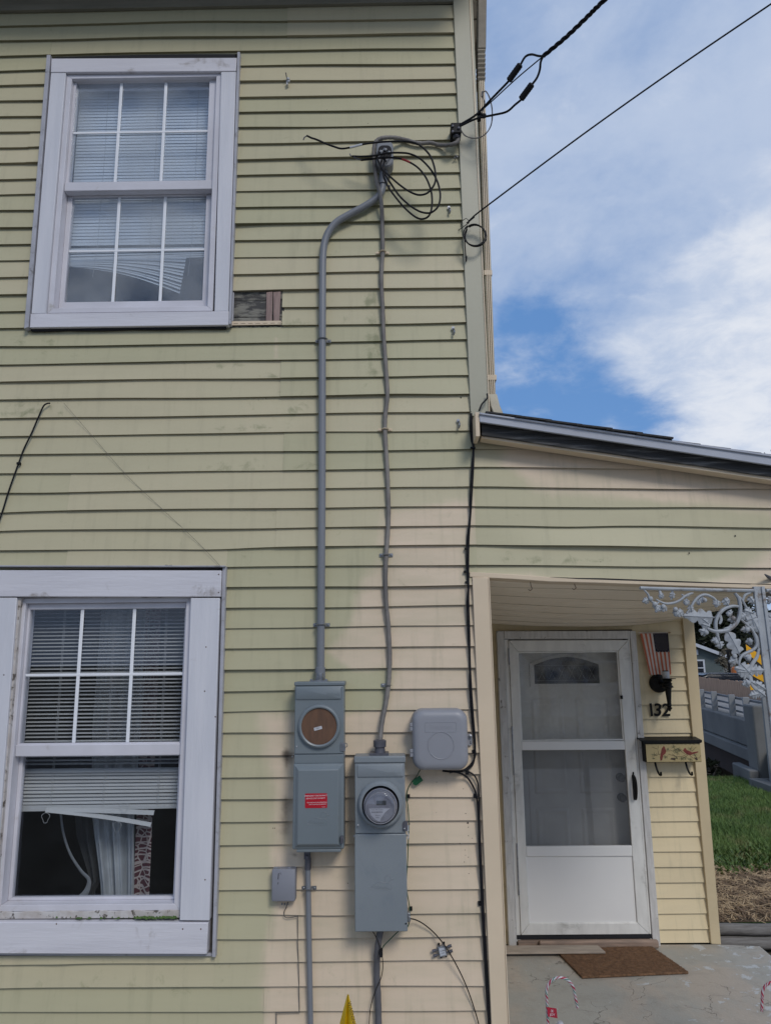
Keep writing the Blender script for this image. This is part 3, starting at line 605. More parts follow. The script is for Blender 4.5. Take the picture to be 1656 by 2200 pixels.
# porch ceiling: sagging vinyl boards
cf = lambda x: np.interp(x, [.45, 1.066, 1.443, 1.796, 2.3], [2.352, 2.335, 2.320, 2.304, 2.29])
cbk = lambda x: np.interp(x, [.45, .734, 1.1, 1.426, 1.75, 1.952, 2.1, 2.236, 2.3], [2.238, 2.214, 2.190, 2.182, 2.188, 2.201, 2.222, 2.25, 2.265])
def ceil_z(x, v): return cf(x)*(1-v)+cbk(x)*v - .020*math.sin(v*math.pi)*math.sin(min(max((x-.4)/1.8, 0), 1)*math.pi)
nb = 13
for i in range(nb):
    b = MB(); v0, v1 = i/nb, (i+1)/nb; gr = .010/(YD-D-.12); rows = [(v0, .016), (v0+gr, 0), ((v0+v1)/2, -.001), (v1-gr, 0), (v1, .016)]; nxx = 26
    vs = []
    for v, up in rows:
        y = D+.12+(YD-.004-D-.12)*v; xr = 1.98+(2.30-1.98)*v
        for j in range(nxx):
            x = .46+(xr-.46)*j/(nxx-1); vs.append((x, y, ceil_z(x, v)+up+.0015*math.sin(x*7+i*2)))
    b.add(vs, [(r_*nxx+j, r_*nxx+j+1, (r_+1)*nxx+j+1, (r_+1)*nxx+j) for r_ in range(4) for j in range(nxx-1)])
    b.obj('ceiling_board', 'soffit', house)
for i in range(1, nb, 2):  # thin tubes draw groove shade and joint dirt as darker lines
    v = i/nb; y = D+.12+(YD-.004-D-.12)*v; xr = 1.98+.32*v; b = MB(); b.tube([(.47+(xr-.48)*j/30, y, ceil_z(.47+(xr-.48)*j/30, v)+.0005*math.sin(j)) for j in range(31)], .0012, 5); b.obj('joint_shade_line', 'downspout', house)
b = MB(); b.slab((1.97, D+.12, ceil_z(1.98, 0)-.006), (1.99, D+.12, ceil_z(1.98, 0)-.006), (2.32, YD+.3, ceil_z(2.3, 1)-.006), (2.30, YD+.3, ceil_z(2.3, 1)-.006), (0, 0, 1), .03); b.obj('ceiling_edge_trim', 'cream_trim', house)
b = MB(); b.slab((1.99, D+.121, 2.30), (PX1, D+.121, 2.30), (PX1, YD+.3, 2.34), (2.32, YD+.3, 2.34), (0, 0, 1), .02); b.obj('eave_underside', 'sheath', house)

# ------------------------------------------------------------------ windows
def frame(b, xo0, xo1, zo0, zo1, xi0, xi1, zi0, zi1, y0, y1):
    """flat rectangular frame with mitred corners"""
    o = [(xo0, zo0), (xo1, zo0), (xo1, zo1), (xo0, zo1)]; i = [(xi0, zi0), (xi1, zi0), (xi1, zi1), (xi0, zi1)]
    for k in range(4):
        a, c = o[k], o[(k+1) % 4]; d_, e_ = i[(k+1) % 4], i[k]
        b.prism([a, c, d_, e_], y0, y1)
    return b
def window(boards, jch, fr_o, sashU, meet, sashL, botrail, munU, munL, label, glass, mtd):
    wn = bpy.data.objects.new('window', None); COL.objects.link(wn); wn.parent = house; ROOT[wn.name] = ROOT[house.name]; wn.empty_display_size = .1; wn['label'] = label
    for nm, mt, pts, y0, y1 in boards:
        b = MB(); b.prism(pts, y0, y1); b.obj(nm, mt, wn, bevel=.003)
    for pts, y0 in jch:
        b = MB(); b.prism(pts, y0, D+.012); b.obj('j_channel', 'j_channel', wn, bevel=.0015)
    x0, x1, z0, z1 = fr_o
    fx0, fx1, fz0, fz1 = min(sashU[0], sashL[0]), max(sashU[1], sashL[1]), sashL[2]-botrail, sashU[3]
    b = frame(MB(), x0, x1, z0, z1, x0+.030, x1-.030, z0+.028, z1-.026, D-.004, D+.10); b.obj('window_frame', 'vinyl_white', wn, bevel=.002)
    gx0, gx1, gz0, gz1 = sashU
    b = frame(MB(), x0+.0305, x1-.0305, meet[0]-.002, z1-.0265, gx0, gx1, gz0, gz1, D+.022, D+.055); b.obj('upper_sash', 'vinyl_white', wn, bevel=.002)
    hx0, hx1, hz0, hz1 = sashL
    b = frame(MB(), x0+.0305, x1-.0305, z0+.0285, hz1+.03, hx0, hx1, hz0, hz1, D+.058, D+.09); b.obj('lower_sash', 'vinyl_white', wn, bevel=.002)
    b = MB(); b.box(x0+.0305, x1-.0305, D+.012, D+.056, meet[0], meet[1]); b.obj('meeting_rail', 'vinyl_white', wn, bevel=.003)
    b = MB(); b.box(gx0-.004, gx1+.004, D+.036, D+.040, gz0-.004, gz1+.004); b.obj('pane', glass, wn)
    b = MB(); b.box(hx0-.004, hx1+.004, D+.072, D+.076, hz0-.004, hz1+.004); b.obj('pane', glass, wn)
    for vx, hz, gl, y in ((munU[0], munU[1], sashU, D+.041), (munL[0], munL[1], sashL, D+.077)):
        for x in vx:
            b = MB(); b.box(x-.0085, x+.0085, y-.0125, y-.0055, gl[2], gl[3]); b.obj('muntin', 'muntin', wn, bevel=.002)
        for z in hz:
            b = MB(); b.box(gl[0], gl[1], y-.013, y-.0055, z-.0065, z+.0065); b.obj('muntin', 'muntin', wn, bevel=.002)
    return wn
# upstairs window
w1 = window(
    [('header_board', 'white_trim', [(-1.953, 5.432), (-.866, 5.416), (-.868, 5.326), (-1.950, 5.338)], D-.022, D+.012),
     ('side_board', 'white_trim_v', [(-1.949, 5.336), (-1.862, 5.335), (-1.862, 3.826), (-1.940, 3.826)], D-.020, D+.012),
     ('side_board', 'white_trim_v', [(-.956, 5.324), (-.868, 5.323), (-.866, 3.824), (-.944, 3.824)], D-.020, D+.012),
     ('sill_board', 'white_trim', [(-1.942, 3.824), (-.864, 3.823), (-.862, 3.742), (-1.940, 3.742)], D-.024, D+.012)],
    [([(-1.979, 5.452), (-1.957, 5.452), (-1.945, 3.745), (-1.968, 3.735)], D-.028), ([(-.863, 5.450), (-.848, 5.450), (-.850, 3.745), (-.862, 3.745)], D-.028)],
    (-1.861, -.957, 3.835, 5.334), (-1.815, -1.032, 4.650, 5.306), (4.588, 4.643), (-1.803, -1.034, 3.930, 4.582), .06,
    ((-1.552, -1.290), (4.974,)), ((-1.535, -1.271), (4.244,)), 'upstairs double-hung window with a broken white blind', 'glass_up', 'vinyl_white')
# downstairs window
w2 = window(
    [('header_board', 'white_trim', [(-2.03, 2.424), (-.854, 2.409), (-.854, 2.277), (-2.03, 2.291)], D-.045, D+.012),
     ('side_board', 'white_trim_v', [(-2.03, 2.287), (-1.876, 2.285), (-1.862, .795), (-2.03, .797)], D-.040, D+.012),
     ('side_board', 'white_trim_v', [(-1.004, 2.274), (-.859, 2.272), (-.858, .790), (-.996, .792)], D-.040, D+.012),
     ('sill_board', 'white_trim', [(-2.03, .794), (-.863, .783), (-.864, .651), (-2.03, .662)], D-.045, D+.012)],
    [([(-.8525, 2.432), (-.836, 2.432), (-.827, .633), (-.8435, .633)], D-.030), ([(-2.05, 2.442), (-.836, 2.427), (-.836, 2.434), (-2.05, 2.449)], D-.046), ([(-2.05, .655), (-.83, .642), (-.83, .630), (-2.05, .643)], D-.012)],
    (-1.876, -1.005, .825, 2.284), (-1.834, -1.047, 1.576, 2.228), (1.516, 1.570), (-1.828, -1.058, .866, 1.512), .03,
    ((-1.571, -1.306), (1.903,)), ((), ()), 'ground floor double-hung window with bent blinds and a curtain', 'glass', 'vinyl_white')
b = MB(); xs = np.linspace(-1.872, -.998, 40)
b.prism([(x, .826+.002*math.sin(x*40)) for x in xs]+[(x, .795) for x in xs[::-1]], D-.012, D+.05); b.obj('old_sill', 'old_paint', w2, bevel=.002)
b = MB(); b.prism([(-1.875, 2.288), (-1.006, 2.276), (-1.006, 2.286), (-1.875, 2.298)], D-.01, D+.02); b.obj('old_stop', 'old_paint', w2)
b = MB(); b.box(-1.878, -1.862, D-.025, D+.01, .826, 2.286); b.obj('old_stop', 'old_paint', w2)
b = MB()
for i in range(160):
    x = random.uniform(-1.6, -1.0) if i < 40 else random.uniform(-1.20, -1.02); s = random.uniform(.003, .007); b.lathe([(s, 0), (s*.6, s)], (x, D-random.uniform(.005, .03), .795+random.uniform(0, .004)), (0, 0, 1), 6)
b.obj('moss', 'weed', w2, kind='stuff')
b = MB(); xs = np.linspace(-1.94, -.88, 50)
b.prism([(x, 5.455+.006*math.sin((x+1.94)/1.06*math.pi)) for x in xs]+[(x, 5.437-.013*(x+1.94)) for x in xs[::-1]], D-.006, D+.012); b.obj('dark_gap', 'caulk_dark', w1)
b = MB(); pts = [(x, 3.741) for x in xs]+[(x, 3.734-.004*abs(math.sin(x*9))) for x in xs[::-1]]; b.prism(pts, D-.006, D+.010); b.obj('dark_gap', 'caulk_dark', w1)

# missing siding panel: old boards, laths and nailing strip
hx0, hx1, hz0, hz1 = HOLE
for z0, z1, y in ((hz0-.02, hz0+.052, D+.017), (hz0+.056, hz0+.150, D+.016), (hz0+.154, hz1+.01, D+.018)):
    b = MB(); n = 24; b.add([(hx0-.01+(hx1-hx0+.02)*i/n, y-.004*math.sin(v*math.pi)+random.uniform(-.0015, .0015), z0+(z1-z0)*v) for v in (0, .3, .6, 1) for i in range(n+1)], [(r_*(n+1)+i, r_*(n+1)+i+1, (r_+1)*(n+1)+i+1, (r_+1)*(n+1)+i) for r_ in range(3) for i in range(n)])
    b.obj('old_board', 'old_board', house)
for x0, x1, t in ((-.668, -.634, .0), (-.626, -.594, .004)):
    b = MB(); b.prism([(x0, hz0+.02), (x1, hz0+.02), (x1+t, hz1-.005), (x0-t, hz1-.008)], D+.004, D+.011); b.obj('lath', 'lath', house, bevel=.002)
b = MB(); b.box(hx0+.002, hx1-.004, D+.001, D+.006, hz0+.002, hz0+.024)
for i in range(7): b.box(hx0+.02+i*.04, hx0+.045+i*.04, D-.0015, D+.0005, hz0+.011, hz0+.014)
b.obj('nailing_strip', 'cream_trim', house)
b = MB(); b.box(hx0+.004, hx0+.018, D+.000, D+.006, hz0+.026, hz1-.01)
b.obj('nailing_strip', 'j_channel', house)
b = MB()
for i in range(6): b.box(hx0+.008, hx0+.012, D-.002, D-.0005, hz0+.035+i*.028, hz0+.052+i*.028)
b.obj('strip_slot', 'caulk_dark', house, kind='stuff')

# nail holes and specks in the siding
b = MB()
HL = [(640, 209), (980, 233), (702, 235), (790, 265), (809, 264), (822, 283), (902, 221), (921, 252), (990, 853), (571, 855), (555, 858), (975, 1122), (974, 1227), (983, 1424), (975, 1380), (995, 1695), (1000, 1748), (1005, 1769), (1006, 1778), (1006, 1796), (1014, 1801), (999, 1827), (1000, 1838), (1006, 1842), (997, 1852), (1007, 1878), (1020, 1903), (996, 1906), (988, 1813), (938, 1681), (937, 1746), (939, 1794), (956, 1813), (980, 1987), (994, 1994), (1001, 2000), (809, 1536), (586, 1780), (590, 1780), (747, 1898), (676, 2030), (888, 2018), (888, 2076), (889, 2103), (912, 2106), (925, 2106), (827, 2190), (624, 2049), (632, 1999), (642, 2092), (578, 2135), (620, 2188), (123, 864), (570, 1412), (1290, 1207), (1579, 1151), (1480, 1188), (700, 838), (1145, 1000), (1160, 1003), (1172, 1003)]
for px, py in HL:
    big = (px, py) in ((990, 853), (980, 1987), (1579, 1151), (1480, 1188), (1005, 1769))
    p = at(px, py); rr = (.0042 if big else random.uniform(.0012, .0024))
    kk = (Z0-p.z)/EX; fr_ = kk-math.floor(kk)
    dd = .0125*(1-fr_) if p.x < .45 else .003
    b.lathe([(rr, 0), (rr*.7, .0006)], (p.x, D+dd-.0002, p.z), n=8)
b.obj('nail_hole', 'caulk_dark', house, kind='stuff')

# ------------------------------------------------------------------ storm door and entry door
YF = YD-.03
door = bpy.data.objects.new('storm_door', None); COL.objects.link(door); door.parent = house; ROOT[door.name] = ROOT[house.name]; door['label'] = 'white aluminium storm door with two panes and a kick panel'
b = MB(); b.prism([(.776, .0), (.832, .0), (.832, 2.158), (.776, 2.158)], YF-.012, YD+.02); b.obj('door_casing', 'casing', house, bevel=.004)
b = MB(); b.prism([(1.768, -.005), (1.822, -.005), (1.812, 2.148), (1.768, 2.149)], YF-.012, YD+.02); b.obj('door_casing', 'casing', house, bevel=.004)
b = MB(); b.prism([(.8325, 2.098), (1.7675, 2.090), (1.7675, 2.149), (.8325, 2.157)], YF-.012, YD+.02); b.obj('door_casing', 'casing', house, bevel=.004)
for x0, x1 in ((.8335, .862), (1.752, 1.767)):
    b = MB(); b.box(x0, x1, YF-.002, YD+.10, .03, 2.095); b.obj('door_jamb', 'door_frame', house, bevel=.002)
for zc in (1.93, 1.15, .35): b = MB(); b.box(.857, .866, YF-.012, YF-.0025, zc-.02, zc+.32 if zc != 1.93 else zc+.1); b.obj('hinge_rail', 'zinc', door, bevel=.002)
ys0, ys1 = YF-.010, YF+.018
dx0, dx1 = .864, 1.7495
for nm, m, pts in (('stile', 'door_frame', [(dx0, .075), (.926, .148), (.926, 2.005), (dx0, 2.086)]), ('stile', 'door_frame', [(1.672, .148), (dx1, .075), (dx1, 2.080), (1.672, 2.002)]),
                   ('top_rail', 'door_frame', [(.9265, 2.006), (1.6715, 2.003), (dx1-.001, 2.081), (dx0+.001, 2.087)]), ('bottom_rail', 'door_frame', [(dx0+.001, .0745), (dx1-.001, .0745), (1.6715, .147), (.9265, .147)]),
                   ('middle_rail', 'door_white', [(.9265, 1.302), (1.6715, 1.299), (1.6715, 1.360), (.9265, 1.364)]), ('middle_rail', 'door_white', [(.9265, .582), (1.6715, .579), (1.6715, .648), (.9265, .650)])):
    b = MB(); b.prism(pts, ys0, ys1); b.obj(nm, m, door, bevel=.003)
b = MB(); b.box(.9265, 1.6715, YF+.000, YF+.008, .148, .580); b.obj('kick_panel', 'door_white', door)
b = MB(); b.box(.9265, 1.6715, YF-.004, YF+.001, .140, .150); b.box(.9265, 1.6715, YF-.006, YF-.001, .606, .611); b.obj('bead', 'door_frame', door)
b = MB(); b.box(.9265, 1.6715, YF+.004, YF+.008, 1.363, 2.004); b.obj('pane', 'glass_door', door)
b = frame(MB(), .9268, 1.6712, 1.3645, 2.002, .936, 1.662, 1.374, 1.993, YF-.002, YF+.012); b.obj('glazing_bead', 'door_frame', door)
b = MB(); b.box(.9265, 1.6715, YF+.004, YF+.008, .651, 1.299); b.obj('pane', 'screen', door)
b = MB(); hx = 1.716
b.box(hx-.010, hx+.010, YF-.017, YF-.010, .955, 1.125); b.tube(spline([(hx, YF-.015, 1.125), (hx, YF-.05, 1.105), (hx, YF-.062, 1.05), (hx, YF-.05, .985), (hx+.002, YF-.03, .96)], 5), [.006+.004*math.sin(i/20*math.pi) for i in range(21)], 8); b.tube([(hx, YF-.014, 1.125), (hx+.002, YF-.014, 1.145)], .006, 6)
b.obj('door_handle', 'black_iron', door, bevel=.002)
b = MB(); b.box(1.662, 1.680, YF-.016, YF-.010, 1.655, 1.680); b.obj('latch_plate', 'black_iron', door)
b = MB(); b.box(.835, 1.767, YF-.004, YD+.16, .045, .073); b.obj('threshold_gap', 'caulk_dark', house)
# entry door behind the storm door
YI = YD+.085
ed = bpy.data.objects.new('entry_door', None); COL.objects.link(ed); ed.parent = house; ROOT[ed.name] = ROOT[house.name]; ed['label'] = 'white panelled entry door behind the storm door'
def archpts(x0, x1, z0, z1, zs):
    n = 14; return [(x0, z0), (x1, z0)]+[(x1+(x0-x1)*i/n, zs+(z1-zs)*math.sin(i/n*math.pi)) for i in range(n+1)]
b = MB(); b.box(.862, 1.752, YI, YI+.045, .05, 2.10); b.obj('door_leaf', 'inner_door', ed)
b = MB(); A = archpts(1.030, 1.575, 1.742, 1.985, 1.915); Bq = archpts(1.062, 1.550, 1.765, 1.962, 1.905)
vs = [(x, YI-.014, z) for x, z in A]+[(x, YI-.020, z) for x, z in Bq]; n = len(A); b.add(vs, [(i, (i+1) % n, n+(i+1) % n, n+i) for i in range(n)]); b.add([(x, YI-.001, z) for x, z in A]+[(x, YI-.014, z) for x, z in A], [(i, (i+1) % n, n+(i+1) % n, n+i) for i in range(n)])
b.obj('lite_frame', 'inner_door', ed)
b = MB(); b.prism(Bq, YI-.006, YI-.001); b.obj('leaded_glass', 'lead_glass', ed)
b = MB()
for i in range(6):
    cx = 1.12+i*.075
    for sg in (-1, 1): b.tube([(cx-.022*sg, YI-.008, 1.80), (cx+.022*sg, YI-.008, 1.885)], .0018, 5)
b.tube([(1.08, YI-.008, 1.79), (1.53, YI-.008, 1.79)], .0015, 5); b.tube([(1.08, YI-.008, 1.90), (1.53, YI-.008, 1.90)], .0015, 5)
b.obj('lead_came', 'zinc', ed)
for x0, x1, z0, z1 in ((1.03, 1.27, .98, 1.66), (1.36, 1.60, .98, 1.66), (1.03, 1.27, .20, .88), (1.36, 1.60, .20, .88)):
    b = MB(); b.pillow(x0, x1, z0, z1, .004, [(0, YI-.0005), (.012, YI-.009), (.022, YI-.009), (.034, YI-.003), (.05, YI-.008)], 1); b.obj('door_panel', 'inner_door', ed)
for z in (1.092, .952):
    b = MB(); b.lathe([(.030, .001), (.030, .006), (.012, .010), (.012, .03), (.026, .036), (.028, .048), (.018, .058), (.004, .060)], (1.655, YI, z)); b.obj('door_knob', 'brass', ed)
b = MB(); b.box(.84, 1.76, YD-.055, YD+.03, -.0, .042); b.obj('door_sill', 'thresh', house, bevel=.004)

# ================================================================== THINGS ON THE WALL
def box_hardware(b): pass
DUCK_B = [(330, 1590), (430, 1585), (620, 1460), (740, 1415), (850, 1415), (1000, 1460), (1150, 1450), (1240, 1520), (1280, 1600), (1200, 1690), (900, 1700), (600, 1690), (420, 1670), (330, 1590)]
DUCK_H = [(1000, 1460), (950, 1400), (1000, 1340), (990, 1260), (1040, 1190), (1130, 1170), (1200, 1200), (1250, 1290), (1350, 1300), (1240, 1330), (1180, 1380), (1150, 1450)]
def duck(cx, cz, s, y, m, parent):
    b = MB(); cv = lambda l: [(cx+(p-805)*s, y, cz-(q-1450)*s) for p, q in l]
    b.tube(spline(cv(DUCK_B), 3), .0011, 6); b.tube(spline(cv(DUCK_H), 3), .0011, 6); b.obj('embossed_bird_logo', m, parent)
    text_mb('Milbank', 190*s*1.15, cx+.01*s*800*.1, y, cz-170*s, extr=.0008).obj('embossed_lettering', m, parent)
def rect(px0, px1, py0, py1, Y):
    mx, my = (px0+px1)/2, (py0+py1)/2
    return X_(px0, my, Y), X_(px1, my, Y), Z_(mx, py1, Y), Z_(mx, py0, Y)
# --- left box: empty meter socket with disconnect
YB = 3.625
ml = thing('meter_box', 'dark grey combination meter box with a brown blanking disc and red emergency disconnect sticker', 'meter box', (-.352, D, 1.1), 'electric meter boxes')
x0, x1, z0, z1 = rect(631.5, 738.5, 1466, 1824, YB)
b = MB(); b.box(x0, x1, YB+.004, D+.004, z0, z1); b.obj('box_body', 'meter_grey', ml, bevel=.003)
b = MB(); cz = Z_(685, 1473, YB); b.box(x0-.003, x1+.005, YB-.004, D, cz, z1+.003); b.obj('top_cap', 'meter_grey', ml, bevel=.004)
zs = Z_(685, 1620, YB)
b = MB(); b.box(x0+.002, x1-.002, YB-.002, YB+.010, zs+.001, cz-.002); b.obj('socket_cover', 'meter_grey', ml, bevel=.003)
e = rect(635.5, 733.6, 1475.5, 1503, YB-.005); b = MB(); b.pillow(*e, .006, [(0, YB-.002), (.001, YB-.006), (.004, YB-.008)], 4); b.obj('embossed_plate', 'meter_grey', ml)
text_mb('Milbank', .020, e[1]-.038, YB-.008, (e[2]+e[3])/2-.006, extr=.0007).obj('embossed_lettering', 'meter_grey', ml)
c = at(685.8, 1560.4, YB-.015); rr = 43.5/1591*3.66
b = MB(); b.lathe([(rr, -.016), (rr, -.006), (rr-.003, .004), (rr-.010, .009), (rr-.016, .006), (rr-.0175, -.006)], c, n=48, caps=(False, False)); b.obj('socket_ring', 'meter_grey', ml)
b = MB(); b.lathe([(rr-.0165, -.006), (rr-.0165, .0), (.002, .0005)], c, n=40); b.obj('blanking_disc', 'cardboard', ml)
b = MB(); cx, cz2 = X_(683, 1565, YB-.02), Z_(683, 1565, YB-.02); ca, sa = math.cos(.24), math.sin(.24)
q = [(cx+u*ca-v*sa, cz2+u*sa+v*ca) for u, v in ((-.019, -.007), (.019, -.007), (.019, .007), (-.019, .007))]; b.prism(q, YB-.0166, YB-.0158); b.obj('disc_label', 'label_white', ml)
text_mb('TEST', .009, cx, YB-.0168, cz2, .24, extr=.0001).obj('label_print', 'print_dark', ml)
# door below
zt, zb = Z_(685, 1640, YB), Z_(685, 1823, YB)
b = MB(); b.box(x0+.002, x1-.002, YB-.001, YB+.010, zt, zs-.003); b.obj('front_strip', 'meter_grey', ml, bevel=.002)
b = MB(); b.pillow(x0-.001, x1+.001, zb-.001, zt, .006, [(0, YB+.012), (0, YB-.006), (.004, YB-.010), (.010, YB-.012), (.024, YB-.028), (.028, YB-.030)], 4); dr = b.obj('breaker_door', 'meter_grey', ml, ang=14)
b = MB(); b.pillow(x0+.018, x1-.012, zb-.014, zb-.002, .004, [(0, D-.03), (0, YB-.006), (.003, YB-.008)], 3); b.obj('bottom_flap', 'meter_grey', ml)
YS = YB-.0305
s_ = rect(655.5, 703, 1704.5, 1736, YS); b = MB(); b.pillow(*s_, .004, [(0, YS), (0, YS-.0006)], 4); b.obj('warning_sticker', 'red', dr)
sx = (s_[0]+s_[1])/2; sh_ = s_[3]-s_[2]
b = MB()
for t, dz, sz, dx in (('EMERGENCY DISCONNECT,', .84, .0088, 0), ('SERVICE DISCONNECT', .66, .0088, -.002), ('DESCONEXION DE EMERGENCIA,', .38, .0062, .004), ('DESCONEXION DE SERVICIO', .25, .0062, .007), ('MILBANK', .07, .004, .035)):
    q = text_mb(t, sz, sx+dx, YS-.0008, s_[2]+sh_*dz, .02, extr=.0001, font_w=.98); b.add(q.v, q.f)
b.obj('sticker_lettering', 'print_white', dr)
duck(X_(681, 1759, YS), Z_(681, 1759, YS), .000105, YS+.0005, 'meter_grey', dr)
b = MB()
for px, py in ((637, 1604), (734, 1610)): b.lathe([(.004, 0), (.004, .002), (.001, .004)], at(px, py, YB-.001), n=10)
for px, py in ((628.5, 1625), (740, 1623)): b.lathe([(.004, 0), (.004, .003)], at(px, py, YB+.02), n=8)
b.obj('screw', 'zinc', ml)
b = MB(); b.pillow(*rect(731, 742, 1596, 1614, YB-.006), .006, [(0, YB), (0, YB-.006)], 4)
cc = at(742, 1601, YB); b.tube([(cc.x+.009*math.cos(a), cc.y, cc.z+.009*math.sin(a)) for a in np.linspace(0, 6.283, 14)], .0018, 6)
b.obj('latch', 'zinc', ml)
b = MB(); b.box(X_(731, 1800, YB-.03), X_(737, 1800, YB-.03), YB-.034, YB-.01, Z_(733, 1812, YB-.03), Z_(733, 1797, YB-.03)); b.obj('door_latch', 'dark_metal', ml, bevel=.002)
# --- right box with the live meter
mr = thing('meter_box', 'pale grey meter box holding a round glass electric meter above a long plain cover', 'meter box', (-.064, D, .8), 'electric meter boxes')
x0, x1, z0, z1 = rect(763, 872, 1626, 2000.5, YB)
x0, x1 = X_(762.5, 1820, YB), X_(872, 1820, YB)
b = MB(); b.box(x0, x1, YB+.004, D+.004, z0, z1); b.obj('box_body', 'meter_grey_l', mr, bevel=.003)
cz = Z_(817, 1639, YB)
b = MB(); b.box(x0-.003, x1+.004, YB-.005, D, cz, z1+.003); b.obj('top_cap', 'meter_grey_l', mr, bevel=.005)
zs = Z_(817, 1790.5, YB)
b = MB(); b.box(x0+.001, x1-.002, YB-.003, YB+.010, zs+.001, cz-.002); b.obj('socket_cover', 'meter_grey_l', mr, bevel=.003)
b = MB(); b.box(x0-.001, x1+.002, YB-.006, YB+.012, z0-.001, zs-.002); lc = b.obj('lower_cover', 'meter_grey_l', mr, bevel=.004)
e = rect(767.5, 867, 1642, 1669.5, YB-.005); b = MB(); b.pillow(*e, .006, [(0, YB-.003), (.001, YB-.007), (.004, YB-.009)], 4); b.obj('embossed_plate', 'meter_grey_l', mr)
text_mb('Milbank', .018, e[1]-.040, YB-.009, (e[2]+e[3])/2-.01, extr=.0006).obj('embossed_lettering', 'meter_grey_l', mr)
duck(X_(817, 1894, YB), Z_(817, 1896, YB), .000112, YB-.0062, 'meter_grey_l', lc)
c = at(817.5, 1729, YB-.02); rr = 46/1591*3.66
b = MB(); b.lathe([(rr, -.018), (rr, -.008), (rr-.004, .004), (rr-.011, .012), (rr-.020, .013), (rr-.0215, .004), (rr-.0215, -.017)], c, n=56, caps=(False, False)); b.obj('socket_ring', 'meter_grey_l', mr)
b = MB(); b.lathe([(rr-.021, -.015), (.002, -.0149)], c, n=40); b.obj('socket_well', 'caulk_dark', mr)
em = bpy.data.objects.new('electric_meter', None); COL.objects.link(em); em.parent = mr; ROOT[em.name] = ROOT[mr.name]; em['label'] = 'round electric meter under a clear cover'
cm = Vector((c.x, c.y, c.z)); r1 = .0735
b = MB(); b.lathe([(r1, -.016), (r1, .022), (r1-.004, .026), (.002, .027)], cm, n=44); b.obj('meter_base', 'meter_face', em)
b = MB(); b.lathe([(r1-.006, .024), (r1-.008, .055), (r1-.010, .060), (.002, .061)], cm, n=44); b.obj('meter_drum', 'meter_face', em)
ym = cm.y-.0615
b = MB(); L0 = [(-.052, -.004), (.044, -.004), (.020, -.022), (.004, -.045), (-.004, -.060), (-.024, -.052), (-.044, -.032)]; b.prism([(cm.x+x, cm.z+z) for x, z in L0], ym-.0006, ym); b.obj('meter_label', 'label_white', em)
b = MB(); b.box(cm.x-.018, cm.x+.026, ym-.001, ym, cm.z+.010, cm.z+.029); b.obj('meter_display', 'meter_lcd', em)
b = MB()
q = text_mb('06487', .014, cm.x+.003, ym-.0012, cm.z+.020, extr=.0001); b.add(q.v, q.f)
for dz, t, s_ in ((-.010, 'CL200  240V  3W  60Hz', .0052), (-.034, '1 38 04 41', .0065), (-.043, 'kWh', .007)):
    q = text_mb(t, s_, cm.x-.014, ym-.0008, cm.z+dz, extr=.0001); b.add(q.v, q.f)
for i in range(26):
    xx = cm.x-.040+i*.0020; b.box(xx, xx+random.choice((.0006, .0011)), ym-.0009, ym-.0006, cm.z-.023, cm.z-.017)
b.obj('meter_print', 'print_dark', em)
b = MB(); b.lathe([(r1+.003, .020), (r1+.003, .030), (r1-.002, .034), (r1-.004, .070), (r1-.008, .078), (r1-.016, .082), (.002, .084)], cm, n=56, caps=(False, True)); b.obj('meter_cover', 'meter_glass', em)
b = MB()
for rr2, h in ((r1+.002, .031), (r1-.007, .079)): b.tube([(cm.x+rr2*math.cos(a), cm.y-h, cm.z+rr2*math.sin(a)) for a in np.linspace(0, 6.2832, 49)], .0016, 6)
b.obj('meter_rim', 'meter_face', em)
b = MB(); b.pillow(*rect(865, 876, 1764, 1786, YB-.006), .010, [(0, YB), (0, YB-.008)], 4)
cc = at(876, 1770, YB); b.tube([(cc.x+.008*math.cos(a), cc.y, cc.z+.008*math.sin(a)) for a in np.linspace(0, 6.283, 14)], .0018, 6); b.obj('latch', 'dark_metal', mr)
b = MB(); b.box(*[X_(q, 1778, YB) for q in (872.5, 878)], YB-.006, YB+.004, Z_(875, 1785, YB), Z_(875, 1773, YB)); b.tube(spline([at(875, 1786, YB), at(878, 1795, YB), at(875.5, 1803, YB)], 4), .0022, 6); b.obj('meter_seal', 'tape_white', mr)
b = MB()
for px, py in ((868.5, 1780.5), (769, 1773)): b.lathe([(.0045, 0), (.0045, .003), (.001, .005)], at(px, py, YB-.012), n=10)
for px, py in ((760.5, 1796), (874, 1795), (871.5, 1984)): b.lathe([(.004, 0), (.004, .004)], at(px, py, YB-.002), n=8)
b.obj('screw', 'zinc', mr)
b = MB(); p = at(878, 1970, 3.66); b.box(p.x-.010, p.x+.006, 3.65, 3.68, p.z-.02, p.z+.02); b.box(p.x-.006, p.x+.008, 3.64, 3.65, p.z-.012, p.z+.008); b.obj('ground_clamp', 'zinc', mr, bevel=.002)
# hub on top of it
b = MB(); hb = at(816, 1622, 3.675)
b.pillow(hb.x-.048, hb.x+.042, hb.z, hb.z+.012, .003, [(0, 3.72), (0, 3.64)], 2)
b.lathe([(.027, .012), (.024, .030), (.024, .036), (.030, .038), (.031, .066), (.024, .070)], hb, (0, 0, 1), 20); b.obj('cable_hub', 'dark_metal', mr)
b = MB(); p = at(848, 1624, 3.67); b.lathe([(.018, 0), (.016, .006)], p, (0, 0, 1), 16); b.obj('knockout_cap', 'meter_grey_l', mr)
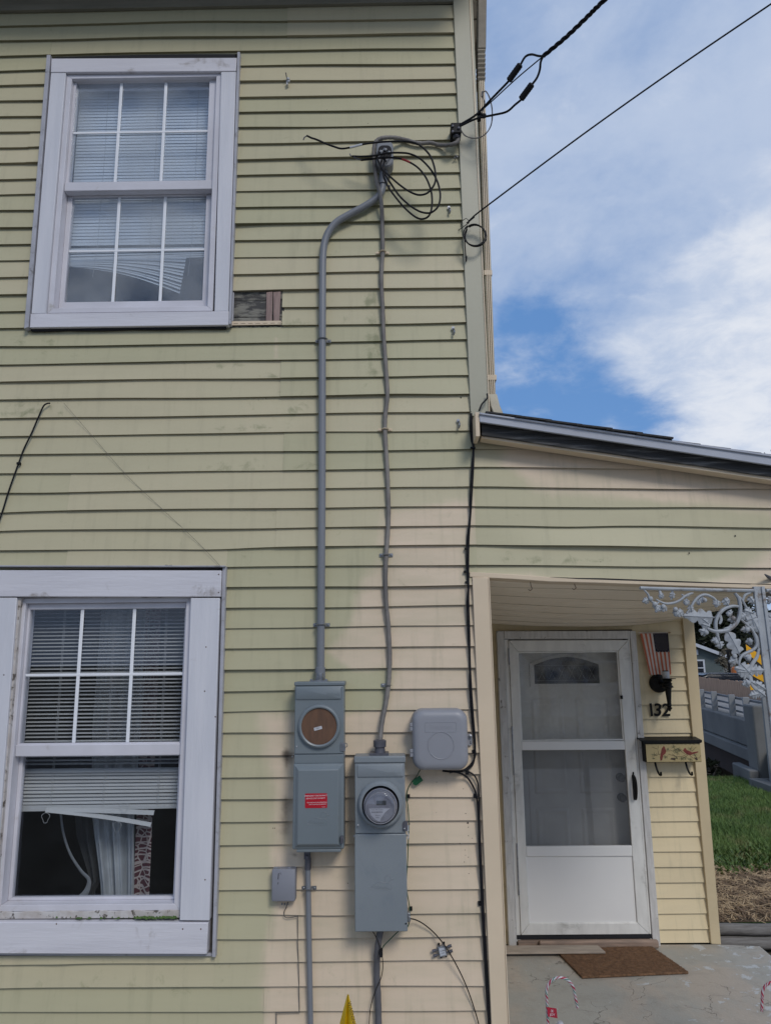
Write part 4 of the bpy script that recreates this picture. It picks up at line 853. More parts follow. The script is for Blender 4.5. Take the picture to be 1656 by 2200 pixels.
# --- telecom enclosure
tb = thing('utility_enclosure', 'large rounded grey plastic telephone enclosure beside the porch post', 'utility box', (.215, D, 1.6), None)
YT = 3.635; x0, x1, z0, z1 = rect(886, 1006, 1524, 1656.5, YT)
b = MB(); b.pillow(x0, x1, z0, z1, .052, [(0, D+.004), (0, YT+.035), (.002, YT+.022), (.007, YT+.012), (.016, YT+.004), (.028, YT), (.036, YT-.001)], 10); b.obj('enclosure_cover', 'plastic_grey', tb, ang=50)
c = at(947, 1601.5, YT); rr = 26.5/1591*3.67
b = MB()
for a0, a1 in ((92, 208), (214, 330), (336, 448)): b.tube([(c.x+rr*math.cos(R(a)), YT-.0012, c.z+rr*math.sin(R(a))) for a in np.linspace(a0, a1, 24)], .0022, 6)
b.obj('embossed_ring', 'plastic_grey', tb)
e = rect(912.5, 980, 1552, 1572.5, YT)
b = MB(); n_ = 0
lo_ = []
for cx, cz2, st in ((e[1]-.008, e[3]-.008, 0), (e[0]+.008, e[3]-.008, 90), (e[0]+.008, e[2]+.008, 180), (e[1]-.008, e[2]+.008, 270)):
    for i in range(5): lo_.append((cx+.008*math.cos(R(st+22.5*i)), YT-.001, cz2+.008*math.sin(R(st+22.5*i))))
b.tube(lo_+[lo_[0]], .0014, 6); b.obj('embossed_frame', 'plastic_grey', tb)
text_mb('Spectrum', .028, (e[0]+e[1])/2, YT-.001, (e[2]+e[3])/2, extr=.0006).obj('embossed_lettering', 'plastic_grey', tb)
for py in (1561.5, 1617.5):
    b = MB()
    for dy in (-4.5, 4.5): b.box(X_(880.5, py, YT+.03), x0+.012, YT+.022, YT+.045, Z_(885, py+dy+4, YT+.03), Z_(885, py+dy-4, YT+.03))
    b.obj('hinge', 'plastic_grey', tb, bevel=.002)
b = MB(); q = rect(1003, 1014, 1577, 1603, D-.02); b.pillow(*q, .012, [(0, D), (0, D-.012)], 6); b.obj('padlock_tab', 'plastic_grey', tb, bevel=.002)
b = MB(); b.lathe([(.0085, 0), (.0085, .004), (.005, .006)], at(1010, 1582, D-.018), n=14); b.obj('tab_boss', 'zinc', tb)
b = MB(); p = at(1010.5, 1597, D-.0125); b.lathe([(.003, 0), (.003, .0008)], p, n=10); b.box(p.x-.0015, p.x+.0015, p.y-.0008, p.y, p.z, p.z+.012); b.obj('keyhole', 'caulk_dark', tb)
# --- small grey box
sb = thing('junction_box', 'small grey plastic junction box left of the thin conduit, below the dark meter box', 'junction box', (-.48, D, .9))
YQ = 3.70; x0, x1, z0, z1 = rect(583.5, 635, 1867, 1937.5, YQ)
b = MB(); b.pillow(x0, x1, z0, z1, .008, [(0, D+.004), (0, YQ+.012), (.0015, YQ+.002), (.004, YQ)], 4); b.obj('box_cover', 'plastic_small', sb)
b = MB()
for px in (594, 622): p = at(px, 1865, YQ+.01); b.box(p.x-.008, p.x+.008, YQ+.006, YQ+.02, p.z-.006, p.z+.004)
b.obj('mounting_ear', 'plastic_small', sb, bevel=.001)
b = MB(); b.tube([at(598.5, 1877, YQ-.0005), at(597.5, 1889, YQ-.0005)], .0016, 5); b.tube([at(598, 1895, YQ-.0005), at(597, 1900, YQ-.0005)], .0010, 5); b.tube([at(598, 1877, YQ-.0005), at(603, 1875, YQ-.0005), at(604, 1879, YQ-.0005)], .0006, 5); b.obj('paint_chip', 'caulk_dark', sb)
b = MB()
for px in (606, 612, 618): b.lathe([(.004, 0), (.004, .008)], at(px, 1940, YQ+.015), (0, 0, -1), 8)
b.obj('cable_gland', 'dark_metal', sb)
text_mb('1', .001, 0, 0, -5)

# ------------------------------------------------------------------ conduits
def strap(px, py, Y, r, m, parent, two=True):
    p = at(px, py, Y); b = MB()
    arc = [(p.x+(r+.003)*math.cos(a), p.y-(r+.003)*math.sin(a), p.z) for a in np.linspace(0, math.pi, 13)]
    b.tube(arc, .0055, 6, .45)
    for s in ((-1, 1) if two else (-1,)): b.box(*sorted((p.x+s*(r-.002), p.x+s*(r+.022))), D-.004, D+.001, p.z-.008, p.z+.008); b.lathe([(.005, 0), (.005, .003), (.002, .005)], (p.x+s*(r+.013), D-.004, p.z), n=8)
    b.obj('pipe_strap', m, parent)
cdt = thing('conduit', 'thick grey conduit with a bent top and weatherhead, running down to the dark meter box', 'conduit', (-.35, D, 2.3))
YC = D-.028; rc = .0195
pts = P([(823, 372), (822.5, 392), (819, 412), (806, 428), (778, 446), (748, 462), (722, 478), (705, 500), (696.5, 525), (693.5, 560), (693, 620), (692.5, 730), (692, 1000), (690.5, 1200), (689.5, 1340), (688.5, 1440)], YC)
b = MB(); b.tube(spline(pts, 5), rc, 20); b.obj('pipe', 'pvc', cdt)
cpl = at(688, 1438, YC); b = MB(); b.lathe([(rc+.001, .012), (rc+.0055, .010), (rc+.0055, -.048), (rc+.001, -.050)], cpl, (0, 0, 1), 20); b.obj('coupling', 'pvc', cdt)
b = MB(); cp2 = at(686.5, 1464, 3.68); b.lathe([(.021, .0), (.023, .004), (.023, .02), (.019, .022), (.019, .04)], cp2, (0, 0, 1), 18); b.pillow(cp2.x-.045, cp2.x+.04, cp2.z-.004, cp2.z+.006, .004, [(0, 3.72), (0, 3.645)], 3)
for s in (-.038, .034): b.lathe([(.006, 0), (.006, .012)], (cp2.x+s, 3.66, cp2.z), (0, 0, 1), 8)
b.obj('box_hub', 'zinc', cdt)
strap(693.5, 729, YC, rc, 'pvc', cdt); strap(690, 1342, YC, rc, 'zinc', cdt)
b = MB(); a0 = at(822.5, 396, YC); a1 = at(826.5, 342, YC-.012); b.tube([a0, a0.lerp(a1, .45), a0.lerp(a1, .46), a1], [rc+.006, rc+.006, rc+.004, rc+.004], 20); b.obj('coupling', 'pvc', cdt)
wh = bpy.data.objects.new('weatherhead', None); COL.objects.link(wh); wh.parent = cdt; ROOT[wh.name] = ROOT[cdt.name]
b = MB(); hc = at(826, 327, YC-.02); up = Vector((.05, -.55, 1)).normalized()
q = rect(808, 845, 308, 364, YC-.03); b.pillow(q[0]+.001, q[1]-.001, q[2], q[3], .036, [(.004, D-.002), (0, D-.02), (0, YC-.050), (.006, YC-.056)], 9); b.obj('hood', 'pvc', wh)
b = MB(); q2 = rect(812.5, 841, 312, 341, YC-.057); b.pillow(*q2, .026, [(0, YC-.0555), (.001, YC-.0575)], 8); b.obj('entrance_plate', 'black', wh)
b = MB()
for px, py, r_ in ((818, 326, .008), (828, 322, .008), (836, 328, .008)): b.lathe([(r_, 0), (r_, .006), (r_-.003, .007)], at(px, py, YC-.0575), n=14)
for px0, py0, px1, py1 in ((822, 337, 831, 346), (814, 337, 826, 318), (838, 338, 830, 350)): b.tube([at(px0, py0, YC-.060), at(px1, py1, YC-.060)], .0035, 6)
b.obj('wire_bushing', 'pvc', wh)
b = MB(); b.lathe([(.006, 0), (.006, .01), (.002, .014)], at(836.5, 401, D-.002), n=10); b.obj('screw', 'zinc', cdt)
lc2 = thing('conduit', 'thin grey conduit running down from the dark meter box', 'conduit', (-.44, D, .4))
YL = D-.020
b = MB(); b.tube(spline(P([(661, 1836), (662, 1880), (663.5, 1960), (665, 2060), (667, 2170), (669, 2320), (671, 2380)], YL), 4), .0122, 16); b.obj('pipe', 'pvc', lc2)
b = MB(); a0 = at(661.5, 1868, YL); b.lathe([(.0150, 0), (.0150, .05), (.012, .052)], a0, (0, 0, 1), 14); p = at(660.5, 1838, YL); b.box(p.x-.014, p.x+.014, YL-.018, YL+.016, p.z-.012, p.z+.02); b.lathe([(.008, 0), (.008, .012)], (p.x, YL-.016, p.z-.002), n=12); b.obj('box_connector', 'dark_metal', lc2)
strap(663.5, 1910, YL, .0122, 'zinc', lc2)
# ------------------------------------------------------------------ cables
def cable(name, label, cat, pts, r, m, Y=None, s=1, ox=0, oy=0, n=8, sp=5, flat=1.0, group=None, wob=0):
    pts = [at(ox+p[0]*s, oy+p[1]*s, p[2] if len(p) > 2 else Y) for p in pts]
    q = spline(pts, sp); t = thing(name, label, cat, q[0].copy(), group); b = MB()
    rr = [r*(1+wob*math.sin(i*1.7)+wob*.6*math.sin(i*.63)) for i in range(len(q))]; b.tube(q, rr, n, flat); b.obj('cable', m, t)
    return t
YK = D-.014
sc_ = cable('service_cable', 'thick weathered grey service cable zigzagging down to the pale meter box', 'cable',
    [(984, 290, 3.70), (982, 304, 3.69), (968, 311, 3.69), (945, 312, YK), (925, 307, YK), (905, 308, YK), (890, 306, YK), (868, 300, YK), (848, 296, 3.70), (826, 296, 3.69), (811, 301, 3.69), (804, 314, 3.69), (803.5, 340, 3.69), (806, 365, 3.70), (809, 390, 3.70), (815, 412, 3.70), (819.5, 440, 3.70), (821, 480, YK), (822, 541, YK), (819, 600, YK), (822, 660, YK), (824, 720, YK), (829, 790, YK), (832, 850, YK), (828, 890, YK), (827, 922, YK), (830, 980, YK), (833, 1040, YK), (834.5, 1110, YK), (832, 1160, YK), (829.5, 1192, YK), (828, 1250, YK), (830, 1300, YK), (834.5, 1350, YK), (837, 1410, YK), (836, 1450, YK), (834, 1473, YK), (829, 1510, YK), (821, 1550, 3.71), (817, 1585, 3.69), (816, 1602, 3.68)], .0115, 'cable_grey', n=12, sp=8, wob=.05)
for py, px in ((541, 821.5), (922, 827)):
    p = at(px, py, YK); b = MB(); b.tube([(p.x+.0145*math.cos(a), p.y-.0145*math.sin(a), p.z) for a in np.linspace(-.4, math.pi+.4, 13)], .0065, 6, .5)
    for s in (-1, 1): b.pillow(p.x+s*.026-.011, p.x+s*.026+.011, p.z-.007, p.z+.007, .006, [(0, D+.002), (0, D-.004)], 4); b.lathe([(.004, 0), (.004, .003)], (p.x+s*.027, D-.004, p.z), n=8)
    b.obj('cable_clip', 'cream_trim', sc_)
for py, px, two in ((1192, 829.5, True), (1472, 833.5, False)): strap(px, py, YK, .012, 'zinc', sc_, two)
def wire(nm, pts, Yf, m='black', r=.0053, parent=None, sp=6):
    q = spline([at(640+p[0]*.26570, 240+p[1]*.26570, Yf(i/(len(pts)-1))) for i, p in enumerate(pts)], sp); b = MB(); b.tube(q, r, 8); b.obj(nm, m, parent); return q
wires = thing('loose_wire', 'black service wires looping out of the weatherhead, taped white', 'wire', at(760, 320, 3.62), 'loose wires at the weatherhead')
Yl = lambda t: 3.66-.12*math.sin(t*math.pi)**.7
q = wire('wire', [(75, 195), (110, 212), (150, 225), (230, 260), (300, 285), (350, 298), (420, 290), (520, 265), (620, 250), (750, 240), (880, 240), (960, 258), (1020, 300), (1070, 360), (1100, 440), (1112, 520), (1105, 580), (1070, 635), (1030, 665), (970, 672), (900, 645), (820, 590), (740, 520), (690, 470), (660, 420), (640, 370), (655, 320)], Yl, parent=wires)
b = MB(); b.tube(P([(45, 228), (52, 208), (75, 193)], 3.66, .2657, 640, 240), .0035, 6); b.obj('bare_end', 'dark_metal', wires)
i0 = 6*6; b = MB(); b.tube(q[i0:i0+7], .0060, 8); b.obj('marking_tape', 'tape_white', wires)
wires2 = thing('loose_wire', 'middle black wire looping out of the weatherhead', 'wire', at(780, 330, 3.62), 'loose wires at the weatherhead')
wire('wire', [(440, 360), (520, 362), (620, 355), (720, 335), (820, 332), (900, 340), (980, 375), (1050, 440), (1100, 510), (1135, 590), (1150, 680), (1135, 760), (1095, 805), (1050, 820), (980, 805), (900, 755), (820, 680), (750, 580), (700, 500), (670, 440), (690, 340)], lambda t: 3.655-.10*math.sin(t*math.pi), parent=wires2)
b = MB(); b.tube(P([(420, 340), (425, 355), (442, 360)], 3.655, .2657, 640, 240), .0035, 6); b.obj('bare_end', 'dark_metal', wires2)
wires3 = thing('loose_wire', 'lowest black wire looping out of the weatherhead, with red tape', 'wire', at(790, 345, 3.62), 'loose wires at the weatherhead')
q = wire('wire', [(510, 392), (600, 382), (700, 372), (800, 375), (880, 398), (960, 445), (1020, 510), (1060, 590), (1082, 680), (1080, 780), (1055, 845), (1000, 868), (940, 845), (860, 775), (780, 680), (720, 590), (690, 500), (700, 400), (715, 320)], lambda t: 3.65-.07*math.sin(t*math.pi), parent=wires3)
b = MB(); b.tube(q[21:27], .0059, 8); b.obj('marking_tape', 'tape_red', wires3)
b = MB(); b.tube(P([(450, 368), (480, 380), (512, 392)], 3.65, .2657, 640, 240), .0035, 6); b.obj('bare_end', 'dark_metal', wires3)
# service entrance bracket at the corner
br_ = thing('cable_connector', 'black cable connector block at the house corner', 'connector', at(978, 280, 3.70))
q = rect(968, 990, 268, 290, 3.68); b = MB(); b.pillow(*q, .003, [(0, D), (0, 3.665), (.003, 3.66)], 2); b.obj('connector_body', 'black', br_)
b = MB()
for px, py in ((972, 272), (985, 276), (972, 284)): b.lathe([(.007, 0), (.007, .008), (.003, .010)], at(px, py, 3.66), n=8)
b.obj('bolt', 'dark_metal', br_)
b = MB(); b.lathe([(.020, 0), (.022, .012), (.016, .02)], at(980, 291, 3.69), (0, 0, -1), 12); b.obj('cable_gland', 'dark_metal', br_)
# service drop: three conductors, two insulated splices, then one twisted line
YS0 = 3.66
drop = thing('service_drop', 'black twisted power line coming down from the sky to the house corner', 'power line', at(990, 268, YS0))
Jp = at(1166, 121, 3.30); far = [at(1215, 80, 3.20), at(1262, 35, 3.11), at(1300, -2, 3.02), at(1420, -110, 2.75), at(1900, -500, 2.0)]
def dline(pts, r, nm='conductor', m='black'): b = MB(); q = spline(pts, 6); b.tube(q, r, 8); b.obj(nm, m, drop); return q
dline([at(988, 268, YS0), at(1023, 246, 3.62), at(1052, 216, 3.56), at(1087, 180, 3.46), at(1093, 173, 3.449)], .0060)
dline([at(1117, 140, 3.401), at(1128, 122, 3.37), at(1141, 117, 3.35), at(1155, 120, 3.32), Jp], .0058)
dline([at(988, 271, YS0), at(1023, 255, 3.62), at(1060, 247, 3.56), at(1088, 240, 3.50), at(1106, 225, 3.46), at(1117, 216, 3.431), at(1120, 212, 3.429)], .0058)
dline([at(1142, 182, 3.381), at(1153, 167, 3.36), at(1159, 150, 3.34), at(1161, 133, 3.32), Jp], .0058)
dline([at(1020, 250, 3.62), at(1060, 214, 3.55), at(1110, 168, 3.42), Jp], .0032, 'neutral_wire')
import itertools
for (a, c_) in (((1092, 174, 3.45), (1118, 138, 3.40)), ((1118, 214, 3.43), (1143, 180, 3.38))):
    A0, A1 = at(*a), at(*c_); ax = A1-A0; ln = ax.length; b = MB(); pr_ = []
    for i in range(15):
        t = i/14; pr_.append(((.0175 if i % 2 else .0162) if 0 < i < 14 else .012, t*ln))
    b.lathe(pr_, A0, ax, 14); b.obj('splice_sleeve', 'black', drop)
pts = spline([Jp]+far, 14); b = MB()
for ph in range(3):
    q = []; uu = Vector((0, 1, 0))
    for i, p in enumerate(pts):
        t = (pts[min(i+1, len(pts)-1)]-pts[max(i-1, 0)]).normalized(); u = t.cross(uu).normalized(); v = t.cross(u); a = ph*2.094+i*.55; q.append(p+(u*math.cos(a)+v*math.sin(a))*.0062)
    b.tube(q, .0058, 7)
b.obj('twisted_line', 'black', drop)
tail = cable('tail_wire', 'grey tail wire curling beside the downspout', 'wire', [(988, 278, 3.68), (1000, 292, 3.66), (1020, 297, 3.64), (1040, 290, 3.62), (1054, 270, 3.60), (1057, 240, 3.58), (1052, 212, 3.58), (1043, 196, 3.60), (1036, 200, 3.62)], .0035, 'cable_grey', wob=.1)
b = MB(); b.tube([at(1036, 198, 3.62), at(1035, 208, 3.62)], [.008, .006], 8); b.tube(spline([at(1036, 208, 3.62), at(1041, 222, 3.62), at(1036, 240, 3.63), at(1028, 250, 3.64)], 4), .003, 6); b.obj('wire_end', 'cable_grey', tail)
ins = thing('line_clamp', 'black wedge clamp holding the power line in front of the downspout', 'clamp', at(1029, 250, 3.63)); b = MB(); p = at(1029, 249, 3.63); b.pillow(p.x-.010, p.x+.010, p.z-.022, p.z+.022, .004, [(0, 3.65), (0, 3.615)], 3); b.lathe([(.012, 0), (.014, .02), (.010, .03)], (p.x+.008, 3.63, p.z), (1, 0, 0), 12); b.obj('clamp_body', 'black', ins)
# communication line with a coil
com = thing('phone_line', 'thin black communication line slanting down to a coil at the corner board', 'cable', at(1003, 478, 3.69))
b = MB(); b.tube(spline([at(1003, 480, 3.69), at(1012, 470, 3.67), at(1045, 443, 3.60), at(1250, 290, 3.35), at(1450, 148, 3.15), at(1656, 8, 2.95), at(1950, -190, 2.7)], 6), .0042, 8); b.obj('line', 'black', com)
cc = at(1019, 503, 3.67); b = MB(); q = []
for i in range(52):
    a = R(130+i*14); rx = .0585+.003*math.sin(i*.2); q.append((cc.x+rx*math.cos(a)+(.006 if i > 26 else 0), 3.67+i*.0004, cc.z+.0660*math.sin(a)))
b.tube(q, .0038, 7); b.obj('coil', 'black', com)
b = MB(); b.tube(spline([(q[0][0]-.002, q[0][1], q[0][2]-.02), at(998, 515, 3.69), at(1001, 560, 3.715), at(1003, 575, D-.006), at(1010, 868, D-.006), at(1012, 884, D-.01)], 8), .0032, 7); b.obj('line', 'black', com)
b = MB()
for i in range(9):
    p = at(1004+i*1.6, 478-i*1.3, 3.67); b.tube([(p.x-.006, p.y-.006, p.z-.006), (p.x+.006, p.y+.006, p.z+.006)], .003, 5)
b.tube([at(993, 474, 3.70), at(1001, 469, 3.70), at(1007, 474, 3.70)], .002, 5); b.tube([at(984, 495, 3.70), at(1008, 478, 3.68)], .0022, 5); b.tube([at(992, 474, 3.72), at(989, 488, 3.72)], .0018, 5)
b.obj('wire_grip', 'black', com)
# black cables down the corner
bc = cable('cable_bundle', 'pair of black cables running down beside the porch post to the enclosure', 'cable', [(1046, 846, 3.71), (1046, 856, 3.70), (1035, 868, 3.69), (1029, 882, 3.67)], .0045, 'black')
for dx, r_, tail_ in ((0, .0049, [(1016, 1640), (1000, 1654), (975, 1658), (950, 1656)]), (-3.5, .0036, [(1021, 1622), (1014, 1638), (996, 1654), (965, 1660)])):
    b = MB(); pp = [(1012, 888), (1013, 912), (1015.5, 945), (1017, 963), (1016, 1010), (1012.5, 1070), (1010, 1110), (1006.5, 1160), (1005.5, 1220), (1006, 1260), (1006, 1300), (1008, 1360), (1009, 1420), (1012, 1480), (1016, 1540), (1020, 1600)]
    b.tube(spline(P([(a+(dx if i % 3 else dx*.3), c_) for i, (a, c_) in enumerate(pp)]+tail_, D-.012), 5), r_, 8); b.obj('cable', 'black', bc)
b = MB(); p = at(1016, 962, D-.016); b.box(p.x-.014, p.x+.012, D-.022, D+.002, p.z-.003, p.z+.004); b.obj('cable_tie', 'black', bc)
for i_, (px, py) in enumerate(((1003, 1179), (1001, 1228), (1004, 1251))):
    p = at(px, py, D-.01); b = MB(); b.box(p.x-.012, p.x+.004, D-.016, D+.001, p.z-.004, p.z+.005); b.obj('cable_clip', 'black', bc)
bc2 = cable('drop_cable', 'black cable arching from the enclosure down the foot of the porch post', 'cable', [(965, 1657, 3.70), (985, 1660, 3.70), (1003, 1670, D-.01), (1017, 1692, D-.01), (1024, 1715, D-.01), (1027.5, 1760, D-.012), (1029, 1820, D-.012), (1033, 1900, D-.012), (1037, 1990, D-.012), (1043, 2100, D-.012), (1050, 2210, D-.012), (1058, 2330, D-.012)], .0048, 'black')
b = MB(); b.tube(spline(P([(1004, 1657), (1015, 1663), (1023, 1674), (1028, 1700), (1031, 1800), (1036, 1900), (1041, 2000), (1047, 2100), (1054, 2210), (1061, 2330)], D-.008), 5), .004, 8); b.obj('cable', 'black', bc2)
CL = [(1018, 1615), (1004, 1660), (1021, 1710), (1031, 1941), (876, 1710.5), (881, 1952)]
for j, (px, py) in enumerate(CL):
    hd = (bc if j == 0 else bc2) if j < 4 else None
    if hd is None: continue
    p = at(px, py, D-.006); b = MB(); b.box(p.x-.009, p.x+.007, D-.010, D+.001, p.z-.009, p.z+.009); b.lathe([(.003, 0), (.003, .004)], (p.x-.002, D-.010, p.z), n=8); b.obj('cable_clip', 'black', hd)
gw = cable('ground_wire', 'green ground wire wandering down between the enclosure and the pale meter box', 'wire', [(902, 1654, 3.70), (894, 1669, D-.012), (885, 1679, D-.010), (877, 1693, D-.008), (873.5, 1712, D-.008), (877, 1740, D-.008), (878.5, 1775, D-.03), (877, 1805, D-.03), (875.5, 1850, D-.03), (873, 1890, D-.03), (874, 1915, D-.03), (879, 1945, D-.02), (880.5, 1972, D-.02), (877, 1988, D-.02), (872, 1995, D-.02)], .0022, 'green_wire')
for px, py in CL[4:]:
    p = at(px, py, D-.006); b = MB(); b.box(p.x-.004, p.x+.010, D-.010, D+.001, p.z-.008, p.z+.008); b.lathe([(.003, 0), (.003, .004)], (p.x+.005, D-.010, p.z), n=8); b.obj('cable_clip', 'black', gw)
b = MB(); cx, cz2 = X_(897, 1677, D-.016), Z_(897, 1677, D-.016); ca, sa = math.cos(.6), math.sin(.6); b.prism([(cx+u*ca-v*sa, cz2+u*sa+v*ca) for u, v in ((-.020, -.014), (.022, -.014), (.022, .014), (-.020, .014), (-.028, .0))], D-.018, D-.015); b.obj('wire_tag', 'green_tag', gw)
cable('ground_wire', 'green wire hanging below the pale meter box', 'wire', [(858, 1999, 3.68), (850, 2006, 3.69), (838, 2018, 3.69), (826, 2030, 3.70), (820, 2040, 3.70), (818, 2050, 3.70)], .0022, 'green_wire')
cable('coax_cable', 'thin brown-black coax arching from the pale meter box past the splitter', 'cable', [(878, 1973, 3.67), (892, 1976, D-.03), (908, 1984, D-.025), (928, 2000, D-.02), (948, 2022, D-.03), (965, 2047, D-.035), (982, 2077, D-.03), (996, 2106, D-.02), (1008, 2136, D-.015), (1018, 2166, D-.012), (1029, 2205, D-.012), (1050, 2300, D-.012)], .0028, 'coax')
lw = cable('feeder_cable', 'thick dark grey cable dropping from the bottom of the pale meter box', 'cable', [(818, 1996, 3.69), (815, 2012, 3.69), (811, 2040, 3.70), (809.5, 2075, D-.02), (810, 2110, D-.02), (812, 2150, D-.02), (813, 2200, D-.02), (814, 2330, D-.02)], .0150, 'cable_low', n=12, wob=.04)
cable('thin_wire', 'thin black wire hanging beside the thick feeder cable', 'wire', [(800, 2000, 3.68), (806, 2010, 3.69), (812, 2022, 3.675), (818, 2040, 3.675), (821, 2055, 3.68), (822.5, 2075, 3.69), (820, 2095, 3.70), (815, 2110, 3.70), (806, 2130, 3.71), (797, 2160, 3.72), (793, 2200, 3.725), (791, 2300, 3.725)], .0019, 'coax')
cb_ = thing('wire_connector', 'small black connector clipped onto the thick feeder cable', 'connector', at(818, 2048, 3.68)); b = MB(); q = rect(815, 822, 2040, 2056, 3.68); b.pillow(*q, .003, [(0, 3.70), (0, 3.675)], 3); b.obj('connector_body', 'black', cb_)
cable('thin_wire', 'thin grey wire stapled in steps below the small junction box', 'wire', [(619, 1938, D-.02), (615, 1950, D-.008), (611, 1958, D-.006), (611.5, 1969, D-.006), (620, 1972, D-.006), (638, 1969, D-.005), (640, 1971, D-.005), (639.5, 2020, D-.004), (641.5, 2075, D-.004), (642.5, 2130, D-.004), (643, 2171, D-.004), (641, 2174, D-.004), (598, 2176, D-.004), (594, 2179, D-.004), (594, 2230, D-.004), (594, 2330, D-.004)], .0020, 'wire_grey', sp=4)
lb = cable('phone_cable', 'black cable slanting down the wall from a hole below the upstairs window', 'cable', [(108, 866.5, D), (102, 867, D-.012), (94, 873, D-.012), (83, 897, D-.01), (68, 932, D-.01), (52, 965, D-.008), (41, 995, D-.008), (29, 1028, D-.008), (16, 1066, D-.008), (4, 1105, D-.008), (-30, 1200, D-.008), (-60, 1300, D-.01)], .0042, 'black')
p = at(41, 996, D-.006); b = MB(); b.box(p.x-.008, p.x+.010, D-.014, D+.001, p.z-.006, p.z+.006); b.lathe([(.005, 0), (.005, .004)], (p.x+.006, D-.012, p.z), n=8); b.obj('cable_clip', 'black', lb)
cable('thin_wire', 'hair-thin wire hanging diagonally to the ground floor window corner', 'wire', [(138, 866, D), (150, 880, D-.006), (200, 938, D-.004), (272, 1020, D-.004), (345, 1090, D-.004), (420, 1160, D-.004), (474, 1216, D-.01)], .0009, 'wire_grey', n=5)

# ------------------------------------------------------------------ little hardware
for px, py, lb_ in ((964, 452, 'small grey hook on the siding below the loose wires'), (973, 711, 'small grey hook on the siding halfway up the corner board'), (984, 910, 'small grey hook on the siding level with the porch roof end')):
    t = thing('wall_hook', lb_, 'hook', at(px, py, D), 'hooks down the siding'); p = at(px, py, D); b = MB()
    b.pillow(p.x-.008, p.x+.008, p.z+.004, p.z+.024, .007, [(0, D), (0, D-.006)], 4); b.lathe([(.005, 0), (.005, .004)], (p.x, D-.006, p.z+.015), n=8)
    b.tube(spline([(p.x+.002, D-.006, p.z+.01), (p.x+.004, D-.016, p.z-.002), (p.x+.004, D-.024, p.z-.016), (p.x+.001, D-.016, p.z-.027), (p.x-.002, D-.008, p.z-.024)], 5), .0052, 8)
    b.obj('hook_body', 'zinc', t)
t = thing('insulator', 'small white screw insulator high on the siding', 'insulator', at(618, 178, D)); b = MB(); p = at(617, 174, D)
b.tube([(p.x, D, p.z+.006), (p.x-.004, D-.03, p.z+.03)], .0028, 6); b.obj('screw', 'dark_metal', t)
b = MB(); b.lathe([(.004, 0), (.009, .003), (.009, .009), (.006, .012), (.009, .015), (.009, .022), (.004, .026)], (p.x+.003, D-.004, p.z-.012), (.3, -.8, .5), 12); b.box(p.x+.006, p.x+.018, D-.02, D-.012, p.z-.020, p.z-.012); b.box(p.x-.002, p.x+.006, D-.014, D-.002, p.z-.034, p.z-.012); b.obj('porcelain_knob', 'tape_white', t)
t = thing('screw_pair', 'two stray screws in the siding near the corner board', 'screw', at(981, 341, D)); b = MB()
for dx, dz in ((-.004, .006), (.002, -.002), (-.010, -.006)): p = at(981, 341, D); b.lathe([(.0025, 0), (.0025, .014), (.005, .015), (.005, .018)], (p.x+dx, D+.002, p.z+dz), (dx*20, -1, .3), 8)
b.obj('screw', 'zinc', t)
t = thing('splitter', 'cable splitter with four stub connectors, hanging crooked on the siding', 'splitter', at(948, 2043, D))
YP = D-.016; ca, sa = math.cos(.19), math.sin(.19); c = at(950, 2043, YP)
def rp(u, v): return (c.x+u*ca-v*sa, c.z+u*sa+v*ca)
b = MB(); b.prism([rp(-.018, -.022), rp(.018, -.022), rp(.018, .022), rp(-.018, .022)], YP-.008, D); b.obj('splitter_body', 'zinc', t, bevel=.002)
b = MB(); b.prism([rp(-.013, -.016), rp(.013, -.016), rp(.013, .016), rp(-.013, .016)], YP-.0095, YP-.0081); b.obj('splitter_label', 'tape_white', t)
text_mb('5-1000', .0075, c.x, YP-.0098, c.z+.004, .19, extr=.0001).obj('label_print', 'print_dark', t); text_mb('-3.5dB', .006, c.x, YP-.0098, c.z-.006, .19, extr=.0001).obj('label_print', 'print_dark', t)
for sgn, v in ((-1, .010), (-1, -.011), (1, .012), (1, -.010)):
    p0 = rp(sgn*.018, v); p1 = rp(sgn*.046, v+.002*sgn); b = MB(); b.tube([(p0[0], YP, p0[1]), (p0[0]*.6+p1[0]*.4, YP, p0[1]*.6+p1[1]*.4), (p0[0]*.59+p1[0]*.41, YP, p0[1]*.59+p1[1]*.41), (p1[0], YP, p1[1])], [.004, .004, .0065, .0065], 10); b.obj('coax_connector', 'dark_metal', t)
b = MB()
for u, v in ((-.010, .028), (.014, .028), (-.012, -.028), (.012, -.028)): q = rp(u, v); b.lathe([(.005, 0), (.005, .005)], (q[0], D-.002, q[1]), n=10)
b.obj('mounting_screw', 'black', t)

# ------------------------------------------------------------------ blinds and curtain
def slat(x0, z0_, x1, z1_, y, w_, tilt, m, parent, nx=6, droop=0, name='slat'):
    b = MB(); vs = []; fs = []
    for i in range(nx+1):
        t = i/nx; x = x0+(x1-x0)*t; z = z0_+(z1_-z0_)*t-droop*math.sin(t*math.pi)
        for k in range(4):
            a = (k/3-.5)*w_; cz = .0022*math.sin(k/3*math.pi)
            vs.append((x, y+a*math.cos(tilt)-cz*math.sin(tilt), z+a*math.sin(tilt)+cz*math.cos(tilt)))
    fs = [(i*4+k, i*4+k+1, (i+1)*4+k+1, (i+1)*4+k) for i in range(nx) for k in range(3)]
    b.add(vs, fs); return b.obj(name, m, parent, ang=60)
up_ = thing('window_blind', 'white blind in the upstairs window, its lowest slats broken and fanned out', 'blind', (-1.43, D+.15, 4.0), 'blinds inside the windows')
YB1 = D+.125
proto = slat(-1.835, 5.33, -1.015, 5.33, YB1, .0285, R(74), 'blind_up', up_, nx=1)
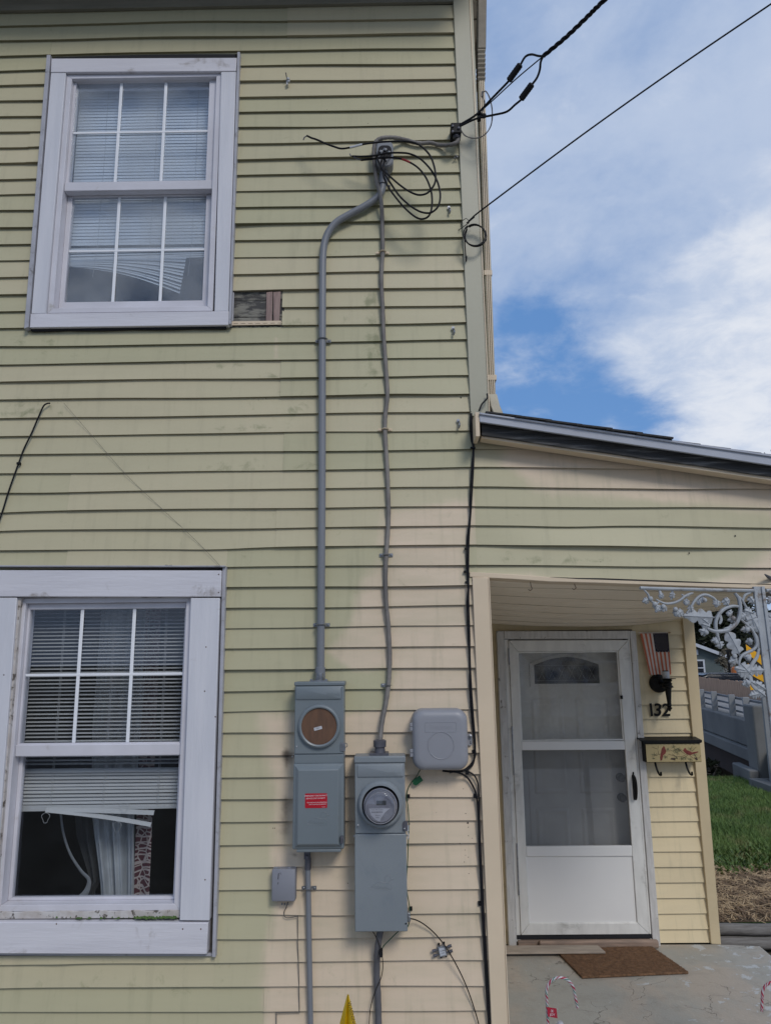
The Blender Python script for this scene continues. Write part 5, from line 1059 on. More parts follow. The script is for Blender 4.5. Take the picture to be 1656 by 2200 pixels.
n = int((5.33-4.305)/.0205)
for i in range(1, n):
    c_ = proto.copy(); COL.objects.link(c_); c_.parent = up_; c_.location = (0, random.uniform(-.001, .001), -i*.0205+random.uniform(-.0008, .0008))
for i in range(5): slat(-1.83, 4.29-i*.018, -1.02, 4.288-i*.012, YB1, .024, R(62), 'blind_up', up_)
for i in range(11):
    f_ = i/10; slat(-1.83+.0*i, 4.212-.030*f_, -1.147-.028*f_, 4.222-.215*f_, YB1-.012-.004*(i % 2), .026, R(64-14*f_), 'blind_up', up_, nx=8, droop=-.035*math.sin(min(f_+.15, 1)*math.pi*.5))
b = MB()
for x in (-1.66, -1.36, -1.12): b.tube([(x, YB1-.014, 5.33), (x+.004, YB1-.014, 4.9), (x, YB1-.016, 4.28), (x-.01, YB1-.03, 4.10)], .0009, 4)
b.obj('ladder_cord', 'cord', up_)
lo_b = thing('window_blind', 'open slatted blind in the ground floor window, its bottom slats bent down', 'blind', (-1.44, D+.16, 1.2), 'blinds inside the windows')
YB2 = D+.135
proto = slat(-1.86, 2.25, -1.03, 2.25, YB2, .024, R(17), 'blind', lo_b, nx=1)
i = 1; z = 2.25
while z > 1.30:
    z -= .0187; op = z > 1.45
    c_ = proto.copy(); COL.objects.link(c_); c_.parent = lo_b
    if op: c_.location = (0, 0, z-2.25+random.uniform(-.0012, .0012))
    else: COL.objects.unlink(c_); bpy.data.objects.remove(c_)
z = 1.45
while z > 1.275:
    z -= .0165; slat(-1.86, z+random.uniform(-.003, .002), -1.03, z+random.uniform(-.002, .002), YB2, .025, R(50 if random.random() > .3 else 35), 'blind', lo_b)
b = MB(); b.prism([(-1.86, 1.270), (-1.03, 1.268), (-1.03, 1.250), (-1.86, 1.240)], YB2-.012, YB2+.012); b.obj('bottom_rail', 'blind', lo_b, bevel=.003)
slat(-1.72, 1.252, -1.185, 1.232, YB2-.018, .024, R(55), 'blind', lo_b, nx=8, droop=-.002)
slat(-1.72, 1.250, -1.195, 1.178, YB2-.024, .022, R(55), 'blind', lo_b, nx=8, droop=-.006)
b = MB()
for x in (-1.70, -1.44, -1.17):
    for dx in (-.003, .004): b.tube([(x+dx, YB2-.013, 2.24), (x+dx+.002, YB2-.013, 1.7), (x+dx-.003, YB2-.013, 1.26)], .0008, 4)
for cx, cz2 in ((-1.715, 1.215), (-1.36, 1.17), (-1.33, 1.26)): b.tube([(cx+.018*math.cos(a)*(1+.3*math.sin(3*a)), YB2-.03, cz2+.024*math.sin(a)) for a in np.linspace(0, 9, 26)], .0008, 4)
b.obj('ladder_cord', 'cord', lo_b)
cu = thing('curtain', 'pale grey-blue curtain with a dark red patterned band inside the ground floor window', 'curtain', (-1.42, D+.3, .8))
def sheet(fn, nu, nv, nm, m, parent):
    b = MB(); b.add([fn(i/nu, j/nv) for j in range(nv+1) for i in range(nu+1)], [(j*(nu+1)+i, j*(nu+1)+i+1, (j+1)*(nu+1)+i+1, (j+1)*(nu+1)+i) for j in range(nv) for i in range(nu)]); b.obj(nm, m, parent, ang=80)
def cur(u, v):
    z = 2.3-1.55*v; xl = np.interp(z, [.8, 1.18, 1.6, 2.3], [-1.495, -1.575, -1.60, -1.58]); xr = np.interp(z, [.8, 1.18, 2.3], [-1.318, -1.335, -1.30])
    return (xl+(xr-xl)*u, D+.30+.022*math.sin(u*17+v*1.5)+.012*math.sin(u*41+v*3), z)
sheet(cur, 60, 14, 'curtain_panel', 'curtain', cu)
sheet(lambda u, v: (-1.333+.02*v*.5+.085*u, D+.285+.012*math.sin(u*5), 2.3-1.55*v), 10, 6, 'patterned_band', 'band', cu)
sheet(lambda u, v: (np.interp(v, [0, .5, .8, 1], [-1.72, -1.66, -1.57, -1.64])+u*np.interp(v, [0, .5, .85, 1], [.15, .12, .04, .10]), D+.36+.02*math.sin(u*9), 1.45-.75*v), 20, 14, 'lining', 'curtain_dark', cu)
b = MB(); q = spline([(-1.725, D+.27, 1.30), (-1.70, D+.27, 1.14), (-1.655, D+.27, 1.02), (-1.59, D+.27, .93), (-1.548, D+.27, .89), (-1.548, D+.27, .85), (-1.57, D+.27, .81), (-1.62, D+.27, .77)], 5); b.tube(q, [.006+.020*(i/len(q))**3 for i in range(len(q))], 8, .4); b.obj('curtain_edge', 'curtain_edge', cu)

# ================================================================== PORCH THINGS
flag = thing('flag', 'small faded american flag hung upright from a stick between door and corner', 'flag', (1.95, YD-.02, 2.14))
fx0, fx1, fzt, fzb = 1.846, 2.052, 2.128, 1.826; YG = YD-.030
def fl(u, v):    # u across (0 left..1 right), v down
    zt = fzt+(0.002 if u > .5 else 0); x = fx0+(fx1-fx0)*u+.045*(1-u)*v; return (x, YG-.006*math.sin(u*7+v*2), zt+(fzb-zt)*v)
ns = 13
for i in range(ns):
    u0, u1 = i/ns, (i+1)/ns; v0 = .46 if u0 >= 6/13-.001 else 0
    b = MB(); n = 8; b.add([fl(u, v0+(1-v0)*j/n) for j in range(n+1) for u in (u0, u1)], [(2*j, 2*j+1, 2*j+3, 2*j+2) for j in range(n)]); b.obj('stripe', 'flag_red' if i % 2 == 0 else 'flag_white', flag)
b = MB(); n = 8; b.add([(lambda p: (p[0], p[1]-.0005, p[2]))(fl(6/13+(7/13)*i/n, .46*j/n)) for j in range(n+1) for i in range(n+1)], [(j*(n+1)+i, j*(n+1)+i+1, (j+1)*(n+1)+i+1, (j+1)*(n+1)+i) for j in range(n) for i in range(n)]); b.obj('canton', 'flag_blue', flag)
b = MB()
for r_ in range(11):
    for c_ in range(5 if r_ % 2 == 0 else 4):
        u = 6/13+(7/13)*((c_+.5+(0 if r_ % 2 == 0 else .5))/5); v = .46*(r_+.5)/11; p = fl(u, v); b.prism([(p[0]+.0044*math.cos(R(90+k*36))*(1 if k % 2 == 0 else .42), p[2]+.0044*math.sin(R(90+k*36))*(1 if k % 2 == 0 else .42)) for k in range(10)], p[1]-.0016, p[1]-.001)
b.obj('star', 'flag_white', flag, kind='stuff')
b = MB(); b.tube([(1.835, YG+.002, 2.133), (2.055, YG+.002, 2.133)], .0035, 8); b.obj('stick', 'flag_white', flag); b = MB(); b.lathe([(.004, 0), (.0065, .006), (.0055, .012), (.0005, .024)], (2.055, YG+.002, 2.133), (1, 0, 0), 10); b.obj('finial', 'stick', flag)
lamp = thing('wall_lamp', 'black torch-shaped wall lamp with a bare white candle socket', 'lamp', (1.94, YD, 1.76))
pc = at(1415, 1468, YD-.02); b = MB(); b.lathe([(.068, -.018), (.068, .0), (.064, .008), (.052, .012), (.05, .018), (.03, .024), (.014, .03), (.013, .06)], pc, n=30); b.obj('back_plate', 'black_iron', lamp)
YLm = YD-.12; cc = at(1433, 1465, YLm); b = MB(); b.tube([(pc.x, YD-.07, pc.z-.005), (cc.x, YLm, cc.z-.015)], .012, 10); b.obj('arm', 'black_iron', lamp)
b = MB(); b.lathe([(.0, -.21), (.008, -.20), (.012, -.192), (.020, -.184), (.011, -.176), (.016, -.168), (.014, -.15), (.022, -.06), (.024, -.045), (.040, -.038), (.034, -.028), (.028, -.022), (.032, -.012), (.024, -.002), (.030, .006), (.034, .012), (.028, .018), (.060, .021), (.060, .025), (.012, .026)], (cc.x, YLm, cc.z), (0, 0, 1), 20); b.obj('torch_body', 'black_iron', lamp)
b = MB(); b.lathe([(.0245, .026), (.0245, .074), (.019, .075)], (cc.x-.008, YLm, cc.z), (0, 0, 1), 18); b.obj('candle_sleeve', 'candle', lamp)
b = MB(); b.lathe([(.021, .073), (.021, .080), (.012, .081)], (cc.x-.008, YLm, cc.z), (0, 0, 1), 16); b.obj('socket_rim', 'black_iron', lamp)
hn = thing('house_number', 'black house number 132 screwed to the siding beside the door', 'house number', (1.95, YD, 1.57))
for t, px, fw, rt in (('1', 1397, .9, .14), ('3', 1411, 1.0, .0), ('2', 1429, 1.0, 0)):
    p = at(px, 1526.5, YD-.008); q = text_mb(t, .126, p.x, YD-.008, p.z, rt, extr=.004, font_w=fw, shear=.12, off_=.0022); q.obj('digit', 'black_iron', hn, bevel=.001)
mb_ = thing('mailbox', 'cream mailbox painted with red cardinals under a black scalloped lid', 'mailbox', (1.98, YD, 1.2))
YM = YD-.12; x0, x1 = X_(1386, 1615, YM), X_(1505, 1615, YM); z1, z0 = Z_(1445, 1594, YM), Z_(1445, 1638, YM)
b = MB(); b.box(x0, x1, YM+.004, YD-.004, z0, z1); b.obj('box_body', 'black_iron', mb_, bevel=.003)
b = MB(); b.box(x0+.004, x1-.002, YM, YM+.003, z0+.004, z1-.014); b.obj('painted_front', 'mail_cream', mb_)
lx0, lx1 = x0-.030, x1+.008; b = MB(); zt = z1+.004
b.add([(lx0, YD-.006, zt+.016), (lx1, YD-.006, zt+.016), (lx1, YM-.012, zt+.004), (lx0, YM-.012, zt+.004), (lx0, YD-.006, zt+.022), (lx1, YD-.006, zt+.022), (lx1, YM-.012, zt+.009), (lx0, YM-.012, zt+.009)], [(0, 3, 2, 1), (4, 5, 6, 7), (0, 1, 5, 4), (1, 2, 6, 5), (2, 3, 7, 6), (3, 0, 4, 7)])
n = 66; b.prism([(lx0+.01+(lx1-lx0-.01)*i/n, zt+.008) for i in range(n+1)]+[(lx0+.01+(lx1-lx0-.01)*i/n, zt-.006-.006*abs(math.sin(i/n*math.pi*14))) for i in range(n, -1, -1)], YM-.014, YM-.011); b.obj('scalloped_lid', 'black_iron', mb_)
for px in (1409, 1475):
    p = at(px, 1640, YM+.03); b = MB(); b.tube(spline([(p.x, YM+.06, z0+.002), (p.x+.006, YM+.05, z0-.045), (p.x+.010, YM+.02, z0-.080), (p.x+.014, YM-.01, z0-.086), (p.x+.010, YM-.02, z0-.062)], 5), .0075, 8, .6); b.obj('newspaper_hook', 'black_iron', mb_)
def mp(pts): return [(x0+.004+(x1-x0-.006)*(u-105)/(1235-105), z1-.014+(z0+.004-z1+.014)*(v-1690)/(2065-1690)) for u, v in pts]
b = MB()
for poly in ([(430, 1790), (480, 1725), (500, 1760), (520, 1840), (500, 1890), (450, 1930), (420, 2030), (385, 2035), (385, 1970), (400, 1900), (415, 1850)], [(870, 1830), (915, 1770), (950, 1820), (1020, 1850), (1050, 1870), (1180, 1850), (1185, 1870), (1060, 1910), (1010, 1930), (950, 1915), (900, 1870)]): b.prism(mp(poly), YM-.0012, YM-.0002)
b.obj('cardinal_print', 'bird_red', mb_)
b = MB()
for ln_ in ([(240, 1750), (350, 1800), (365, 1720)], [(360, 1900), (350, 1820)], [(220, 1940), (400, 1900)], [(520, 1840), (640, 1830)], [(560, 1900), (700, 1950), (830, 1960), (960, 1900)], [(770, 1800), (900, 1900)], [(1050, 1850), (1150, 1760)], [(640, 1900), (720, 1960), (740, 2010)], [(1000, 1930), (1060, 1990), (1200, 1990), (1225, 1930)], [(810, 2020), (960, 1930)]):
    q = mp(ln_); b.tube([(x, YM-.0006, z) for x, z in q], .0011, 4)
for poly in ([(590, 2010), (620, 1980), (690, 1990), (690, 2040), (640, 2020)], [(1090, 1985), (1140, 1975), (1160, 2030), (1120, 2040)]): b.prism(mp(poly), YM-.0014, YM-.0003)
b.obj('twig_print', 'print_brown', mb_)
b = MB()
for cx, cy, rr in ((270, 1910, 60), (570, 1800, 50), (670, 1760, 60), (700, 1810, 70), (780, 1790, 60), (740, 1870, 70), (820, 1830, 50), (1030, 1790, 70), (1110, 1940, 60), (500, 1960, 50), (700, 1990, 50), (820, 2000, 60), (900, 1990, 50), (1010, 2010, 60), (250, 1990, 30)):
    for k in range(13):
        a = random.uniform(0, 6.28); q = mp([(cx, cy), (cx+rr*math.cos(a), cy+rr*.8*math.sin(a))]); b.tube([(x, YM-.0005, z) for x, z in q], .0007, 3)
b.obj('pine_print', 'print_green', mb_, kind='stuff')
t = thing('bracket_stub', 'dark pointed metal stub sticking out of the siding above the scroll bracket', 'stub', at(1652, 1238, D)); b = MB(); b.tube([at(1642, 1234, D-.05), at(1650, 1240, D-.02), at(1662, 1246, D+.01)], [.003, .009, .010], 8); b.obj('stub', 'dark_metal', t)
t = thing('bark_scrap', 'scrap of dark bark lying on the top trim of the ground floor window', 'scrap', at(361, 1216, D-.02)); b = MB(); b.tube(P([(351, 1217), (357, 1214.5), (364, 1215.5), (370, 1214)], D-.03), [.002, .005, .004, .002], 6, .6); b.obj('bark', 'bark', t)
b = MB()
for px, py in ((470, 1234), (470, 1273), (443, 1390), (440, 1485), (463, 1540), (441, 1890), (122, 1985), (393, 1996), (432, 1996), (9, 1450)): b.lathe([(.0035, 0), (.003, .0006)], at(px, py, D-.0452 if py < 1290 or py > 1975 else D-.0402), n=8)
b.obj('nail_head', 'rust', w2, kind='stuff')
# little wire hooks under the header
for px, py, lb_ in ((1139, 1256, 'rusty wire hook under the porch header, left of its neighbour'), (1233, 1254, 'rusty wire hook under the middle of the porch header')):
    t = thing('wire_hook', lb_, 'hook', at(px, py-4, D+.06), 'rusty hooks under the header'); b = MB(); p = at(px, py, D+.06); b.tube(spline([(p.x, p.y, p.z+.02), (p.x+.002, p.y, p.z-.006), (p.x+.006, p.y-.004, p.z-.022), (p.x-.004, p.y-.004, p.z-.03), (p.x-.012, p.y, p.z-.024)], 4), .0018, 5); b.obj('hook_wire', 'rust', t)
# doormat
YMAT = None
dm = thing('doormat', 'brown coir doormat lying askew on the porch slab', 'doormat', (1.45, 5.33, 0)); q = [(1.078, 5.515), (1.742, 5.575), (1.832, 5.140), (1.150, 5.080)]
b = MB(); b.add([(x, y, .002) for x, y in q]+[(x, y, .016) for x, y in q], [(0, 1, 2, 3), (7, 6, 5, 4), (0, 4, 5, 1), (1, 5, 6, 2), (2, 6, 7, 3), (3, 7, 4, 0)]); b.obj('mat_base', 'coir', dm, bevel=.004)
b = MB(); vs = []; fs = []
for i in range(16000):
    u, v = random.random(), random.random(); 
    a = Vector(q[0]).lerp(Vector(q[1]), u); c_ = Vector(q[3]).lerp(Vector(q[2]), u); p = a.lerp(c_, v); an = random.uniform(0, 6.28); h = random.uniform(.003, .008); w_ = .0009; o = len(vs)
    vs += [(p.x-w_*math.cos(an), p.y-w_*math.sin(an), .0155), (p.x+w_*math.cos(an), p.y+w_*math.sin(an), .0155), (p.x+random.uniform(-.004, .004), p.y+random.uniform(-.004, .004), .0155+h)]; fs.append((o, o+1, o+2))
b.add(vs, fs); b.obj('coir_pile', 'coir_fibre', dm, kind='stuff')
# board and threshold plank
t = thing('plywood_scrap', 'thin weathered plywood board laid in front of the door', 'board', (1.0, 5.6, 0)); b = MB(); qq = [(.60, 5.425), (1.392, 5.425), (1.372, 5.545), (.60, 5.548)]
b.add([(x, y, .020) for x, y in qq]+[(x, y, .032) for x, y in qq], [(3, 2, 1, 0), (4, 5, 6, 7), (0, 1, 5, 4), (1, 2, 6, 5), (2, 3, 7, 6), (3, 0, 4, 7)]); b.obj('board', 'ply', t, bevel=.002); b = MB(); b.box(.62, 1.30, 5.47, 5.53, 0, .0195); b.obj('batten', 'old_wood', t)
t = thing('step_plank', 'worn brown plank with a rounded edge under the storm door', 'plank', (1.35, 5.6, 0)); b = MB(); b.box(.98, 1.795, YD-.095, YD-.057, .0, .052); b.obj('plank', 'thresh', t, bevel=.012, segs=3)
# ------------------------------------------------------------------ iron post and brackets
YI2 = D-.02
post = thing('porch_post', 'weathered white wrought iron porch post with oak leaf scroll brackets', 'post', (1.86, D, 0))
def zx(px, py): return (X_(px, py, YI2), Z_(px, py, YI2))
pt0, pt1 = at(1618, 1271, YI2), at(1645, 1490, YI2); sl = (pt1.x-pt0.x)/(pt1.z-pt0.z)
def px_at(z): return pt0.x+(z-pt0.z)*sl
for dx, w_, y0, y1 in ((.0, .016, -.008, .012), (.0385, .016, -.008, .012)):
    b = MB(); b.prism([(px_at(0)+dx, .0), (px_at(0)+dx+w_, .0), (px_at(2.30)+dx+w_, 2.30), (px_at(2.30)+dx, 2.30)], YI2+y0, YI2+y1); b.obj('post_bar', 'iron_white', post, bevel=.002)
b = MB(); b.prism([(px_at(0)+.017, .0), (px_at(0)+.038, .0), (px_at(2.30)+.038, 2.30), (px_at(2.30)+.017, 2.30)], YI2+.0, YI2+.006); b.obj('post_web', 'iron_white', post)
cvt = lambda pts: [at(1340+x*.22733, 1220+y*.22733, YI2) for x, y in pts]
SCROLLS = [([(150, 190), (300, 196), (600, 203), (900, 210), (1220, 216)], .012, 0), ([(180, 200), (225, 250), (240, 300), (280, 330), (300, 345), (330, 320)], .008, 1),
 ([(300, 300), (380, 335), (450, 335), (520, 310), (570, 270), (620, 245), (650, 240)], .009, 1), ([(540, 250), (580, 270), (630, 250)], .006, 1),
 ([(590, 430), (625, 380), (660, 320), (710, 270), (770, 255), (840, 285), (875, 330), (870, 370)], .010, 1), ([(330, 200), (345, 250), (340, 290)], .008, 1), ([(450, 210), (460, 260), (440, 300)], .006, 1),
 ([(1045, 240), (1080, 290), (1095, 380), (1085, 460), (1050, 530), (990, 580), (930, 598), (860, 600), (810, 585), (780, 570)], .0145, 1),
 ([(1080, 365), (1020, 362), (950, 385), (900, 430), (868, 490), (862, 550), (875, 620), (895, 690)], .013, 1), ([(905, 440), (915, 490), (900, 530)], .008, 1),
 ([(1095, 480), (1150, 530), (1210, 590), (1240, 660), (1248, 730), (1215, 775), (1160, 800), (1110, 830), (1085, 880), (1090, 930), (1120, 980)], .0105, 1), ([(1045, 240), (1110, 300), (1150, 370), (1200, 420)], .008, 1),
 ([(1272, 760), (1255, 840), (1215, 900), (1192, 960), (1190, 1030), (1210, 1100), (1250, 1150), (1300, 1195), (1325, 1225)], .0105, 1), ([(1210, 600), (1245, 640), (1262, 700), (1268, 770)], .008, 1), ([(1120, 320), (1140, 260), (1190, 230), (1200, 220)], .007, 1), ([(940, 575), (990, 560), (1010, 530)], .007, 1)]
def leaf(b, x, z, ang, L_, W_, y):
    """lobed oak leaf: a domed sheet with a raised midrib and a back"""
    ca, sa = math.cos(ang), math.sin(ang); n = 26; h = W_*.5; rows = []
    nl = 3.5 if L_ > .05 else 2.5
    for i in range(n+1):
        t = i/n; env = math.sin(math.pi*min(1, (t*.93+.07))**.85)**.7 if t < 1 else 0
        wv = h*(.10+.95*env*(.42+.58*abs(math.sin(math.pi*nl*(t*.96+.02)))**.8)) if t > .10 else h*.10
        if t > .985: wv = h*.02
        rows.append([(t*L_+.10*wv*abs(k)*(-1 if t > .5 else .6), k*wv, .007*abs(k)**1.5-.004*math.sin(t*math.pi)-(.0035 if k == 0 else 0)+.0015*math.sin(t*40)*abs(k)) for k in (-1, -.5, -.12, 0, .12, .5, 1)])
    m = 7; vs = []; fs = []
    for off in (0, .005):
        for r_ in rows:
            for u, v, d in r_: vs.append((x+u*ca-v*sa, y+d+off, z+u*sa+v*ca))
    N_ = len(rows)*m
    for i in range(n):
        for k in range(m-1): a = i*m+k; fs.append((a, a+1, a+m+1, a+m)); fs.append((N_+a, N_+a+m, N_+a+m+1, N_+a+1))
        for k in (0, m-1): a = i*m+k; fs.append((a, a+m, N_+a+m, N_+a))
    for k in range(m-1): fs.append((k, k+1, N_+k+1, N_+k)); a = n*m+k; fs.append((a, a+1, N_+a+1, N_+a))
    b.add(vs, fs)
LEAVES = [(235, 300, 200, 60, 60), (300, 345, 260, 40, 55), (410, 370, 200, 80, 60), (500, 400, 250, 55, 60), (865, 470, 176, 285, 125), (720, 470, -40, 90, 90), (640, 420, 100, 70, 60), (790, 620, 155, 75, 70), (820, 560, 160, 90, 70), (1100, 830, 114, 260, 120), (1075, 860, 200, 80, 75), (1095, 900, -50, 150, 100), (1200, 985, 165, 140, 110), (1180, 420, -68, 190, 130), (1160, 440, -150, 80, 60), (560, 400, 215, 90, 70), (345, 350, 235, 80, 60), (1230, 1080, -35, 120, 70), (1190, 970, 0, 130, 90), (1200, 990, 175, 120, 110), (1190, 1080, 200, 70, 70), (1150, 500, 20, 110, 100), (1200, 570, 190, 90, 60), (1190, 430, -80, 120, 90), (985, 400, -60, 55, 60), (1050, 480, 190, 65, 60), (1210, 850, 170, 75, 65), (895, 690, -80, 70, 80), (890, 680, 190, 60, 60), (590, 345, 80, 55, 60), (750, 330, 100, 60, 65), (455, 290, 80, 70, 50), (345, 285, 60, 50, 50), (1215, 690, 190, 60, 60), (1250, 1150, -40, 100, 80), (1280, 1190, 190, 90, 70), (880, 300, -100, 70, 70), (940, 290, -60, 80, 60), (1000, 300, 200, 60, 60), (1130, 400, -20, 90, 80), (1180, 270, -60, 80, 60), (700, 300, -80, 50, 50), (1260, 1110, 150, 60, 50)]
kp = .22733/1591*3.75
def bracket(nm, mx, parent):
    """mx mirrors the bracket about the post"""
    br2 = bpy.data.objects.new(nm, None); COL.objects.link(br2); br2.parent = parent; ROOT[br2.name] = ROOT[parent.name]
    axis = px_at(2.1)+.027
    tf = lambda p: Vector((2*axis-p.x, p.y, p.z)) if mx else p
    for pts, r_, s in SCROLLS:
        q = [tf(p) for p in cvt(pts)]
        if mx and min(p.x for p in q) > 2.34: continue
        q = spline(q, 5) if s else q
        b = MB(); rr = [r_*(1-.35*abs(2*i/(len(q)-1)-1)**2) for i in range(len(q))] if s else r_; b.tube(q, rr, 8, .75); b.obj('top_bar' if not s else 'scroll', 'iron_white', br2)
    for lx, ly, ang, L_, W_ in LEAVES:
        p = tf(at(1340+lx*.22733, 1220+ly*.22733, YI2-.006)); a = R(-ang if False else ang)
        if mx: a = math.pi-a
        b = MB(); leaf(b, p.x, p.z, a, L_*kp*1.05, W_*kp*1.15, p.y); b.obj('oak_leaf', 'iron_white', br2)
    b = MB()
    for lx, ly in ((370, 365), (485, 390), (585, 335), (760, 305), (990, 440), (1030, 475), (775, 610), (870, 700), (1045, 835), (1175, 855), (1160, 580), (1190, 690), (1170, 1085), (250, 290), (290, 340)):
        p = tf(at(1340+lx*.22733, 1220+ly*.22733, YI2-.010)); b.lathe([(.001, .012), (.009, .008), (.012, 0), (.009, -.008), (.001, -.010)], p, (random.uniform(-.4, .4), -1, random.uniform(-.5, .2)), 10)
    b.obj('acorn', 'iron_white', br2)
bracket('scroll_bracket', False, post); bracket('scroll_bracket', True, post)
# ------------------------------------------------------------------ foreground
yf = thing('marking_flag', 'crumpled yellow utility marking flag on a wire', 'flag', (-.155, 3.45, -.15)); YY = 3.45
tip = at(747.5, 2136, YY)
b = MB(); b.tube([(tip.x+.003, YY+.004, -.15), (tip.x+.003, YY+.004, tip.z-.004)], .0016, 6); b.obj('wire_stake', 'zinc', yf)
b = MB(); w_ = [(-.043, .012), (-.022, -.016), (-.008, .006), (.004, -.012), (.016, -.020), (.040, .006)]; rows = []
for v in (0, .12, .45, .8, 1.0):
    rows.append([(tip.x+u*min(1, .06+v*1.0)+.003*v, YY+d_*(.2+v), tip.z-.150*v*(1-.06*abs(u)/.04)-(.02*v if i_ % 2 else 0)) for i_, (u, d_) in enumerate(w_)])
n = len(w_); b.add([p for r_ in rows for p in r_], [(j*n+i, j*n+i+1, (j+1)*n+i+1, (j+1)*n+i) for j in range(4) for i in range(n-1)]); fo = b.obj('flag_sheet', 'yellow', yf, ang=20)
text_mb('WARNING', .020, tip.x+.018, YY-.022, tip.z-.066, R(-76), extr=.0001).obj('flag_print', 'print_brown', yf)
def cane(label, pxs, Y, R0, cols, grp, tagged=False, half=None):
    a, c_, top = pxs; p = at(a, top, Y); cx = X_(c_, top, Y); zt = Z_((a+c_)/2, top, Y); xl = X_(a, top+25, Y); xr = X_(c_, top+25, Y); rad = abs(xr-xl)/2; s = 1 if xr > xl else -1
    t = thing('candy_cane', label, 'candy cane', (xl, Y, -.15), grp); path = [(xl, Y, -.15), (xl, Y, zt-rad)]; mid = (xl+xr)/2
    for i in range(1, 17): an = math.pi-math.pi*i/16; path.append((mid+s*rad*math.cos(an), Y, zt-rad+rad*math.sin(an)))
    path.append((xr+s*.008, Y, zt-rad-.05))
    P2 = [Vector(path[0])]; 
    for k in range(1, len(path)):
        A_, B_ = Vector(path[k-1]), Vector(path[k]); m_ = max(1, int((B_-A_).length/.0025))
        for j in range(1, m_+1): P2.append(A_.lerp(B_, j/m_))
    n = 9; r_ = R0; loops = []; u = Vector((1, 0, 0))
    for i in range(len(P2)):
        tt = (P2[min(i+1, len(P2)-1)]-P2[max(i-1, 0)]).normalized(); w2 = Vector((0, 1, 0)); uu = tt.cross(w2).normalized()
        loops.append([P2[i]+(uu*math.cos(2*math.pi*k/n+i*.40)+w2*math.sin(2*math.pi*k/n+i*.40))*r_ for k in range(n)])
    groups = {}
    for k in range(n): groups.setdefault(cols[k], []).append(k)
    for mname, ks in groups.items():
        b = MB(); vs = [p for l in loops for p in l]; b.add(vs, [(i*n+k, i*n+(k+1) % n, (i+1)*n+(k+1) % n, (i+1)*n+k) for i in range(len(loops)-1) for k in ks]); b.obj('stripe', mname, t)
    if tagged:
        q = rect(1176, 1195, 2165, 2186, Y-.01); b = MB(); b.prism([(q[0], q[2]+.004), (q[1]+.002, q[2]-.002), (q[1], q[3]-.002), (q[0]-.002, q[3]+.003)], Y-.012, Y-.011); b.obj('paper_tag', 'tag_red', t)
        mx, mz = (q[0]+q[1])/2, (q[2]+q[3])/2; b = text_mb('JOY', .011, mx, Y-.0123, mz-.006, -.05, extr=.0001)
        for an in range(0, 360, 60): b.tube([(mx, Y-.0124, mz+.006), (mx+.006*math.cos(R(an)), Y-.0124, mz+.006+.006*math.sin(R(an)))], .0006, 3)
        b.obj('tag_print', 'print_white', t)
    return t
WRG = ['cane_white', 'cane_white', 'cane_red', 'cane_white', 'cane_white', 'cane_green', 'cane_white', 'cane_red', 'cane_red']
cane('candy cane striped white, green and red, with a red paper tag', (1173, 1233, 2100), 3.0, .0050, WRG, 'candy cane stakes', True)
WR = ['cane_red', 'cane_white', 'cane_white', 'cane_red', 'cane_red', 'cane_white', 'cane_red', 'cane_white', 'cane_red']
cane('pink and red striped candy cane at the right edge of the slab', (1690, 1636, 2110), 3.0, .0050, WR, 'candy cane stakes')
lt = thing('stake_light', 'small white stake light tip beside the tagged candy cane', 'light', (X_(1203, 2198, 3.0), 3.0, -.15)); b = MB(); p = at(1203, 2194, 3.0); b.lathe([(.004, -.7), (.004, -.03), (.010, -.026), (.013, -.01), (.009, -.001), (.002, .0)], p, (0, 0, 1), 12); b.obj('bulb', 'cane_white', lt)

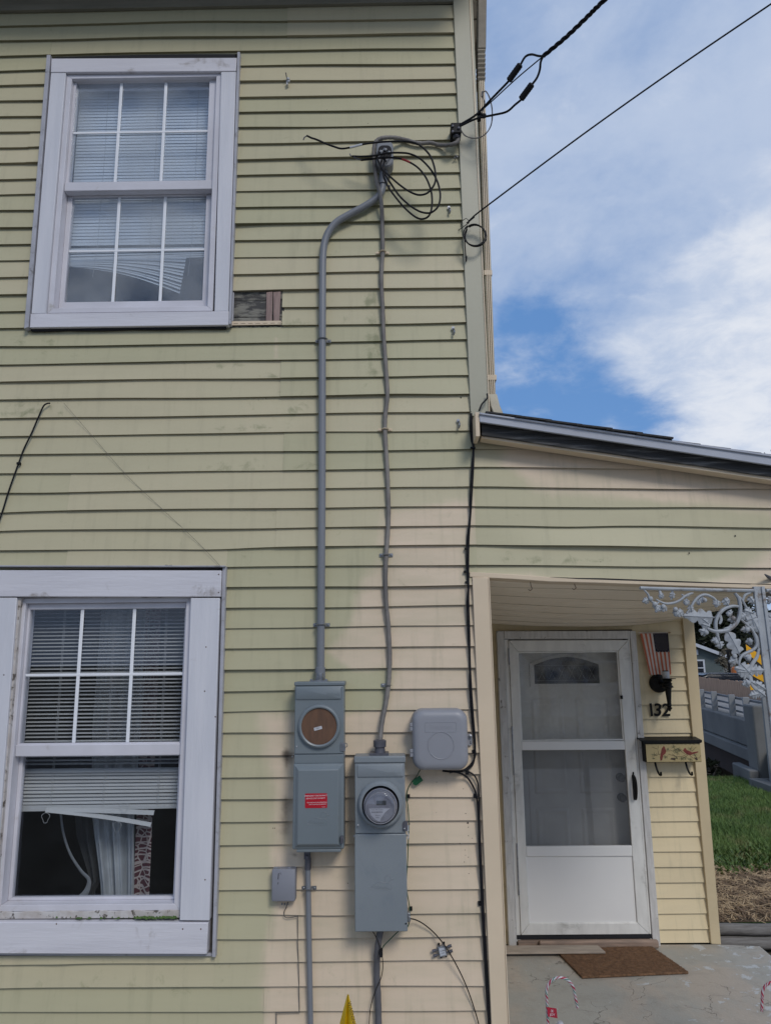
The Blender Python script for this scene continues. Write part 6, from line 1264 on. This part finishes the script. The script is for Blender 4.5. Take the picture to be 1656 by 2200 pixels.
# ------------------------------------------------------------------ side yard
YT1 = 5.90
for z, r_, dy, lb_ in ((-.004, .040, .02, 'grey weathered landscape timber, upper one behind the slab'), (-.084, .042, -.01, 'grey weathered landscape timber, lower one behind the slab')):
    t = thing('landscape_timber', lb_, 'timber', (3.4, YT1+dy, z-r_), 'timbers edging the lawn'); b = MB(); n = 40
    pts = [(2.27+2.6*i/n, YT1+dy+.004*math.sin(i), z+.003*math.sin(i*.7)) for i in range(n+1)]; b.tube(pts, r_, 14); b.obj('timber', 'old_wood', t)
def blades(name, m, num, area, hfn, width, lean, label, cat, kmask=None, flatn=False):
    xs_ = rng.uniform(area[0], area[1], num); ys_ = rng.uniform(area[2], area[3], num)
    if kmask is not None: k_ = kmask(xs_, ys_); xs_, ys_ = xs_[k_], ys_[k_]
    num = len(xs_); zs_ = .0+.02*np.sin(xs_*1.3+ys_*.7)+.008*(ys_-6)
    an = rng.uniform(0, 2*np.pi, num); h = hfn(xs_, ys_)*rng.uniform(.6, 1.2, num); la = rng.uniform(0, 2*np.pi, num); ll = h*rng.uniform(lean[0], lean[1], num)
    V = np.zeros((num, 5, 3)); wx, wy = np.cos(an)*width/2, np.sin(an)*width/2
    V[:, 0] = np.stack([xs_-wx, ys_-wy, zs_], 1); V[:, 1] = np.stack([xs_+wx, ys_+wy, zs_], 1)
    V[:, 2] = np.stack([xs_+wx*.7+np.cos(la)*ll*.4, ys_+wy*.7+np.sin(la)*ll*.4, zs_+h*.6], 1); V[:, 3] = np.stack([xs_-wx*.7+np.cos(la)*ll*.4, ys_-wy*.7+np.sin(la)*ll*.4, zs_+h*.6], 1)
    V[:, 4] = np.stack([xs_+np.cos(la)*ll, ys_+np.sin(la)*ll, zs_+h], 1)
    me = bpy.data.meshes.new(name); nv = num*5; me.vertices.add(nv); me.vertices.foreach_set('co', V.reshape(-1)); base = np.arange(num)*5
    loops = np.stack([base, base+1, base+2, base+3, base+3, base+2, base+4], 1).reshape(-1); me.loops.add(num*7); me.loops.foreach_set('vertex_index', loops)
    st = np.stack([np.arange(num)*7, np.arange(num)*7+4], 1).reshape(-1); me.polygons.add(num*2); me.polygons.foreach_set('loop_start', st); me.update(); me.validate()
    me.materials.append(MT[m]); o = bpy.data.objects.new(name, me); COL.objects.link(o); tag(o, label, cat, None, 'stuff'); return o
edge = lambda x: 7.55+.35*np.sin(x*1.7)-.15*(x-3)
blades('grass', 'grass', 150000, (2.4, 9.5, 7.1, 12.3), lambda x, y: .055+.02*np.sin(x*3)*np.sin(y*2), .006, (.2, 1.0), 'dense green lawn grass behind the porch', 'grass', lambda x, y: (y > edge(x)+.15) & ~((x > 5.2) & (x < 6.95) & (y > 10.55) & (y < 11.7)))
blades('weeds', 'weed', 9000, (2.4, 9.5, 7.1, 8.6), lambda x, y: .07+0*x, .030, (.3, 1.0), 'broad dark green weeds between the straw and the lawn', 'weeds', lambda x, y: (y > edge(x)-.05) & (y < edge(x)+.75))
n = 20000; sx_ = rng.uniform(2.35, 8.5, n); sy_ = rng.uniform(6.0, 8.0, n); k_ = sy_ < edge(sx_)+.15; sx_, sy_ = sx_[k_], sy_[k_]
b = MB(); vs = []; fs = []
for x, y in zip(sx_, sy_):
    a = random.uniform(0, 6.28); l = random.uniform(.06, .20); z = lawn_z(x, y)+random.uniform(.004, .035); ba = random.uniform(-.4, .4); w_ = .0028; o = len(vs)
    for k in range(3):
        t = (k/2-.5)*l; px_, py_ = x+math.cos(a+ba*t/l)*t, y+math.sin(a+ba*t/l)*t; zz_ = z+.012*math.sin(k/2*math.pi)
        vs += [(px_-w_*math.sin(a), py_+w_*math.cos(a), zz_), (px_+w_*math.sin(a), py_-w_*math.cos(a), zz_+.001)]
    fs += [(o, o+1, o+3, o+2), (o+2, o+3, o+5, o+4)]
b.add(vs, fs); b.obj('straw', 'straw', kind='stuff', label='dead brown straw and grass clippings behind the timbers', cat='straw')
b = MB(); quad(b, 2.33, 8.5, 5.99, 7.35, .035); 
b = MB(); nx, ny = 40, 14; b.add([(2.33+6.2*i/nx, 5.99+1.6*j/ny, lawn_z(2.33+6.2*i/nx, 5.99+1.6*j/ny)+.006) for j in range(ny+1) for i in range(nx+1)], [(j*(nx+1)+i, j*(nx+1)+i+1, (j+1)*(nx+1)+i+1, (j+1)*(nx+1)+i) for j in range(ny) for i in range(nx)]); b.obj('straw_bed', 'bed', kind='structure', label='bare brown bed under the straw', cat='bed')
# drain grate in the lawn
t = thing('drain_grate', 'concrete framed iron drain grate in the lawn before the bridge', 'grate', (6.2, 11.1, .05)); b = frame(MB(), 0, 1, 0, 1, .1, .9, .1, .9, 0, 1)
gx0, gx1, gy0, gy1 = 5.25, 6.9, 10.7, 11.6; b = MB(); zt = .16
b.box(gx0, gx1, gy0, gy0+.22, -.1, zt); b.box(gx0, gx1, gy1-.12, gy1, -.1, zt); b.box(gx0, gx0+.2, gy0+.22, gy1-.12, -.1, zt); b.box(gx1-.1, gx1, gy0+.22, gy1-.12, -.1, zt); b.obj('concrete_frame', 'concrete_grey', t, bevel=.01)
b = MB()
for i in range(30): xx = gx0+.23+i*(gx1-gx0-.36)/29; b.box(xx, xx+.02, gy0+.22, gy1-.12, zt-.04, zt-.01)
b.obj('grate_bars', 'rust', t, kind='stuff')
# ------------------------------------------------------------------ bridge
brg = thing('bridge', 'grey concrete road bridge with a post and rail parapet beyond the lawn', 'bridge', (6, 12, 0))
A0 = at(1630, 1556, 12.0); A1 = at(1500, 1522, 15.8); dirv = Vector((A1.x-A0.x, A1.y-A0.y)).normalized()
def bp(s, off=0): return Vector((A0.x+dirv.x*s+dirv.y*off, A0.y+dirv.y*s-dirv.x*off))   # off to the right = over the deck
def bslab(b, s0, s1, o0, o1, za, zb_):
    q = [bp(s0, o0), bp(s0, o1), bp(s1, o1), bp(s1, o0)]; zf = za if isinstance(za, tuple) else (za, za); zg = zb_ if isinstance(zb_, tuple) else (zb_, zb_)
    z_lo = [zf[0], zf[0], zf[1], zf[1]]; z_hi = [zg[0], zg[0], zg[1], zg[1]]
    b.add([(p.x, p.y, z) for p, z in zip(q, z_lo)]+[(p.x, p.y, z) for p, z in zip(q, z_hi)], [(0, 3, 2, 1), (4, 5, 6, 7), (0, 1, 5, 4), (1, 2, 6, 5), (2, 3, 7, 6), (3, 0, 4, 7)])
zt0, zt1 = A0.z, A1.z+.02; Lb = 24.0
g_ = lambda s: zt0+(zt1-zt0)*s/3.85
b = MB(); bslab(b, .2, Lb, 0, .30, (g_(0)-.42, g_(Lb)-.42), (g_(0), g_(Lb))); b.obj('parapet', 'concrete_grey', brg, bevel=.02)
b = MB(); bslab(b, .2, Lb, -.08, .28, (g_(0)-.62, g_(Lb)-.62), (g_(0)-.425, g_(Lb)-.425)); b.obj('deck_edge', 'concrete_grey', brg, bevel=.015)
b = MB(); bslab(b, .2, Lb, .31, 2.75, (g_(0)-.62, g_(Lb)-.62), (g_(0)-.06, g_(Lb)-.06)); b.obj('deck', 'deck', brg)
b = MB(); bslab(b, .3, Lb, .10, 2.65, (-.15, -.15), (g_(0)-.63, g_(Lb)-.63)); b.obj('girder', 'girder', brg)
b = MB(); bslab(b, -.28, .2, -.16, .42, -.3, A0.z+.30); b.obj('end_pier', 'concrete_grey', brg, bevel=.03)
b = MB(); bslab(b, -.30, .6, -.30, -.165, -.3, Z_(1605, 1652, 11.9)); b.obj('wing_wall', 'concrete_grey', brg, bevel=.02)
b = MB(); bslab(b, -6, -.29, .0, .35, -.3, .55); b.obj('approach_wall', 'concrete_grey', brg, bevel=.02)
def s_of(px):
    lo, hi = 0, 30
    for _ in range(40):
        m_ = (lo+hi)/2; p = bp(m_, .11); v = Vector((p.x, p.y, 1.2-H)); q_ = 828+F_PX*v.dot(_ri)/v.dot(_f)
        if q_ > px: lo = m_
        else: hi = m_
    return lo
sp_ = [s_of(1603), s_of(1572), s_of(1534), s_of(1507)]; stp = sp_[-1]-sp_[-2]
while sp_[-1] < Lb-2: sp_.append(sp_[-1]+max(stp, 1.2))
for s in sp_:
    b = MB(); bslab(b, s, s+.05, .05, .155, g_(s)-.01, g_(s)+.36); b.obj('rail_post', 'rail', brg, bevel=.006)
for dz, h in ((.06, .035), (.17, .035), (.28, .04)):
    b = MB(); bslab(b, .2, Lb, .165, .20, (g_(0)+dz, g_(Lb)+dz), (g_(0)+dz+h, g_(Lb)+dz+h)); b.obj('rail', 'rail_dark', brg, bevel=.004)
# object marker sign on a post at the bridge end
sg = thing('road_sign', 'black and yellow diagonal striped object marker at the bridge end', 'sign', (X_(1632, 1440, 11.2), 11.2, 0)); Ysn = 11.2
q = rect(1606, 1663, 1384, 1482, Ysn); b = MB(); b.box(q[0], q[1], Ysn, Ysn+.004, q[2], q[3]); b.obj('sign_plate', 'sign_black', sg)
b = MB(); wq = q[1]-q[0]
for k in range(5):
    zz_ = q[3]+.02-k*.295; poly = [(q[0], zz_), (q[1], zz_-wq*.85), (q[1], zz_-wq*.85-.15), (q[0], zz_-.15)]
    poly = [(x, max(min(z, q[3]), q[2])) for x, z in poly]
    if max(p[1] for p in poly)-min(p[1] for p in poly) > .05: b.prism(poly, Ysn-.002, Ysn-.0005)
b.obj('sign_stripe', 'sign_yellow', sg)
b = MB(); mx = (q[0]+q[1])/2; b.box(mx-.03, mx+.03, Ysn+.006, Ysn+.05, 0, q[3]); b.obj('sign_post', 'rail', sg)
# plank fence across the road
fA = at(1470, 1452, 25.0); fB = at(1665, 1471, 18.0); fn = thing('plank_fence', 'brown vertical board fence beyond the bridge', 'fence', (fA.x, fA.y, -.15))
dv = Vector((fB.x-fA.x, fB.y-fA.y)); nb_ = int(dv.length/.142); pn = bpy.data.meshes
for i in range(nb_):
    t = i/nb_; p = fA.lerp(fB, t); u = dv.normalized(); w_ = .132; b = MB(); hz = p.z+random.uniform(-.015, .015); nrm = Vector((-u.y, u.x))*.02
    b.slab((p.x, p.y, -.15), (p.x+u.x*w_, p.y+u.y*w_, -.15), (p.x+u.x*w_, p.y+u.y*w_, hz), (p.x, p.y, hz), (nrm.x, nrm.y, 0), 1); b.obj('fence_board', 'fence', fn)
# far houses
def gable_house(nm, label, loc, ang, W_, Ln, zw, zr, mw, mr_, base, wins):
    t = thing(nm, label, 'house', (loc[0], loc[1], base)); ca, sa = math.cos(ang), math.sin(ang)
    T = lambda u, v, z: (loc[0]+u*ca-v*sa, loc[1]+u*sa+v*ca, z)
    def bx(b, u0, u1, v0, v1, z0_, z1_): b.add([T(u0, v0, z0_), T(u1, v0, z0_), T(u1, v1, z0_), T(u0, v1, z0_), T(u0, v0, z1_), T(u1, v0, z1_), T(u1, v1, z1_), T(u0, v1, z1_)], [(0, 3, 2, 1), (4, 5, 6, 7), (0, 1, 5, 4), (1, 2, 6, 5), (2, 3, 7, 6), (3, 0, 4, 7)])
    # gable wall is the face v = 0, u from -W_ to 0
    b = MB(); b.add([T(-W_, 0, base), T(0, 0, base), T(0, 0, zw), T(-W_/2, 0, zr), T(-W_, 0, zw), T(-W_, Ln, base), T(0, Ln, base), T(0, Ln, zw), T(-W_/2, Ln, zr), T(-W_, Ln, zw)], [(0, 1, 2, 3, 4), (9, 8, 7, 6, 5), (1, 6, 7, 2), (0, 4, 9, 5)]); b.obj('wall', mw, t)
    for sgn in (0, 1):
        ue = .25 if sgn == 0 else -W_-.25; um = -W_/2; ze = zw-.25*(zr-zw)/(W_/2); b = MB()
        b.add([T(ue, -.3, ze), T(um, -.3, zr), T(um, Ln+.3, zr), T(ue, Ln+.3, ze), T(ue, -.3, ze+.14), T(um, -.3, zr+.14), T(um, Ln+.3, zr+.14), T(ue, Ln+.3, ze+.14)], [(0, 3, 2, 1), (4, 5, 6, 7), (0, 1, 5, 4), (1, 2, 6, 5), (2, 3, 7, 6), (3, 0, 4, 7)]); b.obj('roof', mr_, t)
        b = MB(); b.add([T(ue, -.33, ze-.06), T(um, -.33, zr-.06), T(um, -.33, zr+.13), T(ue, -.33, ze+.13), T(ue, -.30, ze-.06), T(um, -.30, zr-.06), T(um, -.30, zr+.13), T(ue, -.30, ze+.13)], [(0, 1, 2, 3), (7, 6, 5, 4), (0, 4, 5, 1), (3, 2, 6, 7)]); b.obj('rake_board', 'far_white', t)
    for face, c_, z0_, w_, h_ in wins:
        wn = None; b = MB(); e_ = .09
        if face == 'g': 
            for a_ in ((c_-w_/2-e_, c_+w_/2+e_, z0_-e_, z0_), (c_-w_/2-e_, c_+w_/2+e_, z0_+h_, z0_+h_+e_), (c_-w_/2-e_, c_-w_/2, z0_, z0_+h_), (c_+w_/2, c_+w_/2+e_, z0_, z0_+h_), (c_-w_/2, c_+w_/2, z0_+h_/2-.03, z0_+h_/2+.03)): bx(b, a_[0], a_[1], -.05, 0, a_[2], a_[3])
            wn = b.obj('window', 'far_white', t); b = MB(); bx(b, c_-w_/2, c_+w_/2, -.02, .01, z0_, z0_+h_); b.obj('pane', 'lead_glass', wn)
        else:
            for a_ in ((c_-w_/2-e_, c_+w_/2+e_, z0_-e_, z0_), (c_-w_/2-e_, c_+w_/2+e_, z0_+h_, z0_+h_+e_), (c_-w_/2-e_, c_-w_/2, z0_, z0_+h_), (c_+w_/2, c_+w_/2+e_, z0_, z0_+h_), (c_-w_/2, c_+w_/2, z0_+h_/2-.03, z0_+h_/2+.03)): bx(b, 0, .05, a_[0], a_[1], a_[2], a_[3])
            wn = b.obj('window', 'far_white', t); b = MB(); bx(b, -.01, .02, c_-w_/2, c_+w_/2, z0_, z0_+h_); b.obj('pane', 'lead_glass', wn)
    return t, bx
Yh = 44.0; c1 = at(1551, 1410, Yh); pk = at(1502, 1388, Yh)
gh, gbx = gable_house('far_house', 'low grey-green house with a pale roof behind the plank fence', (c1.x, c1.y), R(-22), 2.8, 9, c1.z+.05, pk.z+.05, 'house_green', 'roof_grey', -.4, [('g', -1.42, Z_(1505, 1450, Yh), .70, .78), ('s', 2.2, Z_(1600, 1450, Yh), 1.3, .75)])
b = MB(); gbx(b, -1.50, -1.28, -.05, 0, pk.z-.50, pk.z-.2); b.obj('gable_vent', 'far_white', gh)
c2 = at(1640, 1392, 62); gable_house('far_house', 'pale grey house with a tall metal roof, farthest behind the iron bracket', (c2.x, c2.y), R(-60), 7, 7, c2.z-.6, Z_(1610, 1345, 62), 'far_wall', 'roof_grey', -.5, [('g', -2, 1.6, 1.0, 1.2), ('s', 2, 1.4, 1, 1.2)])
c2 = at(1575, 1394, 58); gable_house('far_house', 'small white gabled house with one dark window behind the grey-green roof', (c2.x, c2.y), R(-10), 2.2, 4, c2.z+.45, c2.z+1.0, 'far_wall', 'roof_grey', -.5, [('g', -1.1, c2.z-.1, .6, .55)])
# car behind the fence
car = thing('parked_car', 'dark blue car parked behind the plank fence, only its roof showing', 'car', (X_(1568, 1455, 29), 29, -.15)); cx = X_(1568, 1455, 29); zr = Z_(1568, 1446.5, 29); y0 = 29
b = MB(); b.prism([(cx-2.2, .15), (cx+2.2, .15), (cx+2.25, .75), (cx+1.3, .92), (cx+.9, 1.0), (cx-1.3, 1.0), (cx-2.15, .92), (cx-2.25, .6)], y0, y0+1.75); b.obj('body', 'car_paint', car, bevel=.08, segs=3)
b = MB(); b.prism([(cx-1.35, 1.0), (cx+.95, 1.0), (cx+.45, zr-.06), (cx-.85, zr-.06)], y0+.1, y0+1.65); b.obj('windows', 'lead_glass', car, bevel=.04)
b = MB(); b.prism([(cx-1.0, zr-.07), (cx+.52, zr-.07), (cx+.38, zr), (cx-.78, zr)], y0+.1, y0+1.65); b.obj('roof', 'car_paint', car, bevel=.03)
for sx_2 in (-1.4, 1.4):
    for yy in (y0-.02, y0+1.55): b = MB(); b.lathe([(.32, 0), (.34, -.02), (.34, -.2), (.30, -.22)], (cx+sx_2, yy, .19), n=20); b.obj('wheel', 'tyre', car)
# pole, orange bin
pol = thing('sign_pole', 'thin dark pole standing before the grey-green house', 'pole', (X_(1562, 1430, 36), 36, -.15)); b = MB(); p = at(1562, 1396, 36); b.tube([(p.x, 36, -.15), (p.x, 36, p.z)], .055, 8); b.box(p.x-.06, p.x+.22, 35.95, 36.05, p.z-.12, p.z); b.obj('pole', 'black_iron', pol)
ob = thing('orange_drum', 'small orange object beside the far parked car', 'drum', (X_(1579, 1442, 38), 38, -.15)); b = MB(); p = at(1579, 1442, 38); b.lathe([(.24, -p.z-.1), (.22, .0), (.18, .16), (.10, .22)], p, (0, 0, 1), 12); b.obj('drum', 'orange', ob)
# ------------------------------------------------------------------ trees
def leafy(nm, label, x, y, h, rad, num, m, crown0=.12, cone=True, size=.16, cat='tree', grp=None, trunk=.16, base=-.15):
    t = thing(nm, label, cat, (x, y, base), grp)
    b = MB(); b.tube([(x, y, base), (x+.1, y, base+h*.5), (x, y, base+h*.95)], [trunk, trunk*.6, .02], 8)
    for i in range(10): a = random.uniform(0, 6.28); z = base+h*random.uniform(.25, .85); l = rad*.6; b.tube([(x, y, z), (x+l*math.cos(a), y+l*math.sin(a), z+.15*l)], [trunk*.25, .01], 5)
    b.obj('trunk', 'bark', t)
    cl = [(rng.uniform(0, 6.28), rng.uniform(crown0, 1), rng.uniform(.3, 1.05)) for _ in range(max(10, num//60))]
    V = []; F = []
    for i in range(num):
        a, f_, rr = cl[rng.integers(len(cl))]; f2 = min(1, max(crown0, f_+rng.normal(0, .035))); rmax = rad*((1-f2)**.8 if cone else math.sin(math.pi*min(.97, (f2-crown0)/(1-crown0)*.85+.12))**.7); r_ = rmax*rr+rng.normal(0, rad*.06)
        aa = a+rng.normal(0, .22); cx_, cy_, cz_ = x+r_*math.cos(aa), y+r_*math.sin(aa), base+h*f2-(.12*r_ if cone else 0)
        d1 = Vector(rng.normal(0, 1, 3)).normalized(); d2 = d1.orthogonal().normalized(); s = size*rng.uniform(.5, 1.3); o = len(V); c = Vector((cx_, cy_, cz_))
        V += [c-d1*s, c+d2*s*.35, c+d1*s, c-d2*s*.35]; F.append((o, o+1, o+2, o+3))
    b = MB(); b.add(V, F); b.obj('crown', m, t); return t
for i, (px, Y, h, r_, lb_) in enumerate(((1500, 56, 12, 3.6, 'dark evergreen tree right of the porch corner post, behind the houses'), (1545, 60, 13.5, 4.0, 'tall dark evergreen tree framed by the big iron scroll'), (1592, 64, 13, 4.2, 'dark evergreen tree behind the pale metal roof'), (1645, 66, 10, 4.2, 'dark evergreen tree behind the iron post'), (1450, 60, 11, 4, 'dark evergreen tree hidden behind the door wall edge'))):
    leafy('evergreen_tree', lb_, X_(px, 1380, Y), Y, h*.62, r_, 5200, 'needle', grp='dark evergreens behind the far houses', size=.30, base=-.5, crown0=.03, trunk=.25)
leafy('shrub', 'brown leafless shrub against the grey-green house wall', X_(1562, 1425, 41), 41, 2.4, .85, 1500, 'brown_leaf', cone=False, size=.09, cat='shrub', trunk=.05)
leafy('shrub', 'dark low shrub under the near end of the bridge', X_(1522, 1680, 12.6), 12.5, .32, .2, 300, 'needle', cone=False, size=.05, cat='shrub', trunk=.02, base=.0)
def bare_tree(label, x, y, h, seed, base=-.15, cat='tree', r0=.2, depth=5):
    rd = random.Random(seed); t = thing('bare_tree', label, cat, (x, y, base)); tr = MB(); br3 = MB()
    def grow(p, d, l, r, k):
        q = [p]; 
        for i in range(3): d = (d+Vector((rd.uniform(-.14, .14), rd.uniform(-.14, .14), rd.uniform(-.02, .10)))).normalized(); q.append(q[-1]+d*l/3)
        (tr if k == 0 else br3).tube(q, [r, r*.9, r*.8, r*.68], 6 if k < 2 else 4)
        if k < depth:
            for j in range(3 if k < 2 else rd.choice((2, 3))):
                ax = d.orthogonal(); ax.rotate(Matrix.Rotation(rd.uniform(0, 6.28), 3, d)); nd = d.copy(); nd.rotate(Matrix.Rotation(R(rd.uniform(18, 48)), 3, ax)); grow(q[-1] if j else q[2], nd, l*rd.uniform(.62, .8), r*.62, k+1)
    grow(Vector((x, y, base)), Vector((0, 0, 1)), h*.30, r0, 0)
    tr.obj('trunk', 'bark', t); br3.obj('branches', 'bark', t); return t
pt = at(1650, 960, 26); bare_tree('bare tree whose twig tips show above the porch roof at the right edge', pt.x+.3, 26, (pt.z+.2)*1.06, 5, r0=.16)
# across the street, behind the viewer: what the window panes mirror
nh, _ = gable_house('street_house', 'pale gabled house across the street, mirrored in the ground floor window', (2.0, -16), R(180), 8, 8, 5.2, 8.0, 'far_wall', 'roof_grey', -.15, [('g', -2, 1.0, 1.1, 1.5), ('g', -5.5, 1.0, 1.1, 1.5), ('g', -4, 3.8, 1.0, 1.3)])
bare_tree('bare street tree, its branches mirrored in the ground floor window', -3.2, -9.5, 9.5, 11, r0=.2)
bare_tree('bare street tree beside the pale street house', 4.6, -12, 9, 12, r0=.18)
for o in list(bpy.data.objects):
    if o.type == 'MESH' and o.data.users == 0: bpy.data.objects.remove(o)
